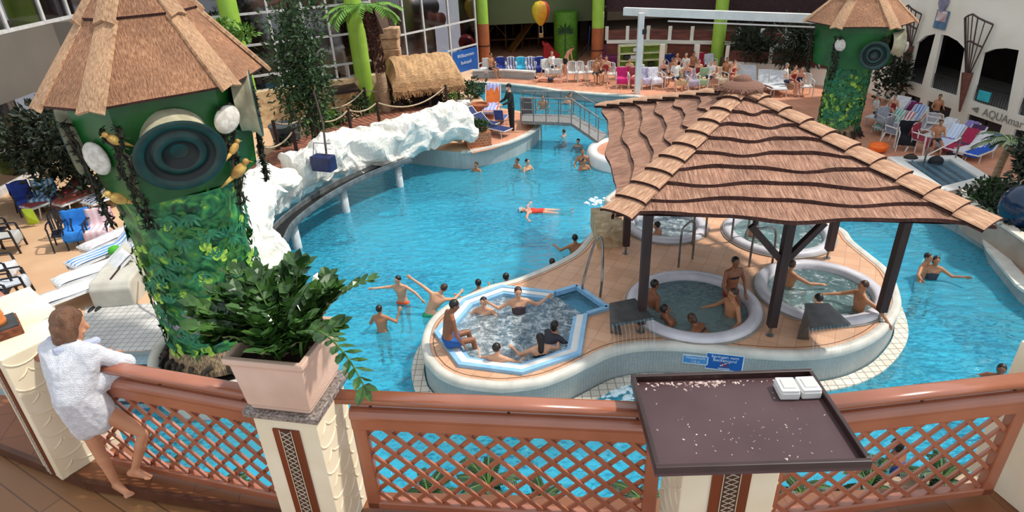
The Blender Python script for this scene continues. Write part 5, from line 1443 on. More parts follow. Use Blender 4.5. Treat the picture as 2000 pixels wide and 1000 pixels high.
struct('floor_right_gallery', B().add([FP(-.6, zs - .02, -.3), FP(13, zs - .02, -.3), FP(13, zs - .02, -3.2), FP(-.6, zs - .02, -3.2), FP(-.6, zs - .2, -.3), FP(13, zs - .2, -.3), FP(13, zs - .2, -3.2), FP(-.6, zs - .2, -3.2)], [(0, 1, 2, 3), (7, 6, 5, 4), (0, 4, 5, 1)]), mat('grey_floor', '8a8682'))
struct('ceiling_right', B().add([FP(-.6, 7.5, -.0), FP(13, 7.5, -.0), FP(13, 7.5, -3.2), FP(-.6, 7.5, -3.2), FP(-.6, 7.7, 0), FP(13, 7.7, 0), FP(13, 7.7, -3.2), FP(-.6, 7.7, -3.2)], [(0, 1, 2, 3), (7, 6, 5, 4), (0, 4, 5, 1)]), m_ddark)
for i, l in enumerate(low):
    t = thing('window_%d' % (i + 5), 'dark low window in the cream building', 'window', tuple(FP(l[0][0], l[0][1], -.15))); t['kind'] = 'structure'
    u0_, u1_ = l[0][0], l[1][0]; za, zb_ = l[0][1], l[2][1]
    obj('pane', B().bar(FP(u0_, (za + zb_) / 2, -.09), FP(u1_, (za + zb_) / 2, -.09), .02, zb_ - za), mat('dark_glazing', '20242c', '181c22', rough=.15), t, world=True)
    obj('window_frame', B().bar(FP((u0_ + u1_) / 2, za, -.06), FP((u0_ + u1_) / 2, zb_, -.06), .06, .05, up=(1, 0, 0)), m_black, t, world=True)
r_ = random.Random(31)
for i, a in enumerate(arches):
    u0_, u1_ = a[0][0], a[1][0]
    t = thing('gallery_railing', 'thin dark wire railing inside the %s arch from the left' % nth[i], 'railing', tuple(FP(u0_, zs, -.15)))
    b = B(); n_ = int((u1_ - u0_) / .1)
    for k in range(n_ + 1):
        u = u0_ + (u1_ - u0_) * k / n_; b.bar(FP(u, zs, -.08), FP(u, zs + .5, -.08), .012, .012, up=(1, 0, 0))
    obj('bars', b, m_black, t, world=True); obj('handrail', B().bar(FP(u0_, zs + .51, -.08), FP(u1_, zs + .51, -.08), .04, .03), m_black, t, world=True)
    if i in (1, 2, 3):
        um = (u0_ + u1_) / 2 - (.0 if i == 1 else .3)
    if i == 0: continue
p = F(1923, 183, -.0)
solo('towel', B().bar(F(1912, 182, .0), F(1934, 188, .0), .05, .32).move((0, 0, -.05)), mat('towel_turquoise', '3ec0cc', '2fa8b8', rough=.9), 'turquoise towel hung over the gallery railing in the right arch', 'towel')
# trellis ornaments
def trellis(ptop_l, ptop_r, pmid, pbot, label):
    a, c_, m_, e = F(*ptop_l, .12), F(*ptop_r, .12), F(*pmid, .12), F(*pbot, .12)
    t = thing('trellis_ornament', label, 'ornament', tuple(m_), group='fan trellises on the cream building')
    pk = (a + c_) / 2 + Vector((0, 0, .35)) + nF * .25
    for k in range(7):
        f = k / 6; tp_ = a.lerp(c_, f) + nF * (.3 * math.sin(PI * f)) + Vector((0, 0, .25 * (1 - abs(2 * f - 1))))
        obj('slat', B().bar(tp_, m_ + dF * (.2 * (f - .5)), .03, .03), mat('trellis_dark', '4e3a34', '3a2a26'), t, world=True)
        b0_ = tp_ if k == 0 else b0_
    pts = [a.lerp(c_, f) + nF * (.3 * math.sin(PI * f)) + Vector((0, 0, .25 * (1 - abs(2 * f - 1)))) for f in [k / 6 for k in range(7)]]
    obj('top_ring', B().tube(pts, .03, n=6), mat('trellis_dark', '4e3a34'), t, world=True)
    obj('middle_ring', B().tube([x.lerp(m_ + dF * (.2 * (k / 6 - .5)), .45) for k, x in enumerate(pts)], .03, n=6), mat('trellis_dark', '4e3a34'), t, world=True)
    b = B(); b.cyl(m_, e, .17, .03, n=8)
    obj('cone', b, mat('rust_wood', '7a4a3c', '5e362c', rough=.7), t, world=True)
trellis((1884, 36), (1940, 48), (1890, 142), (1874, 218), 'dark fan-shaped trellis ornament on the cream wall between the arches')
trellis((1770, 18), (1800, 28), (1776, 90), (1756, 185), 'dark fan-shaped trellis ornament half hidden behind the far jungle tower')
t = thing('wall_sign', 'small blue and white poster on the cream wall above the arches', 'sign', tuple(F(1838, 37, .05)))
a, c_ = F(1827, 36, .04), F(1850, 41, .04)
obj('poster_board', B().bar(a, c_, .03, .62), mat('poster_blue', '5d7f9c', '4a6c8a'), t, world=True); obj('poster_picture', B().bar(a.lerp(c_, .1) + nF * .02 + Vector((0, 0, .12)), a.lerp(c_, .9) + nF * .02 + Vector((0, 0, .12)), .02, .35), mat('poster_white', 'd8cfd0', 'b08a88', scale=3), t, world=True)
p = F(1843, 7, .05); solo('shield_emblem', B().hull([p + dF * x + Vector((0, 0, z)) + nF * y for x, z in ((-.2, .25), (.2, .25), (.22, .0), (.1, -.22), (0, -.28), (-.1, -.22), (-.22, 0)) for y in (0, .04)]), mat('emblem_grey', '8b8aa0', '74738c', scale=6), 'grey shield-shaped emblem on the cream wall above the poster', 'emblem')
t = thing('wall_lettering', 'grey letters and arrow on the cream band under the arches', 'lettering', tuple(F(1935, 222, .03)))
m_let = mat('letter_grey', '8a8a82', '7c7c74', rough=.6)
p = F(1918, 227, .03); uA, zA = Fuv(1918, 226)
text_mesh('lettering', 'AQUAmar', .36, m_let, frame_M(FP(uA, (zs + low[2][2][1]) / 2 - .12, .02), dF), t, align='LEFT')
uB, zB = Fuv(1907, 217); zB = (zs + low[2][2][1]) / 2; b = B().add([FP(uB - .2, zB, .03), FP(uB + .08, zB + .1, .03), FP(uB + .08, zB - .1, .03), FP(uB - .2, zB, .02), FP(uB + .08, zB + .1, .02), FP(uB + .08, zB - .1, .02)], [(0, 1, 2), (5, 4, 3), (0, 2, 5, 3), (0, 3, 4, 1), (1, 4, 5, 2)])
obj('arrow', b, m_let, t, world=True)

# ================================================================ small pool and planter on the right
sp = A((1762, 322), (1853, 320), (1908, 356), (1838, 374), z=ZF)
sp = ccw(sp)
t = thing('wading_pool', 'small raised pool with grey stripes on its floor, at the right behind the roof', 'pool', (12.7, 17.2, ZF))
obj('pool_curb', B().ring(offset(sp, -.32), sp, ZF, ZF + .16), m_white, t, world=True)
obj('basin_floor', B().plate(sp, ZF + .01, ZF + .03), mat('wading_floor', '7fa3b4', '7195a8', scale=1), t, world=True)
for k in range(4):
    f = (k + .6) / 4.6; S4 = [Vector((*p_, ZF + .05)) for p_ in sp]
    obj('floor_stripe', B().bar(S4[0].lerp(S4[1], f), S4[3].lerp(S4[2], f), .09, .03), mat('stripe_dark', '3c5566', '2f4656'), t, world=True)
tag(solo('spa_water', B().plate(sp, ZF + .1, ZF + .104, bottom=False), water('wade_water', (.7, .85, .9), '88a8b8', dens=.15, wave=3, bump=.2), 'shallow clear water in the small right-hand pool', 'water', kind='stuff'))
t = thing('pool_barrier', 'thin metal posts with a rail beside the small right-hand pool', 'railing', tuple(at(1803, 318, ZF)))
q0, q1 = at(1803, 323, ZF), at(1863, 318, ZF)
for q in (q0, q1): obj('post', B().cyl(q, q + Vector((0, 0, .85)), .025), m_steel, t, world=True)
obj('rail', B().cyl(q0 + Vector((0, 0, .3)), q1 + Vector((0, 0, .8)), .018), m_white, t, world=True)
pl = A((1880, 378), (1895, 400), (1935, 425), (2000, 470), (2080, 530), z=.95)
plb = A((1882, 372), (1915, 356), (1960, 352), (2010, 362), (2080, 400), z=.95)
pl_out = [(v.x, v.y) for v in catmull([(x, y, 0) for x, y in list(reversed(plb)) + pl], n=4)]
pl_out = ccw(pl_out)
t = thing('stone_planter', 'large curved beige raised planter at the right edge', 'planter', (12.2, 13.6, ZF))
obj('planter_wall', B().ring(pl_out, offset(pl_out, .2), ZF - .1, .93), mat('beige_render', 'a8978a', '998778', scale=2, rough=.8), t, world=True)
obj('planter_cap', B().ring(offset(pl_out, -.03), offset(pl_out, .2), .93, .98), mat('cap_cream', 'd8cfc0', 'c9bfb0'), t, world=True)
obj('planter_soil', B().plate(offset(pl_out, .18), .7, .82), mat('dark_soil', '2c2622'), t, world=True)
p = at(2003, 405, 1.3); solo('blue_sphere', B().ell(p, (.52, .52, .52), nu=32, nv=20), mat('sphere_blue', '16304e', '0f2238', scale=2, rough=.15), 'glossy dark blue sphere standing in the right planter', 'sphere', smooth=True)

# ================================================================ greenery
def cloud(name, label, cat, c, rad, n, size, m, seed=0, group=None, stems=None, aspect=.5, hang=0.0, trunk=None, clumps=0):
    r_ = random.Random(seed); c = Vector(c)
    t = thing(name, label, cat, tuple(c), group=group)
    b = B(); cl = [(Vector((0, 0, rad[2])), 1.0)]
    if clumps: cl = [(Vector((r_.uniform(-.6, .6) * rad[0], r_.uniform(-.6, .6) * rad[1], rad[2] * r_.uniform(.4, 1.6))), r_.uniform(.35, .6)) for _ in range(clumps)]
    for k in range(n):
        q, s = r_.choice(cl)
        v = Vector((r_.gauss(0, 1), r_.gauss(0, 1), r_.gauss(0, 1))).normalized() * (r_.random() ** .4)
        p = q + Vector((v.x * rad[0] * s, v.y * rad[1] * s, v.z * rad[2] * s))
        d = (v + Vector((r_.uniform(-.6, .6), r_.uniform(-.6, .6), r_.uniform(-.4, .6) - hang))).normalized()
        b.leaf(p, d, size * r_.uniform(.6, 1.3), size * aspect * r_.uniform(.7, 1.2), up=(r_.uniform(-1, 1), r_.uniform(-1, 1), 1))
    f = obj('foliage', b, m, t)
    if trunk:
        obj('trunk', B().tube(trunk, [.09 * (1 - .5 * i / len(trunk)) for i in range(len(trunk))], n=8), m_vine, t)
    return t
def palm(name, label, c, h, rt, nf, Lf, m, seed=0, lean=(0, 0), shag=0, cat='palm', group=None, crown_up=.6, leafw=.05):
    r_ = random.Random(seed); t = thing(name, label, cat, tuple(c), group=group)
    P = [(lean[0] * s * s, lean[1] * s * s, h * s) for s in [k / 8 for k in range(9)]]
    if h > .2: obj('trunk', B().tube(P, [rt * (1.15 - .3 * k / 8) for k in range(9)], n=12), mat('palm_bark', 'b89a7c', '8f7258', scale=6, rough=.9, stretch=(1, 1, 5)), t, smooth=True)
    if shag:
        b = B()
        for k in range(shag):
            s = r_.uniform(.42, .98); a = r_.uniform(0, 2 * PI); q = Vector((lean[0] * s * s, lean[1] * s * s, h * s))
            o_ = Vector((math.cos(a), math.sin(a), 0)); b.leaf(q + o_ * rt * .8, o_ * .5 + Vector((0, 0, 1)), .3, .14, up=o_, fold=.2)
        obj('bark_fibres', b, mat('palm_fibre', '5e3a2e', '3c231c', scale=10, rough=.95), t)
    top = Vector(P[-1]); b = B(); sb = B()
    for k in range(nf):
        a = 2 * PI * k / nf + r_.uniform(-.25, .25); el = r_.uniform(.1, 1.0) * crown_up + .15; L = Lf * r_.uniform(.75, 1.1)
        p = top.copy(); pts = [p.copy()]; n = 9
        for i in range(n):
            e = el - (i / n) * r_.uniform(1.1, 1.6)
            p = p + Vector((math.cos(a) * math.cos(e), math.sin(a) * math.cos(e), math.sin(e))) * L / n; pts.append(p.copy())
        sb.tube(pts, [.018 * (1 - .08 * i) for i in range(len(pts))], n=5)
        for i in range(2, len(pts)):
            d = (pts[i] - pts[i - 1]).normalized(); sd = d.cross(Vector((0, 0, 1))).normalized()
            for s in (-1, 1):
                for f in (0, .5):
                    b.leaf(pts[i - 1].lerp(pts[i], f), d * .6 + sd * s + Vector((0, 0, -.25)), L * .28 * (1 - .3 * i / n), leafw, fold=.1)
    obj('fronds', b, m, t); obj('frond_stems', sb, m_zz2, t)
    return t
m_palm = mat('palm_green', '6f9a34', '4c7a26', scale=4, rough=.5); m_palmd = mat('palm_dark', '2f4a26', '1e331a', scale=4, rough=.5)
m_bush = mat('bush_green', '3c5a2c', '22381c', scale=4, rough=.6); m_bushd = mat('bush_dark', '26361f', '151f12', scale=4, rough=.6); m_fresh = mat('fresh_green', '6a9436', '45702a', scale=4, rough=.5)
c = at(757, 232, ZD); palm('palm_tree', 'tall palm with shaggy brown trunk and bright fronds beside the lime column', c, 4.15, .19, 15, 1.7, m_palm, 3, lean=(-.25, 0), shag=320, crown_up=.5, leafw=.09)
c = at(612, 268, ZD + .9); cloud('indoor_tree', 'tall slender dark-leaved tree between the jungle tower and the palm', 'tree', c, (1.0, .8, 2.5), 3300, .20, m_bush, 5, trunk=[(0, 0, -.9), (.05, 0, .6), (-.1, 0, 2), (.05, 0, 4.6)], clumps=34, aspect=.4)
c = at(172, 392, ZD); cloud('leafy_tree', 'dark green bushy tree behind the near jungle tower at the left', 'tree', c, (1.7, 1.4, 1.6), 3800, .2, m_bushd, 6, clumps=22, trunk=[(0, 0, 0), (0, 0, 1.6)])
c = at(478, 110, 4.0); c = Vector((-8.9, 23.0, ZD)); cloud('climbing_plant', 'small green climbing plant round the lime column behind the tower roof', 'plant', (-9.2, 23.5, 3.9), (1.0, .5, .45), 420, .2, m_fresh, 8, clumps=5)
for i, (x, y, rx, rz_h, n_, s_, m_, lab) in enumerate((
    (640, 262, .8, .55, 420, .22, m_fresh, 'bright green fern bush left of the white and dark sun chairs'), (560, 300, .5, .35, 260, .16, m_bushd, 'dark low bush behind the second rope post'),
    (665, 258, .6, .4, 300, .16, m_bushd, 'dark low bush behind the third rope post'), (715, 240, .7, .5, 420, .16, m_bush, 'green bush left of the palm trunk'),
    (805, 212, .8, .45, 420, .16, m_bush, 'green bush under the thatched hut'), (880, 205, .6, .4, 360, .15, m_fresh, 'light green bush between rope post and terracotta pot'),
    (912, 196, .5, .5, 340, .16, m_bush, 'green shrub behind the white heap of towels'), (935, 190, .35, .45, 200, .15, m_bush, 'slim green shrub beside the striped lounger'))):
    cloud('leafy_bush', lab, 'bush', at(x, y, ZD), (rx, rx * .8, rz_h), n_, s_, m_, 60 + i, group='bushes along the walkway', clumps=6)
t = thing('brick_planter', 'terracotta brick planter box with green plants beside the white rock', 'planter', tuple(at(930, 283, ZD)))
c = at(935, 280, ZD)
obj('planter_box', B().box((.05, .1, .25), (.85, .8, .5), rz=.2), brick('brick_orange', 'b8744c', 'a4633e', 'c79a78', .12, .09, .008, offset=.5, rotx=PI / 2), t, bevel=.01)
cloud('planter_plants', 'dense green leafy plants in the terracotta brick planter box', 'plant', at(930, 283, ZD) + Vector((.05, .1, .42)), (.42, .38, .2), 520, .13, m_bush, 91)
t = thing('terracotta_pot', 'round terracotta pot behind the striped blue lounger', 'pot', tuple(at(938, 226, ZD)))
obj('pot', B().lathe([(0.001, 0), (.26, 0), (.34, .42), (.37, .42), (.37, .48), (.31, .48), (.28, .4), (0.001, .38)], n=28), mat('pot_terra', 'a8623e', '8f5030', rough=.8), t, smooth=False)
# planting in the right planter
r_ = random.Random(12)
for i, (x, y) in enumerate(((1905, 392), (1925, 405), (1950, 418), (1975, 432), (1998, 450), (1940, 375))):
    cloud('ground_plant', 'low dark green plant in the right planter, %s from its left end' % nth[i], 'plant', at(x, y, .82), (.45, .45, .14), 300, .13, m_bush if i % 2 else m_bushd, 120 + i, group='ground plants in the right planter')
palm('palm_tree', 'short palm with straight thin trunk in the right planter', at(1938, 362, .82), 1.15, .09, 18, .85, m_palmd, 14, lean=(.12, 0))
cloud('leafy_tree', 'dark leafy tree at the right edge above the planter', 'tree', at(1992, 398, .82), (.62, .62, 1.15), 2400, .17, m_bushd, 15, clumps=16, trunk=[(0, 0, 0), (.1, 0, 1.3), (0, 0, 2)])
# dark plants in front of the far terraces
for i, (x, y, hh, rr_, lab) in enumerate(((1470, 120, 1.7, 1.1, 'large dark palm bush on the far terrace, left of the two'), (1560, 132, 2.1, 1.1, 'large dark palm bush on the far terrace beside the jungle tower'))):
    p = at(x, y, TF); cloud('terrace_bush', lab, 'plant', p, (rr_, 1.0, hh * .55), 1500, .32, m_bushd, 200 + i, aspect=.22, clumps=12, trunk=[(0, 0, 0), (0, 0, 1.3)])
p = at(1712, 262, ZF)
cloud('leafy_bush', 'dim green bush behind the far jungle tower trunk', 'bush', at(1722, 205, ZF), (.7, .7, 1.0), 500, .22, m_bushd, 230, clumps=6)
# planting below the balcony
for i, (x, y, s_, lab) in enumerate(((690, 990, .55, 'dark leafy plant below the balcony beside the planter pillar'), (840, 985, .6, 'dark palm-like plant below the balcony, second from the planter pillar'), (955, 960, .7, 'large dark plant below the middle lattice panel'), (1060, 990, .5, 'grey green plant below the middle lattice panel'), (1250, 985, .6, 'dark plant below the lattice beside the tray pillar'))):
    palm('garden_palm', lab, at(x, y + 8, .12), .18, .08, 12, s_ * .8, m_palmd, 300 + i, crown_up=1.1, leafw=.045, group='plants below the balcony')
for i, (x, y, s_, lab) in enumerate(((1560, 975, .6, 'dark plant below the right lattice panel, nearest the tray'), (1690, 965, .65, 'dark plant below the middle of the right lattice panel'), (1830, 950, .6, 'dark plant below the far end of the right lattice panel'), (330, 960, .55, 'dark plant below the left lattice panel, near the girl'), (440, 975, .6, 'dark plant below the left lattice panel, near the planter pillar'))):
    palm('garden_palm', lab, at(x, y + 8, .12), .18, .08, 12, s_ * .8, m_palmd, 320 + i, crown_up=1.1, leafw=.045, group='plants below the balcony')
struct('planting_bed', B().plate([(-8.5, 3.6), (9.5, 3.6), (9.5, 6.0), (6, 6.6), (3, 6.1), (-1, 6.35), (-4.2, 6.9), (-6.5, 7.6), (-8.5, 8.2)], -1.0, .12), mat('bed_stone', 'b59a80', '8f7862', scale=3, rough=.9), label='stony planting bed below the balcony')

# thatched hut behind the walkway
t = thing('thatched_hut', 'low hut with rounded straw roof behind the walkway', 'hut', tuple(at(830, 190, ZD)))
e0, e1 = at(768, 182, 1.7), at(908, 166, 1.7); r0_, r1_ = at(752, 147, 2.6), at(885, 119, 2.6)
dx_ = (e1 - e0).normalized(); b = B(); n, mseg = 14, 24; bw = (r0_.xy - e0.xy).length
nrm_ = Vector((-dx_.y, dx_.x, 0)); r_ = random.Random(2)
for i in range(mseg + 1):
    s = i / mseg; base = e0.lerp(e1, s); en = min(1, 3.0 * math.sqrt(max(0, min(s + .02, 1.02 - s))) )
    for j in range(n + 1):
        a = PI * j / n; p = base + nrm_ * (1.5 * (1 - math.cos(a)) * 1.0) + Vector((0, 0, math.sin(a) ** .8 * 1.05 * en + .03 * math.sin(s * 40 + j)))
        b.v.append(p)
for i in range(mseg):
    for j in range(n):
        f = (i * (n + 1) + j, (i + 1) * (n + 1) + j, (i + 1) * (n + 1) + j + 1, i * (n + 1) + j + 1)
        b.f.append(f); b.mi.append(0); b.uv[len(b.f) - 1] = [((k // (n + 1)) * .2, (k % (n + 1)) * .3) for k in f]
b.add([b.v[0], b.v[n], b.v[n // 2]], [(0, 1, 2)], 1)
for e in (0, mseg):
    k0 = e * (n + 1); b.f.append(tuple(k0 + j for j in range(n + 1))); b.mi.append(1)
obj('straw_roof', b, [thatch('straw', '9a7048', 'cfa272', 'e8c698', su=5, sv=20), m_reed_end], t, world=True)
bf = B(); 
for k in range(130):
    p = e0.lerp(e1, k / 129); bf.bar(p, p + Vector((r_.uniform(-.04, .04), -.03, -r_.uniform(.1, .28))), .035, .02)
obj('straw_fringe', bf, mat('straw_fringe', 'a88058', '7a5a3c', rough=.95), t, world=True)
for s, dd in ((.08, .2), (.5, .2), (.92, .2), (.08, 2.6), (.92, 2.6)):
    p = e0.lerp(e1, s) + nrm_ * dd; obj('hut_post', B().cyl((p.x, p.y, ZD), (p.x, p.y, 1.8), .06), m_rpost, t, world=True)
p, q = e0.lerp(e1, .3), e0.lerp(e1, .7)
obj('bar_counter', B().bar(Vector((p.x, p.y, 1.1)) + nrm_ * .8, Vector((q.x, q.y, 1.1)) + nrm_ * .8, .5, .9), m_dark, t, world=True)
# dark alcoves/awnings under the stone wall
for (x0_, y0_, x1_, y1_, lab) in ((566, 215, 612, 205, 'left'), (650, 196, 704, 186, 'right')):
    p, q = at(x0_, y0_, 1.2), at(x1_, y1_, 1.2)
    p = on_plane(x0_, y0_, W1a + nW * .9, dW); q = on_plane(x1_, y1_, W1a + nW * .9, dW)
    t = thing('awning', 'dark brown flat canopy in front of the yellow stone wall, %s of the two' % lab, 'canopy', (p.x, p.y, ZD))
    obj('canopy', B().add([Vector((p.x, p.y, 1.7)), Vector((q.x, q.y, 1.7)), Vector((q.x, q.y, 1.85)) - nW * .9, Vector((p.x, p.y, 1.85)) - nW * .9] + [Vector((p.x, p.y, 1.6)), Vector((q.x, q.y, 1.6)), Vector((q.x, q.y, 1.75)) - nW * .9, Vector((p.x, p.y, 1.75)) - nW * .9], [(0, 1, 2, 3), (7, 6, 5, 4), (0, 4, 5, 1), (1, 5, 6, 2), (3, 2, 6, 7), (0, 3, 7, 4)]), m_dkpost, t, world=True)
    for r in (p, q): obj('post', B().cyl((r.x, r.y, ZD), (r.x, r.y, 1.65), .05), m_dkpost, t, world=True)
    m_ = p.lerp(q, .5) - nW * .5
    obj('alcove_dark', B().bar(Vector((p.x, p.y, 1.1)) - nW * .75, Vector((q.x, q.y, 1.1)) - nW * .75, .04, 1.0), m_black, t, world=True)  # black sheet put in for the dark of the alcove
# grey bin and small stand lamp
t = thing('grey_bin', 'large dark grey plastic tub standing by the walkway behind the tower', 'bin', tuple(at(565, 290, ZD)))
obj('tub', B().lathe([(0.001, 0), (.42, 0), (.52, .8), (.55, .82), (.55, .88), (.47, .88), (.44, .8), (0.001, .76)], n=32), mat('bin_grey', '4a4e54', '3c4046', rough=.6), t, smooth=False)
t = thing('painted_egg', 'green and blue painted egg figure beside the lime column', 'figure', tuple(at(714, 195, 1.0)))
obj('shell_top', B().ell((0, 0, .3), (.2, .2, .26), nu=20, nv=12), mat('egg_lime', 'b8d65a', '98bc3c'), t, smooth=True)
obj('shell_bottom', B().lathe([(.21, .28), (.2, .12), (.12, 0), (0.001, 0)], n=20), mat('egg_blue', '2f86b4', '2574a0'), t, smooth=True)
# ================================================================ people
SK = {'tan': mat('skin_tan', 'b9805c', 'ab7350', scale=5, rough=.5), 'light': mat('skin_light', 'd9a585', 'cb9676', scale=5, rough=.5), 'brown': mat('skin_brown', '8f5b3e', '824f34', scale=5, rough=.5), 'pink': mat('skin_pink', 'dba38a', 'cf9078', scale=5, rough=.5)}
HR = {'black': mat('hair_black', '1c1614', '120e0c', scale=20, rough=.45), 'brown': mat('hair_brown', '4a3222', '3a261a', scale=20, rough=.5), 'blond': mat('hair_blond', '9a7a54', '7d6040', scale=20, rough=.5), 'grey': mat('hair_grey', '8f8c88', '787572', scale=20, rough=.6)}
def cloth(hexc, hex2=None): return mat('cloth_' + hexc + (hex2 or ''), hexc, hex2, scale=6, rough=.75)
V = Vector
def vn(v): return V(v).normalized()
def esph(c, r, M, s):
    return [V(c) + M @ V((v.x * r[0] * s, v.y * r[1] * s, v.z * r[2] * s)) for v in sph((0, 0, 0), 1.0)]
def hand(b, w, d, n, s, curl=.35, side=1, r=.0085):
    "palm and five fingers from wrist w along d, palm facing n"
    d = vn(d); n = V(n); n = (n - d * n.dot(d)).normalized(); sd = d.cross(n)
    L = .085 * s
    k = w + d * L
    b.hull(sph(w, .024 * s) + sph(k + sd * .028 * s, .014 * s) + sph(k - sd * .028 * s, .014 * s) + sph(k, .016 * s))
    for i, (o_, fl) in enumerate(((.032, .066), (.011, .078), (-.011, .072), (-.032, .056))):
        p = k + sd * o_ * s; a = .12 + curl * .4
        q = p + (d * math.cos(a) + n * math.sin(a) + sd * o_ * 1.5) * fl * .5 * s
        e = q + (d * math.cos(a + curl) + n * math.sin(a + curl) + sd * o_) * fl * .5 * s
        b.cap(p, q, r * s, r * .95 * s); b.cap(q, e, r * .95 * s, r * .8 * s)
    p = w + d * .03 * s + sd * side * .024 * s
    q = p + (d * .6 + sd * side * .75 + n * .25) * .036 * s; e = q + (d * .9 + sd * side * .3 + n * .35) * .03 * s
    b.cap(p, q, .012 * s, .010 * s); b.cap(q, e, .010 * s, .008 * s)
DEF = dict(t1=(0, 0, 1), t2=(0, 0, 1), hd=(0, .1, 1), face=(0, 1, 0), r=(1, 0, 0),
           ua_l=(-.25, 0, -1), fa_l=(-.1, .25, -1), ua_r=(.25, 0, -1), fa_r=(.1, .25, -1),
           th_l=(-.05, 0, -1), sh_l=(0, -.05, -1), th_r=(.05, 0, -1), sh_r=(0, -.05, -1), ft=(0, 1, 0), curl=.4)
def person(label, h=1.7, skin='tan', pose=None, wear=(), hair=('black', 0), vox=.013, eyes=False, group=None, build=1.0, name='person', cat='person', hands=True, torso_skin=None):
    P_ = dict(DEF); P_.update(pose or {}); s = h / 1.75
    t1, t2 = vn(P_['t1']), vn(P_['t2']); r1 = V(P_['r']).normalized(); r2 = V(P_.get('r2', P_['r'])).normalized()
    f1 = t1.cross(r1).normalized(); f2 = t2.cross(r2).normalized()
    r1 = f1.cross(t1).normalized(); r2 = f2.cross(t2).normalized()
    M1 = Matrix((r1, f1, t1)).transposed(); M2 = Matrix((r2, f2, t2)).transposed()
    PV = V((0, 0, 0)); WA = PV + t1 * .17 * s; CH_ = WA + t2 * .19 * s; SC = CH_ + t2 * .12 * s; NB = CH_ + t2 * .15 * s
    hd = vn(P_['hd']); HC = NB + hd * .185 * s; fc = V(P_['face']); fc = (fc - hd * fc.dot(hd)).normalized(); rr = hd.cross(fc) * -1
    MH = Matrix((fc.cross(hd), fc, hd)).transposed(); w = build
    root = thing(name, label, cat, (0, 0, 0), group=group)
    b = B()
    e_p = esph(PV, (.155 * w, .105 * w, .095), M1, s); e_w = esph(WA, (.125 * w, .088 * w, .08), M1, s); e_c = esph(CH_, (.155 * w, .105 * w, .11), M2, s)
    SL, SR = SC - r2 * .16 * s * w, SC + r2 * .16 * s * w
    b.hull(e_p + e_w); b.hull(e_w + e_c); b.hull(e_c + sph(SL, .052 * s) + sph(SR, .052 * s)); b.hull(sph(SL, .045 * s) + sph(SR, .045 * s) + sph(NB + t2 * .02 * s, .055 * s))
    hs = s * P_.get('hk', 1.0)
    b.cap(NB, HC - hd * .04 * hs, .054 * hs, .048 * hs)
    b.hull(esph(HC + hd * .02 * hs, (.073, .09, .09), MH, hs)); b.hull(esph(HC + hd * .0 * hs, (.066, .082, .085), MH, hs) + sph(HC - hd * .095 * hs + fc * .055 * hs, .026 * hs))
    b.cap(HC + fc * .085 * hs + hd * .01 * hs, HC + fc * .105 * hs - hd * .025 * hs, .010 * hs, .014 * hs)
    b.cap(HC + fc * .083 * hs - hd * .055 * hs, HC + fc * .085 * hs - hd * .055 * hs + MH @ V((.015, 0, 0)) * hs, .010 * hs)
    for e in (-1, 1): b.hull(esph(HC + MH @ V((e * .074, -.005, -.005)) * hs, (.010, .020, .030), MH, hs))
    J = dict(PV=PV, WA=WA, CH=CH_, SC=SC, NB=NB, HC=HC, SL=SL, SR=SR)
    for sd, S_, ua, fa, k in ((-1, SL, 'ua_l', 'fa_l', 'L'), (1, SR, 'ua_r', 'fa_r', 'R')):
        E_ = S_ + vn(P_[ua]) * .285 * s; W_ = E_ + vn(P_[fa]) * .25 * s
        b.cap(S_, E_, .050 * s * w, .038 * s); b.cap(E_, W_, .039 * s, .026 * s)
        pn = P_.get('pn_' + k, f2 if abs(vn(P_[fa]).dot(f2)) < .8 else -t2)
        if hands: hand(b, W_, P_[fa], pn, s, P_['curl'], side=-sd, r=.0085 if vox < .01 else .0095)
        else: b.cap(W_, W_ + vn(P_[fa]) * .12 * s, .028 * s, .018 * s)
        J['E' + k], J['W' + k] = E_, W_
    for sd, th, sh, k in ((-1, 'th_l', 'sh_l', 'L'), (1, 'th_r', 'sh_r', 'R')):
        H_ = PV + r1 * sd * .088 * s * w - t1 * .03 * s; K_ = H_ + vn(P_[th]) * .43 * s; A_ = K_ + vn(P_[sh]) * .40 * s
        b.cap(H_, K_, .085 * s * w, .054 * s); b.cap(K_, A_, .054 * s, .034 * s); b.cap(K_ + (A_ - K_) * .3 , K_ + (A_ - K_) * .45, .054 * s, .048 * s)
        ft = vn(P_.get('ft_' + k, P_['ft'])); b.hull(sph(A_ - ft * .035 * s + vn(P_[sh]) * .035 * s, .032 * s) + sph(A_ + ft * .13 * s + vn(P_[sh]) * .05 * s, .026 * s) + sph(A_, .034 * s))
        for q in range(5 if vox < .01 else 0):
            sdv = ft.cross(vn(P_[sh])); pp = A_ + ft * .135 * s + vn(P_[sh]) * .055 * s + sdv * (q - 2) * .016 * s
            b.cap(pp, pp + ft * (.045 - abs(q - (1 if sd * 1 > 0 else 3)) * .006) * s, .011 * s, .009 * s)
        J['H' + k], J['K' + k], J['A' + k] = H_, K_, A_
    bo = finish(b, 'body', SK[skin], root, vox * (1 if h > .5 else .5), 3)
    # hair
    hc, ln = hair
    if hc:
        b = B(); b.hull(esph(HC + hd * .030 * s - fc * .018 * s, (.081, .092, .096), MH, s))
        if ln >= 1: b.hull(esph(HC - fc * .035 * s - hd * .03 * s, (.078, .065, .09), MH, s))
        if ln >= 2: b.hull(esph(HC - fc * .06 * s, (.07, .05, .06), MH, s) + sph(NB - f2 * .06 * s - t2 * .05 * s, .055 * s))
        finish(b, 'hair', HR[hc], root, vox, 2)
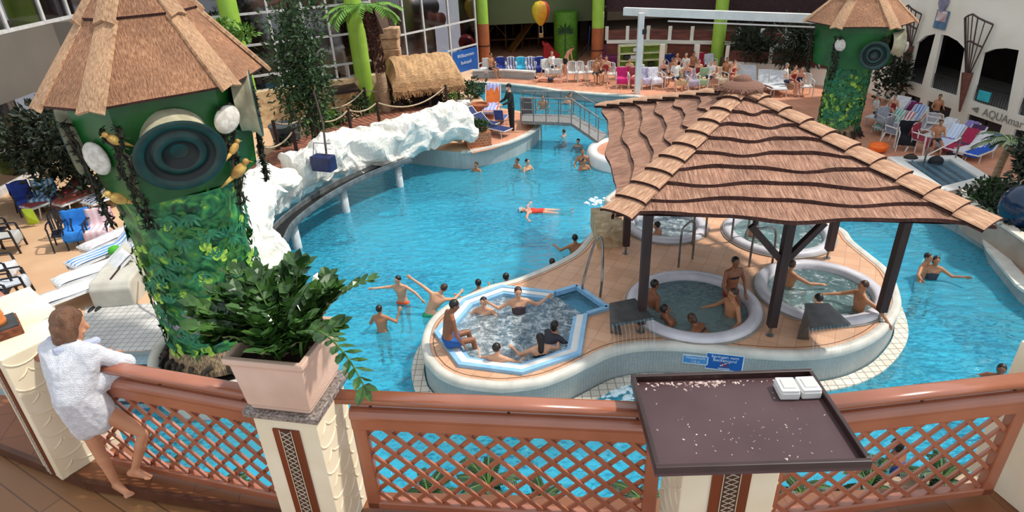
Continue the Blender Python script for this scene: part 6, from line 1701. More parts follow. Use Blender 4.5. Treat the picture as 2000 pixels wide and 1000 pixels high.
    if eyes:
        for e in (-1, 1): obj('eye', B().ell(HC + MH @ V((e * .030, .082, .012)) * s, (.011 * s, .006 * s, .007 * s), R=MH, nu=8, nv=6), HR['black'], root, smooth=True)
    for wr in wear:
        k, c_ = wr[0], wr[1]; b = B(); g = 1.0
        if k in ('trunks', 'bikini', 'pants'):
            b.hull(esph(PV + t1 * .015 * s, (.168 * w, .118 * w, .088), M1, s))
            ll = {'trunks': .42, 'bikini': .06, 'pants': 1.0}[k]
            for q in 'LR':
                H_, K_, A_ = J['H' + q], J['K' + q], J['A' + q]; b.cap(H_, H_.lerp(K_, ll), .098 * s * w, (.088 if ll < .9 else .068) * s)
                if k == 'pants': b.cap(K_, K_.lerp(A_, .92), .068 * s, .052 * s)
            nm = {'trunks': 'swim_trunks', 'bikini': 'bikini_bottom', 'pants': 'trousers'}[k]
        elif k == 'top': b.hull(esph(CH_ + t2 * .0, (.162 * w, .118 * w, .055), M2, s)); nm = 'bikini_top'
        elif k == 'suit':
            b.hull(esph(PV, (.163 * w, .113 * w, .09), M1, s) + esph(WA, (.132 * w, .095 * w, .08), M1, s)); b.hull(esph(WA, (.132 * w, .095 * w, .08), M1, s) + esph(CH_, (.160 * w, .113 * w, .08), M2, s))
            for e in (-1, 1): b.cap(CH_ + r2 * e * .09 * s + t2 * .05 * s - f2 * .06 * s, SC + r2 * e * .08 * s + t2 * .045 * s, .02 * s, .02 * s)
            nm = 'swimsuit'
        elif k == 'shirt':
            g = 1.12
            b.hull(esph(PV + t1 * .03 * s, (.168 * w, .12 * w, .08), M1, s) + esph(WA, (.145 * w, .108 * w, .08), M1, s)); b.hull(esph(WA, (.145 * w, .108 * w, .08), M1, s) + esph(CH_, (.172 * w, .122 * w, .115), M2, s))
            b.hull(esph(CH_, (.172 * w, .122 * w, .115), M2, s) + sph(SL, .064 * s) + sph(SR, .064 * s))
            for q, S_ in (('L', SL), ('R', SR)): b.cap(S_, S_.lerp(J['E' + q], 1.0 if len(wr) > 2 else .6), .064 * s, .052 * s)
            if len(wr) > 2:
                for q in 'LR': b.cap(J['E' + q], J['E' + q].lerp(J['W' + q], .9), .052 * s, .04 * s)
            nm = 'shirt'
        elif k == 'mask': b.hull(esph(HC - hd * .055 * s + fc * .062 * s, (.058, .045, .05), MH, s)); nm = 'face_mask'
        elif k == 'cap': b.hull(esph(HC + hd * .04 * s - fc * .01 * s, (.084, .1, .08), MH, s)); b.hull(esph(HC + hd * .04 * s + fc * .1 * s, (.06, .05, .01), MH, s)); nm = 'cap'
        finish(b, nm, c_ if not isinstance(c_, str) else cloth(c_), root, vox, 3)
    return root, J
def put(rj, loc=None, rz=0, head=None, foot=False):
    root, J = rj; R = Matrix.Rotation(rz, 3, 'Z')
    if head is not None: root.location = V(head) - R @ J['HC']
    else: root.location = loc
    root.rotation_euler = (0, 0, rz)
    return root
def face_to(px, py, z, tx, ty):
    "rotation so that local +y points from the photo point towards world point tx,ty"
    p = at(px, py, z); return math.atan2(ty - p.y, tx - p.x) - PI / 2
CROUCH = dict(th_l=(-.25, .95, -.12), sh_l=(0, -.1, -1), th_r=(.25, .95, -.12), sh_r=(0, -.1, -1), ua_l=(-.7, .35, -.5), fa_l=(-.3, .9, .05), ua_r=(.7, .35, -.5), fa_r=(.3, .9, .05))
STAND = dict()
def P(base, **k): d = dict(base); d.update(k); return d
R_ = math.radians
# --- the three boys in the main pool
put(person('boy in orange swim trunks standing waist-deep in the pool with both arms spread', 1.5, 'light', P(STAND, ua_l=(-.9, .2, -.45), fa_l=(-.75, .3, -.6), ua_r=(.95, .1, -.1), fa_r=(.8, .5, .15), hd=(.1, .15, 1), face=(.5, .9, -.1), t2=(.05, .05, 1)), [('trunks', 'ee5a2c')], ('black', 0), eyes=True), head=at(777, 547, .60), rz=PI - .2)
put(person('boy in dark swim trunks seen from behind, standing waist-deep in the pool', 1.5, 'tan', P(STAND, ua_l=(-.5, .2, -.8), fa_l=(.3, .7, .2), ua_r=(.6, .3, -.6), fa_r=(.2, .5, .85), face=(.2, 1, -.2)), [('trunks', '2b3348')], ('black', 0)), head=at(741, 604, .52), rz=-.15)
put(person('man in green swim trunks bending to the left with raised arms beside the island', 1.7, 'light', P(STAND, t1=(.25, .1, 1), t2=(.55, .15, .8), hd=(.6, .3, .7), face=(.3, 1, -.3), ua_l=(-.75, .4, .65), fa_l=(-.7, .2, .6), ua_r=(.6, .4, -.3), fa_r=(.5, .6, .1)), [('trunks', '1f9a6a')], ('brown', 0)), head=at(866, 563, .55), rz=.15)
# --- heads along the island edge
for (x, y, z, rz, lab, hr) in ((934, 553, .32, .5, 'dark-haired bather behind the upper left of the octagonal whirlpool', 'black'), (989, 541, .30, -.3, 'dark-haired bather in the water right behind the octagonal whirlpool top edge', 'black'), (1078, 512, .22, .8, 'bather with dark hair at the pool edge above the bent handrail', 'brown')):
    put(person(lab, 1.62, 'tan', P(CROUCH, face=(.4, 1, -.1)), [('trunks', '24304a')], (hr, 0)), head=at(x, y, z), rz=rz)
put(person('bather with one arm on the island rim below the sandstone block', 1.65, 'tan', P(CROUCH, ua_r=(.6, .6, .1), fa_r=(.7, .6, .3), face=(.3, 1, .1)), [('trunks', '24304a')], ('black', 0)), head=at(1123, 465, .42), rz=.1)
put(person('swimmer in red suit and white cap floating in the middle of the pool', 1.55, 'pink', dict(t1=(1, 0, .06), t2=(1, 0, .08), r=(0, 1, 0), hd=(1, 0, .25), face=(0, 0, 1), ua_l=(.1, -1, -.1), fa_l=(-.3, -.9, 0), ua_r=(.2, 1, -.1), fa_r=(-.3, .9, 0), th_l=(-1, -.1, -.05), sh_l=(-1, 0, -.1), th_r=(-1, .12, -.06), sh_r=(-1, 0, -.12), ft=(-.6, 0, .8)), [('suit', 'd8402c'), ('cap', 'e8e8e8')], ('brown', 0)), head=at(1019, 410, .06), rz=PI - .05)
# --- back of the pool
for (x, y, z, rz, hgt, sk, hr, lab, wr) in (
    (930, 322, .22, 2.6, 1.5, 'tan', 'black', 'boy up to the shoulders in water near the white corner of the pool wall', [('trunks', '333333')]),
    (1010, 314, .24, 2.2, 1.55, 'tan', 'black', 'left one of two bathers talking near the curved far wall', [('trunks', '203050')]),
    (1030, 316, .30, -2.4, 1.6, 'light', 'black', 'right one of two bathers talking near the curved far wall', [('suit', '30343c')]),
    (1129, 276, .2, 2.8, 1.5, 'light', 'black', 'bather with dark hair behind the couple below the footbridge ramp', [('trunks', '303848')]),
    (1138, 296, .45, 3.0, 1.65, 'tan', 'brown', 'standing bather with bare shoulders below the footbridge ramp', [('top', '8a3030'), ('bikini', '8a3030')]),
    (1141, 315, .30, 3.4, 1.6, 'tan', 'black', 'bather with dark hair in front of the couple below the footbridge ramp', [('suit', '2a2c36')]),
    (1101, 257, .18, 1.0, 1.4, 'pink', 'brown', 'child with reddish face swimming just below the footbridge deck', [('trunks', 'c04040')]),
    (1060, 190, .5, 3.1, 1.6, 'tan', 'brown', 'bather standing in the water behind the footbridge handrail', [('trunks', 'b04030')]),
    (1107, 190, .3, 2.5, 1.6, 'light', 'black', 'left bather of the pair behind the right end of the footbridge rail', [('suit', '2c3440')]),
    (1114, 186, .34, 3.4, 1.65, 'light', 'black', 'right bather of the pair behind the right end of the footbridge rail', [('trunks', '2c3440')]),
    (1196, 180, .2, 3.1, 1.5, 'pink', 'brown', 'bather with reddish skin at the far pool edge, leftmost of the three', [('trunks', '902828')]),
    (1212, 184, .25, 3.0, 1.6, 'light', 'black', 'dark-haired bather at the far pool edge, middle of the three', [('suit', 'e0e0e0')]),
    (1237, 181, .3, 3.3, 1.6, 'light', 'black', 'bather at the far pool edge beside the white gantry post', [('trunks', '30343c')])):
    deep = CROUCH if z < .35 else STAND
    put(person(lab, hgt, sk, P(deep, ua_l=(-.4, .35, -.8), fa_l=(.15, .9, -.1), ua_r=(.4, .35, -.8), fa_r=(-.15, .9, -.1)), wr, (hr, 0), vox=.02, hands=False), head=at(x, y, z), rz=rz)
# --- right side of the pool
put(person('left one of two bathers embracing in the pool right of the roof', 1.65, 'tan', P(STAND, ua_r=(.8, .3, -.3), fa_r=(.7, .6, .1)), [('trunks', '1c3a6a')], ('black', 0)), head=at(1813, 503, .5), rz=-2.6)
put(person('right one of two bathers right of the roof, one arm stretched out', 1.65, 'tan', P(STAND, ua_l=(-.8, .3, -.5), fa_l=(-.8, .5, .3), ua_r=(.6, .5, -.4), fa_r=(.2, .9, .1)), [('suit', '3a3a44')], ('black', 1)), head=at(1829, 509, .46), rz=2.9)
put(person('bather with wet dark hair at the lower right edge above the handrail', 1.65, 'brown', P(CROUCH, face=(-.3, 1, .1)), [('trunks', '202838')], ('black', 1)), head=at(1956, 722, .25), rz=2.2)
put(person('bather with dark hair and blue swimwear seen through the right lattice panel', 1.65, 'brown', P(STAND, t2=(0, .4, 1)), [('suit', '2c4c9a')], ('black', 1)), head=at(1753, 868, .5), rz=.4)
# --- octagonal whirlpool
SIT = dict(th_l=(-.12, 1, -.05), sh_l=(0, .15, -1), th_r=(.12, 1, -.05), sh_r=(0, .15, -1), ua_l=(-.2, -.1, -1), fa_l=(0, .35, -.9), ua_r=(.2, -.1, -1), fa_r=(0, .35, -.9))
put(person('tanned man in blue swim trunks sitting on the left rim of the octagonal whirlpool', 1.75, 'brown', P(SIT, t1=(0, .05, 1), t2=(0, .25, 1), hd=(0, .5, 1), face=(.1, 1, -.5), ua_r=(.15, .1, -1), fa_r=(.1, .4, -.9)), [('trunks', '1f5aa8')], ('black', 0)), head=at(887, 597, 1.52), rz=-PI / 2 + .35)
put(person('smiling woman with wet dark hair in the octagonal whirlpool, at its upper left', 1.6, 'light', P(CROUCH, face=(.1, 1, .1)), [('suit', '30303a')], ('black', 1), eyes=True), head=at(944, 590, .86), rz=PI - .2)
put(person('bather with both arms spread along the far rim of the octagonal whirlpool', 1.7, 'light', P(SIT, ua_l=(-.8, -.1, -.5), fa_l=(-.7, .1, .6), ua_r=(.8, -.1, -.5), fa_r=(.7, .1, .6)), [('suit', '4a3a40')], ('brown', 0), eyes=True), head=at(1012, 571, 1.08), rz=PI + .1)
put(person('dark-haired bather at the right side of the octagonal whirlpool, in dark swimwear', 1.6, 'tan', P(CROUCH, t1=(0, .5, .8), t2=(0, .7, .6)), [('shirt', '30303c')], ('black', 1)), head=at(1084, 636, .86), rz=-.9)
put(person('woman with long wet hair and dark straps at the near right of the octagon', 1.65, 'light', P(CROUCH, face=(-.3, 1, 0)), [('suit', '1c1c22')], ('black', 2)), head=at(1054, 661, .95), rz=.2)
put(person('black-haired bather seen from behind at the near left rim of the octagon', 1.65, 'light', P(CROUCH, face=(.5, 1, 0)), [('trunks', '1c2c44')], ('black', 0)), head=at(971, 680, .92), rz=-.25)
# --- round whirlpools
put(person('bather sitting in the left of the shaded round whirlpool behind the post', 1.7, 'brown', SIT, [('trunks', '24282c')], ('black', 0)), head=at(1279, 556, 1.12), rz=-1.2)
put(person('bather lying back at the near side of the shaded round whirlpool', 1.7, 'brown', P(SIT, t1=(0, -.7, .7), t2=(0, -.6, .8), hd=(0, -.2, 1), sh_l=(0, 1, -.2), sh_r=(0, 1, -.2)), [('trunks', '3a2c28')], ('black', 0)), head=at(1299, 604, .95), rz=-1.35)
put(person('bather floating beside the lying one at the near edge of the shaded whirlpool', 1.6, 'brown', P(CROUCH, t1=(0, .6, .7), t2=(0, .8, .5), hd=(0, .6, .8)), [('top', '4a2c28')], ('brown', 1)), head=at(1351, 622, .84), rz=.8)
put(person('bather leaning against the right rim of the shaded round whirlpool', 1.75, 'tan', P(SIT, ua_l=(-.6, .2, -.7), fa_l=(-.3, .8, -.2), ua_r=(.6, .2, -.7), fa_r=(.3, .8, -.2)), [('trunks', '3c3430')], ('brown', 0), eyes=True), head=at(1431, 574, 1.12), rz=1.9)
put(person('woman in a black and red bikini standing behind the shaded round whirlpool', 1.65, 'brown', P(STAND, ua_l=(-.35, .1, -.9), fa_l=(.1, .5, -.8), ua_r=(.3, .2, -.9), fa_r=(-.2, .6, -.7), th_l=(-.05, .6, -.8), sh_l=(0, -.3, -1)), [('top', '1c181a'), ('bikini', '8a2a2a')], ('black', 0), eyes=True), head=at(1437, 512, 1.55), rz=PI + .25)
put(person('bather beside the dark post in the right front whirlpool', 1.7, 'tan', P(SIT, ua_r=(.7, .5, -.4), fa_r=(.5, .8, -.1)), [('trunks', '3a3a3c')], ('brown', 0)), head=at(1547, 517, 1.1), rz=-1.0)
put(person('dark-haired bather in the right front whirlpool behind the steel spout', 1.65, 'light', P(CROUCH), [('trunks', '3a3a3c')], ('black', 0)), head=at(1598, 583, .98), rz=.4)
put(person('man resting his arm on the right rim of the right front whirlpool', 1.75, 'tan', P(SIT, ua_l=(-.7, -.5, -.3), fa_l=(-.5, -.3, -.5), ua_r=(.5, .6, -.4), fa_r=(.2, .9, -.1), sh_l=(0, .8, -.4), sh_r=(0, .8, -.4)), [('trunks', '30405a')], ('brown', 0), eyes=True), head=at(1686, 559, 1.15), rz=1.6)
put(person('bather in the back left whirlpool beside the dark post', 1.6, 'tan', CROUCH, [('trunks', '30405a')], ('black', 0), vox=.018), head=at(1283, 440, .95), rz=.8)
put(person('bather in the back right whirlpool close to the roof edge', 1.6, 'tan', SIT, [('trunks', '405a70')], ('black', 0), vox=.018), head=at(1476, 436, .95), rz=-.8)
# --- attendant and others on land
put(person('attendant in black with cap and white face mask at the left end of the footbridge', 1.78, 'light', P(STAND, t2=(0, .12, 1), ua_l=(-.2, .35, -.9), fa_l=(.1, .9, -.3), ua_r=(.2, .35, -.9), fa_r=(-.2, .9, -.3), face=(.2, 1, -.25), sh_l=(0, -.02, -1)), [('shirt', cloth('1c2622'), 1), ('pants', '161a1c'), ('cap', '141618'), ('mask', 'e8e8ea')], ('black', 0), vox=.016), loc=at(1000, 256, ZD) + V((0, 0, .92)), rz=1.9)
g_ = COL.objects['person'] if False else None
put(person('bather in dark trunks bending at the edge of the play hall beside the red slide', 1.65, 'pink', P(STAND, t1=(.1, .3, 1), t2=(.2, .6, .8), hd=(.1, .7, .7)), [('trunks', '1e1c20')], ('brown', 0), vox=.02, hands=False), loc=at(1105, 148, ZF) + V((0, 0, .84)), rz=-2.0)
put(person('sunbather lying on the pink tiles at the far pool edge', 1.65, 'pink', dict(t1=(0, 1, .02), t2=(0, 1, .1), hd=(0, 1, .2), face=(0, .1, 1), th_l=(-.1, -1, 0), sh_l=(0, -1, 0), th_r=(.1, -1, 0), sh_r=(0, -1, 0), ua_l=(-.5, .2, 0), fa_l=(-.2, 1, 0), ua_r=(.5, .2, 0), fa_r=(.2, 1, 0)), [('trunks', '30303a')], ('black', 0), vox=.02, hands=False), loc=at(1073, 160, ZF) + V((0, 0, .13)), rz=1.2)

# ================================================================ chairs
def make_chair(label, m, loc=(0, 0, 0), rz=0, group=None):
    "moulded plastic armchair, front towards local -y"
    t = thing('plastic_chair', label, 'chair', loc, rz, group)
    b = B().box((0, 0, .42), (.44, .42, .03)); b.box((0, -.21, .405), (.44, .03, .05))
    obj('seat', b, m, t, bevel=.008)
    b = B(); rows = []
    for i in range(9):
        a = i / 8 * PI; x = -.22 * math.cos(a); z = .44 + .36 + .08 * math.sin(a)
        rows.append((x, .20 + .02 * (z - .44) / .4 * 0 + .05 - .03 * abs(math.cos(a)), z))
    b.tube([(-.22, .19, .42)] + [(x, y + .06, z) for x, y, z in rows] + [(.22, .19, .42)], .018, n=6)
    for i in range(1, 8):
        x, y, z = rows[i]; b.bar((x * .9, .205, .44), (x, y + .06, z), .035, .012, up=(0, 1, 0))
    obj('backrest', b, m, t)
    for s in (-1, 1):
        obj('armrest', B().tube([(s * .23, .24, .66), (s * .27, .05, .66), (s * .27, -.18, .64), (s * .255, -.21, .58)], .02, n=6), m, t)
        obj('leg', B().bar((s * .255, -.2, .62), (s * .27, -.25, 0), .045, .03, up=(1, 0, 0)), m, t)
        obj('leg', B().bar((s * .22, .2, .42), (s * .26, .29, 0), .045, .03, up=(1, 0, 0)), m, t)
    return t
def make_lounger(label, mf, mc, loc=(0, 0, 0), rz=0, group=None, up=.55):
    "head towards local +y"
    t = thing('sun_lounger', label, 'sun lounger', loc, rz, group)
    b = B()
    for s in (-1, 1): b.tube([(s * .3, -.9, .32), (s * .3, .3, .34)], .022, n=6)
    b.cyl((-.3, -.9, .32), (.3, -.9, .32), .022, n=6)
    obj('frame', b, mf, t)
    e = math.sin(up) * .75; c_ = math.cos(up) * .75
    b = B()
    for s in (-1, 1): b.tube([(s * .3, .28, .34), (s * .3, .28 + c_, .34 + e)], .022, n=6)
    b.cyl((-.3, .28 + c_, .34 + e), (.3, .28 + c_, .34 + e), .022, n=6); obj('backrest_frame', b, mf, t)
    obj('seat_sling', B().box((0, -.3, .345), (.56, 1.18, .02)), mc, t)
    obj('back_sling', B().bar((0, .29, .35), (0, .29 + c_, .35 + e), .56, .02), mc, t)
    for s in (-1, 1):
        for y in (-.7, .25): obj('leg', B().cyl((s * .3, y, .33), (s * .31, y + (.08 if y > 0 else -.06), 0), .02, n=6), mf, t)
    return t
def towel(loc, rz, m, label, kind='chair', group=None, seed=0, up=.55, name='towel', wd=.5):
    r_ = random.Random(seed)
    if kind == 'chair': path = [(.33, .50), (.30, .74), (.27, .87), (.24, .80), (.2, .5), (.1, .445), (-.15, .445), (-.24, .43), (-.26, .2)]
    else:
        e = math.sin(up) * .75; c_ = math.cos(up) * .75
        path = [(.34 + c_, .25 + e), (.30 + c_, .37 + e), (.25 + c_ * .9, .37 + e * .95), (.3, .39), (0, .375), (-.4, .372), (-.85, .368), (-.9, .2)]
    PP = catmull([(0, y, z) for y, z in path], n=3); b = B(); n = 8
    for i, p in enumerate(PP):
        for j in range(n + 1):
            f = j / n - .5; b.v.append(V((f * wd, p.y + .012 * math.sin(j * 1.7 + seed), p.z + .012 + .010 * math.sin(j * 2.3 + i * .8 + seed))))
    K = len(PP)
    b2 = len(b.v); nn = [V((0, 0, -.008))]
    for i in range(K - 1):
        for j in range(n): b.f.append((i * (n + 1) + j, i * (n + 1) + j + 1, (i + 1) * (n + 1) + j + 1, (i + 1) * (n + 1) + j)); b.mi.append(0)
    o = solo(name, b, m, label, 'towel', group, smooth=True); o.location = loc; o.rotation_euler = (0, 0, rz)
    md = o.modifiers.new('thick', 'SOLIDIFY'); md.thickness = .012
    return o
m_wp = mat('white_plastic', 'dedcd8', 'cfcdc9', rough=.4); m_bp = mat('navy_plastic_chair', '191c28', '12141e', rough=.35); m_sling = mat('sling_navy', '22306a', '1a2654', rough=.8)
m_slingw = mat('sling_white', 'd2d2d6', rough=.8)
def stripes(name, a, c_): 
    if name in MC: return MC[name]
    m, nt, b = nodes(name); L = nt.links.new; tc = N(nt, 'ShaderNodeTexCoord'); w_ = N(nt, 'ShaderNodeTexWave'); w_.inputs['Scale'].default_value = 2.2; w_.inputs['Distortion'].default_value = 1.5
    L(tc.outputs['Object'], w_.inputs[0]); mx = N(nt, 'ShaderNodeMix', data_type='RGBA'); mx.inputs[6].default_value = lin(a); mx.inputs[7].default_value = lin(c_)
    L(w_.outputs[0], mx.inputs[0]); L(mx.outputs[2], b.inputs['Base Color']); b.inputs['Roughness'].default_value = .9; MC[name] = m; return m
white0 = make_chair('white plastic armchair left of the seated group on the far terrace', m_wp, at(1135, 158, ZF), .25, 'white armchairs on the far terrace')
black0 = make_chair('dark navy plastic armchair at the left end of the chairs with blue and pink towels', m_bp, at(133, 482, ZD), .5, 'dark armchairs on the left deck')
TW = lambda a, c_=None: stripes('towel_' + a + c_, a, c_) if c_ else mat('towel_' + a, a, rough=.95, scale=8, bump=.3, bscale=60)
# far row of five upright chairs with covers
for i, (x, a, c_, w_) in enumerate(((979, '2a3a8c', None, 'plain navy'), (999, 'c8c8d4', '3c3c6c', 'white and navy patterned'), (1018, '3cb4d8', None, 'turquoise'), (1037, '4a4a80', 'd0d0dc', 'navy and white'), (1055, '26368c', None, 'dark blue'))):
    p = at(x, 148, ZF)
    dup(white0, p, .05, 'white armchair under a %s towel before the play hall' % w_, 'row of five covered chairs', scale=1.02)
    towel(p, .05, TW(a, c_), '%s towel over the %s chair in the row before the play hall' % (w_, ['first', 'second', 'third', 'fourth', 'fifth'][i]), seed=i)
# more far chairs
far_ch = [(1070, 152, .4, 'white armchair with a heap of white clothes beside the row of five', 'e0ddd6'), (1087, 152, -.3, 'white armchair with folded white towel nearest the bending bather', 'dcd8d0'),
          (1155, 157, -.2, 'white plastic armchair, second left of the seated group on the far terrace', None), (1192, 161, -.1, 'white armchair right of the seated group on the far terrace', None),
          (1214, 171, -.1, 'white armchair with a bright pink towel on the far terrace', 'd22a78'), (1238, 171, 0, 'white armchair with a dull red towel left of the gantry post', 'a84450'),
          (1262, 172, .1, 'white armchair with a pale lilac patterned towel just right of the gantry post', 'c8c0dc'), (1278, 172, .25, 'white armchair with a white towel, second right of the gantry post', 'e4e2ee'),
          (1303, 168, .3, 'white armchair in the crowd, third right of the gantry post', None), (1328, 174, -.2, 'white armchair with a pale yellow towel in the far crowd', 'd8d4a4'),
          (1350, 176, .2, 'white armchair with grey lilac clothes in the far crowd', 'a8a0b4'), (1372, 174, -.5, 'white armchair with a green and white towel before the lime column', '9cb890'),
          (1441, 166, .2, 'white armchair behind the apex of the pavilion roof', None), (1571, 187, -.2, 'white armchair alone at the right end of the far crowd', None),
          (1310, 143, .2, 'armchair with a big navy blue towel by the cream post', '1e2c6c'), (1367, 140, -.1, 'white armchair with a crimson towel behind the crowd', 'b02440'), (1386, 143, .1, 'white armchair with a white towel left of the lime column', 'd8dce4'),
          (1405, 172, .4, 'white armchair before the foot of the lime column', 'b8a890'), (905, 130, .3, 'white armchair half hidden behind the thatched hut', None), (948, 150, -.4, 'white armchair at the foot of the left orange column', 'e8e4e0'),
          (1118, 158, 0, 'white armchair beside the bending bather', None)]
for i, (x, y, rz, lab, tc_) in enumerate(far_ch):
    p = at(x, y, ZF); 
    if tc_ and '1118' == str(x): continue
    dup(white0, p, rz, lab, 'white armchairs on the far terrace')
    if tc_: towel(p, rz, TW(tc_), lab.split(' with ')[-1].replace('a ', '', 1) + ', the cloth itself' if ' with ' in lab else 'pale cloth over the ' + lab, seed=20 + i)
# covered loungers beyond the pavilion
l0 = make_lounger('white sun lounger behind the pavilion roof apex, left of two', m_wp, m_slingw, at(1494, 178, ZF), -.3, 'white loungers behind the pavilion')
dup(l0, at(1517, 180, ZF), -.3, 'white sun lounger behind the pavilion roof apex, right of two', 'white loungers behind the pavilion')
dup(l0, at(1462, 168, ZF), -.25, 'white sun lounger partly hidden by the roof apex', 'white loungers behind the pavilion')
# right-hand lounger rows
l1 = make_lounger('sun lounger under a white towel nearest the far tower, before the cream building', m_wp, m_slingw, at(1728, 240, ZF), -1.0, 'loungers before the cream building', up=.7)
rl = [(1742, 232, 'c4d8d0', '4a9a8c', 'white and teal'), (1761, 236, 'e8e4e4', 'a83a4c', 'white and red'), (1757, 211, '9c96c8', None, 'lilac'), (1771, 216, '7c2458', None, 'purple'), (1784, 222, '5a74b0', 'c0cce0', 'light blue striped'),
      (1800, 240, 'a8a0a8', None, 'grey'), (1838, 250, 'd8d8de', None, 'white'), (1855, 264, 'b8c8e8', 'd8e0f0', 'pale blue'), (1876, 256, '8a80b8', None, 'violet'), (1879, 273, 'a8244c', None, 'crimson'), (1895, 266, '4c2c54', None, 'dark purple'),
      (1901, 279, 'dedade', None, 'plain white'), (1922, 284, '2456c0', None, 'bright blue')]
for i, (x, y, a, c_, w_) in enumerate(rl):
    p = at(x - 8, y + 24, ZF); rz = -1.05 + .12 * math.sin(i * 2.1)
    dup(l1, p, rz, 'sun lounger under a %s towel in front of the cream building' % w_, 'loungers before the cream building', scale=.74)
    towel(p, rz, TW(a, c_), '%s towel spread on a lounger in front of the cream building' % w_, 'lounger', seed=40 + i, up=.7).scale = (.74,) * 3
for (x, y, rz, lab, c_) in ((1794, 297, .6, 'white armchair with a blue and red bag before the cream building', '9a3044'), (1765, 292, -.4, 'white armchair under black clothes behind the right roof slope', '14161e'), (1742, 283, .5, 'white armchair under grey clothes behind the right roof slope', '8c8a94'), (1818, 262, .9, 'white armchair beside the white towelled lounger', None), (1725, 262, .2, 'white armchair near the foot of the far tower', 'a0a4b0')):
    p = at(x, y, ZF); dup(white0, p, rz, lab, 'white armchairs on the right terrace')
    if c_: towel(p, rz, TW(c_), 'cloth on the ' + 'armchair ' + {1794: 'before the cream building', 1765: 'behind the roof slope', 1742: 'left of the black cloth', 1725: 'near the far tower'}[x] + ', coloured ' + {'9a3044': 'dark red', '14161e': 'black', '8c8a94': 'grey', 'a0a4b0': 'blue grey'}[c_], seed=x)
p = at(1714, 296, ZF); t = thing('float_ring', 'bright orange inflatable seat by the right roof edge', 'inflatable', tuple(p))
obj('cushion', B().lathe([(.0, .25), (.2, .24), (.3, .3), (.42, .42), (.46, .3), (.4, .1), (.2, .0), (0.001, 0)], n=28), mat('inflatable_orange', 'ff7a2c', 'f26a1c', rough=.4), t, smooth=True); t.scale = (.62,) * 3
for i, (x, y, c_, lab) in enumerate(((1906, 298, '2458c8', 'bright blue bag on the terrace below the blue towel'), (1826, 322 , '1c1c20', 'black bag beside the small right-hand pool'), (1862, 305, '22202a', 'dark backpack at the edge of the small right-hand pool'), (1776, 318, '2a2620', 'pair of dark sandals left of the small pool'))):
    p = at(x, y, ZF); solo('bag', B().ell((0, 0, .13), (.22, .17, .15), nu=14, nv=8).box((0, 0, .27), (.14, .02, .05)), cloth(c_), lab, 'bag', smooth=True).location = p
# loungers by the footbridge
la = make_lounger('lounger with a blue striped towel and orange end standing above the footbridge', mat('pale_frame', 'c8ccd0'), mat('sling_orange', 'd8702c', 'c8601c', rough=.8), at(962, 222, ZD), PI - .1 + PI, up=1.0)
towel(at(962, 222, ZD) + V((0, .05, .0)), -.1, TW('8a90cc', 'b8bce0'), 'blue and white striped towel on the orange lounger', 'lounger', seed=3, up=1.0)
lb_ = make_lounger('navy blue sun lounger with white frame beside the brick planter', m_wp, m_sling, at(962, 262, ZD), .9, up=.7)
lb_.scale = (.82,) * 3; lc_ = dup(lb_, at(940, 250, ZD), .8, 'navy blue sun lounger half hidden behind the brick planter', scale=.82)
make_lounger('folded blue lounger leaning left of the attendant', m_wp, mat('sling_blue', '3c5cb0', '304c98', rough=.8), at(978, 242, ZD), 2.9, up=1.2).scale = (.6,) * 3
b = B(); r_ = random.Random(6); p = at(905, 222, ZD)
for k in range(7): b.hull([V((r_.uniform(-.35, .35), r_.uniform(-.25, .25), .1 + r_.uniform(0, .45))) for _ in range(9)])
solo('towel_heap', b, TW('e6e4e0'), 'heap of white towels behind the right end of the white rock', 'towels', smooth=False).location = p
t = thing('baby_buggy', 'dark folded buggy standing at the left end of the footbridge', 'buggy', tuple(at(1030, 238, ZD)))
obj('seat', B().hull([V((x, y, z)) for x, y, z in ((-.2, -.2, .3), (.2, -.2, .3), (-.2, .25, .35), (.2, .25, .35), (-.18, .3, .85), (.18, .3, .85))]), cloth('22262c'), t, bevel=.03)
for s in (-1, 1):
    obj('wheel', B().lathe([(.13, -.02), (.15, 0), (.13, .02)], c=(s * .24, .2, .15), n=20, axis=(1, 0, 0)), m_black, t); obj('wheel', B().lathe([(.1, -.02), (.12, 0), (.1, .02)], c=(s * .22, -.3, .12), n=20, axis=(1, 0, 0)), m_black, t)
    obj('frame', B().tube([(s * .2, -.3, .12), (s * .2, .1, .5), (s * .2, .45, .95)], .014, n=6), m_steel, t)
# left deck chairs
for (x, y, rz, lab) in ((163, 478, .35, 'dark navy plastic armchair under the bright blue towel'), (205, 476, .2, 'dark navy plastic armchair under the pink and white towel'), (150, 455, 2.9, 'dark navy plastic armchair behind the blue towelled one'),
    (25, 490, 1.9, 'dark navy plastic armchair at the left edge, farther cluster'), (0, 480, 1.7, 'dark navy armchair cut by the left edge in the farther cluster'), (40, 585, 2.1, 'dark navy plastic armchair in the near left cluster, nearest the picture centre'), (12, 600, 2.0, 'dark navy plastic armchair in the near left cluster, at the picture edge'), (15, 555, 1.9, 'dark navy plastic armchair at the back of the near left cluster'),
    (60, 415, .8, 'dark armchair with yellow and blue clothes near the left glass wall'), (95, 412, .2, 'dark armchair with blue towels near the left glass wall')):
    dup(black0, at(x, y, ZD), rz, lab, 'dark armchairs on the left deck')
towel(at(163, 478, ZD), .35, TW('2f86e0'), 'bright blue towel draped over a dark chair on the left deck', seed=1, wd=.62)
towel(at(205, 476, ZD), .2, TW('e8b8c0', 'e8d8d8'), 'pink and white towel draped over a dark chair on the left deck', seed=2, wd=.6)
towel(at(60, 415, ZD), .8, TW('3048a0'), 'royal blue towel on the chair nearest the left glass wall', seed=3); towel(at(95, 412, ZD), .2, TW('2f78a8', 'b8ccd8'), 'sea blue patterned towel beside the yellow jacket', seed=4, wd=.6)
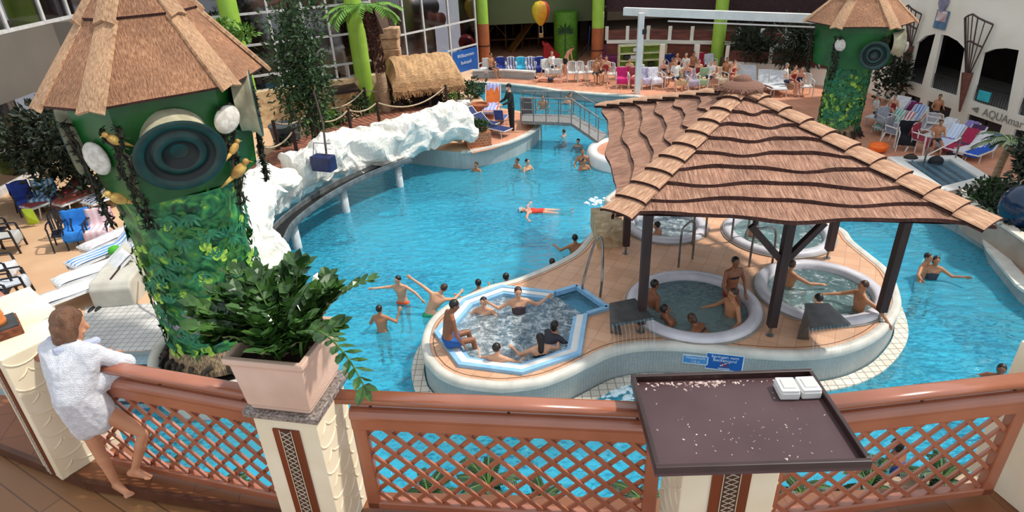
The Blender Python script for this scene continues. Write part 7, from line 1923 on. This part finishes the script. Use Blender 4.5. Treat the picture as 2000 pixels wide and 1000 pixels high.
towel(at(15, 555, ZD), 1.9, TW('d8dade'), 'white towel over the chair at the back of the near left cluster', seed=5); towel(at(40, 585, ZD) , 2.1, TW('c8ccd4'), 'pale grey towel on the near left chair closest to the girl', seed=6); towel(at(25, 490, ZD), 1.9, TW('b8b8b4'), 'grey towel on a dark chair at the left edge', seed=7)
p = at(52, 408, ZD + .52); solo('jacket', B().hull([V((x, y, z)) for x, y, z in ((-.15, 0, 0), (.15, 0, 0), (-.18, .05, -.5), (.16, .05, -.45), (0, -.08, -.2), (0, .12, -.1))]), cloth('b8d83c'), 'yellow green jacket hanging on a chair near the left glass wall', 'jacket').location = p
for i, (x, y, a, c_, w_) in enumerate(((122, 404, 'a04848', None, 'dark red'), (178, 398, 'c46a5a', 'b05848', 'salmon'), (236, 396, '2a3054', 'c8ccd8', 'navy and white'))):
    p = at(x, y, ZD); dup(l0, p, -.5, 'sun lounger with a %s cloth under the leafy tree at the left' % w_, 'loungers under the left tree'); towel(p, -.5, TW(a, c_), '%s cloth on a lounger under the leafy tree at the left' % w_, 'lounger', seed=60 + i)
for i, (x, y, rz, a, c_, w_) in enumerate(((195, 585, -.75, 'e2e4e6', None, 'white'), (222, 548, -.75, 'c8ccd0', 'e8e8ea', 'pale grey'), (240, 512, -.6, '3c8ac8', 'e0e0e2', 'blue and white'), (258, 480, -.5, 'dcd8dc', None, 'off-white'))):
    p = at(x - 16, y, ZD); dup(l0, p, rz, 'white lounger with a %s towel along the grey concrete block' % w_, 'loungers beside the concrete block'); towel(p, rz, TW(a, c_), '%s towel on a lounger along the grey concrete block' % w_, 'lounger', seed=70 + i)
p = at(228, 497, ZD + .35); solo('bag', B().ell((0, 0, .1), (.16, .13, .13), nu=12, nv=8), cloth('4cae2c'), 'small bright green bag on the loungers beside the green tower', 'bag', smooth=True).location = p
p = at(185, 606, ZD); solo('sandals', B().ell((-.06, 0, .025), (.05, .13, .03), nu=10, nv=6).ell((.07, .03, .025), (.05, .13, .03), nu=10, nv=6), m_black, 'pair of black sandals at the corner of the tiled platform', 'sandals', smooth=True).location = p

# seated crowd: a few poses, copied as whole figures
SITC = P(SIT, hd=(0, .2, 1), ua_l=(-.25, .2, -.9), fa_l=(.1, .95, -.1), ua_r=(.25, .2, -.9), fa_r=(-.1, .95, -.1))
proto = []
for lab_, h_, sk, pz, wr, hr, loc_ in (
    ('seated bather with bare chest and dark trunks at the left of the far group', 1.7, 'tan', SITC, [('trunks', '2c3038')], ('black', 0), (1172, 160)),
    ('seated woman in a red swimsuit in the far group', 1.62, 'light', P(SITC, fa_l=(.3, .6, .5)), [('suit', 'a03030')], ('brown', 1), (1183, 162)),
    ('seated person in a white shirt leaning back in the far crowd', 1.7, 'light', P(SITC, t1=(0, -.25, 1), t2=(0, -.2, 1)), [('shirt', 'd8d6d2'), ('trunks', '2c3450')], ('grey', 0), (1318, 174)),
    ('seated bather in dark blue swimwear bending forward in the far crowd', 1.6, 'pink', P(SITC, t1=(0, .3, 1), t2=(0, .5, .8)), [('suit', '202c54')], ('blond', 1), (1340, 172))):
    rj = person(lab_, h_, sk, pz, wr, hr, vox=.022, hands=False, group='seated people in the far crowd')
    put(rj, loc=at(loc_[0], loc_[1], ZF) + V((0, 0, .52)), rz=PI + random.uniform(-.4, .4)); proto.append(rj[0])
dcs = ['beside the cream post', 'near the gantry post', 'close to the lime column', 'behind the roof ridge', 'in the back row', 'in the front row']
cw = [(0, 1163, 164, 'with stretched legs left of the seated group'), (1, 1228, 165, 'just left of the red towelled chair'), (2, 1247, 168, 'directly left of the white gantry post'), (3, 1292, 165, 'between the white towelled chair and the crowd'), (0, 1311, 165, 'left of the pale yellow towelled chair'),
      (1, 1361, 168, 'right of the grey lilac clothes'), (2, 1383, 172, 'in front of the lime column, left'), (3, 1396, 168, 'in front of the lime column, right'), (0, 1415, 166, 'just right of the lime column'), (1, 1428, 170, 'left of the armchair behind the roof apex'),
      (2, 1335, 156, 'in the back row below the crimson towel'), (3, 1322, 150, 'in the back row beside the navy towel'), (0, 1350, 152, 'in the back row, middle'), (2, 1532, 180, 'right of the two white loungers'), (1, 1545, 183, 'in the group right of the two white loungers'), (3, 1556, 184, 'next to the lone armchair at the right end'),
      (0, 960, 152, 'by the foot of the left orange column'), (1, 908, 136, 'half behind the thatched hut'), (2, 1080, 150, 'beside the heap of white clothes'), (0, 1822, 296, 'tanned, before the cream building'), (3, 1728, 250, 'near the far tower, bent forward'), (1, 1737, 238, 'in red before the far tower'), (0, 1822, 240, 'between the grey and white loungers'), (2, 1706, 240, 'right behind the far tower trunk')]
for k, x, y, d_ in cw:
    r = dup(proto[k], at(x, y, ZF) + V((0, 0, .52 if x < 1700 else .42)), PI + random.uniform(-.9, .9), ['bare-chested seated bather ', 'seated woman in red ', 'seated person in a white shirt ', 'seated bather in blue '][k] + d_, 'seated people in the far crowd', scale=.92 if x < 1700 else .8)

# ================================================================ the girl at the railing
m_terry = mat('terry_cloth', 'e6e6ec', 'd6d8e0', scale=40, rough=.95, bump=.6, bscale=180)
m_lilact = mat('terry_hood', 'c8cce0', 'b8bed4', scale=30, rough=.95, bump=.6, bscale=160)
SK['girl'] = mat('skin_girl', 'c98f6c', 'bd8260', scale=5, rough=.5)
gp = dict(t1=(-.05, .10, 1), t2=(-.02, .24, 1), r=(1, 0, 0), hd=(.10, .28, 1), face=(.9, .65, -.35),
          ua_l=(-.22, .58, -.72), fa_l=(.95, .16, .02), ua_r=(.45, .50, -.70), fa_r=(-.92, .18, .10),
          th_l=(.10, -.08, -1), sh_l=(.14, -.05, -1), ft_L=(.85, -.25, -.0), th_r=(.58, .26, -.78), sh_r=(-.34, -.26, -.9), ft_R=(.95, .05, 0), curl=.6, hk=1.15)
rj = person('girl with short brown hair wrapped in a white towel, leaning on the balcony rail', 1.31, 'girl', gp, [('bikini', '2a3440')], ('brown', 0), vox=.0075, eyes=True)  # dark bikini doubles as the shadow line under the towel
root, J = rj; s = 1.31 / 1.75
RZ = R_(-14)
foot = at(232, 955, ZB)
R3 = Matrix.Rotation(RZ, 3, 'Z')
la_ = J['AL']
root.location = V((foot.x, foot.y, ZB + .065 * s + .0)) - R3 @ V((la_.x, la_.y, la_.z))
root.rotation_euler = (0, 0, RZ)
# bob hair
hd = vn(gp['hd']); fc = V(gp['face']); fc = (fc - hd * fc.dot(hd)).normalized(); MH = Matrix((fc.cross(hd), fc, hd)).transposed(); HC = J['HC']
for o in [c for c in COL.objects if c.parent == root and c.name.startswith('hair')]: bpy.data.objects.remove(o)
b = B(); s0 = s; s = s * 1.2; hb = lambda x, y, z: HC + MH @ V((x, y, z)) * s
b.hull(esph(hb(0, -.018, .03), (.09, .10, .10), MH, s)); b.hull(esph(hb(0, -.03, -.02), (.093, .088, .10), MH, s)); b.hull(esph(hb(0, -.04, -.085), (.085, .068, .075), MH, s))
b.hull(esph(hb(-.07, .01, -.03), (.028, .05, .085), MH, s)); b.hull(esph(hb(.07, .01, -.03), (.028, .05, .085), MH, s))
hair_o = finish(b, 'hair', mat('bob_hair', '7a5238', '5c3b26', scale=3, rough=.42, bump=.5, bscale=26, stretch=(9, 9, .8)), root, .006, 3)
s = s0
# towel: wide cape over shoulders, arms and back down to the hips
b = B()
C = lambda k: J[k]
f2 = V((0, 0, 0))
back = V((0.05, -.10, 0)) * s
b.hull(sph(J['SL'] + V((-.03, -.02, .01)), .075 * s) + sph(J['SR'] + V((.02, -.02, .01)), .075 * s) + sph(J['NB'] + V((0, -.03, .01)), .08 * s) + sph(J['CH'] + back * .6, .15 * s))
b.hull(sph(J['CH'] + back * .6, .155 * s) + sph(J['WA'] + back * .9, .155 * s) + sph(J['SL'] + V((-.03, -.03, -.03)), .07 * s) + sph(J['SR'] + V((.03, -.03, -.03)), .07 * s))
b.hull(sph(J['WA'] + back * .9, .155 * s) + sph(J['PV'] + V((-.07, -.04, -.08)) * s, .125 * s) + sph(J['PV'] + V((.10, .0, -.04)) * s, .13 * s) + sph(J['PV'] + V((-.05, -.06, -.24)) * s, .09 * s) + sph(J['PV'] + V((.10, -.02, -.16)) * s, .10 * s))
b.hull(sph(J['SL'] + V((-.02, 0, 0)), .068 * s) + sph(J['EL'], .07 * s)); b.hull(sph(J['SR'] + V((.02, 0, 0)), .07 * s) + sph(J['ER'], .075 * s)); b.hull(sph(J['ER'], .072 * s) + sph(J['ER'].lerp(J['WR'], .6), .055 * s) + sph(J['PV'].lerp(J['ER'], .55) + V((.03, 0, 0)), .05 * s) + sph(J['WA'] + V((.13, .02, 0)) * s, .09 * s))
b.hull(sph(J['EL'], .068 * s) + sph(J['WA'] + V((-.13, 0, .0)) * s, .09 * s) + sph(J['SL'], .06 * s))
b.hull(sph(J['EL'], .06 * s) + sph(J['EL'].lerp(J['WL'], .5), .05 * s))
tw = finish(b, 'towel_wrap', m_terry, root, .007, 6)
me = tw.data
for v in me.vertices:
    q = v.co; nn = noise.noise(V((q.x * 16 + q.z * 5, q.y * 16, q.z * 4))) * .010 + noise.noise(q * 30) * .004
    v.co = q + V(v.normal) * nn
b = B()
b.hull(sph(J['NB'] + V((-.11, -.02, .03)) * s, .045 * s) + sph(J['NB'] + V((0, -.09, .01)) * s, .05 * s)); b.hull(sph(J['NB'] + V((0, -.09, .01)) * s, .05 * s) + sph(J['NB'] + V((.12, -.03, .02)) * s, .045 * s))
b.hull(sph(J['NB'] + V((-.11, -.02, .03)) * s, .045 * s) + sph(J['SL'] + V((-.02, .02, .05)) * s, .05 * s)); b.hull(sph(J['NB'] + V((.12, -.03, .02)) * s, .04 * s) + sph(J['NB'] + V((.14, .10, .0)) * s, .035 * s))
hood = finish(b, 'hood', m_lilact, root, .006, 3)
for v in hood.data.vertices:
    q = v.co; v.co = q + V(v.normal) * noise.noise(V((q.x * 10, q.y * 10, q.z * 50))) * .010
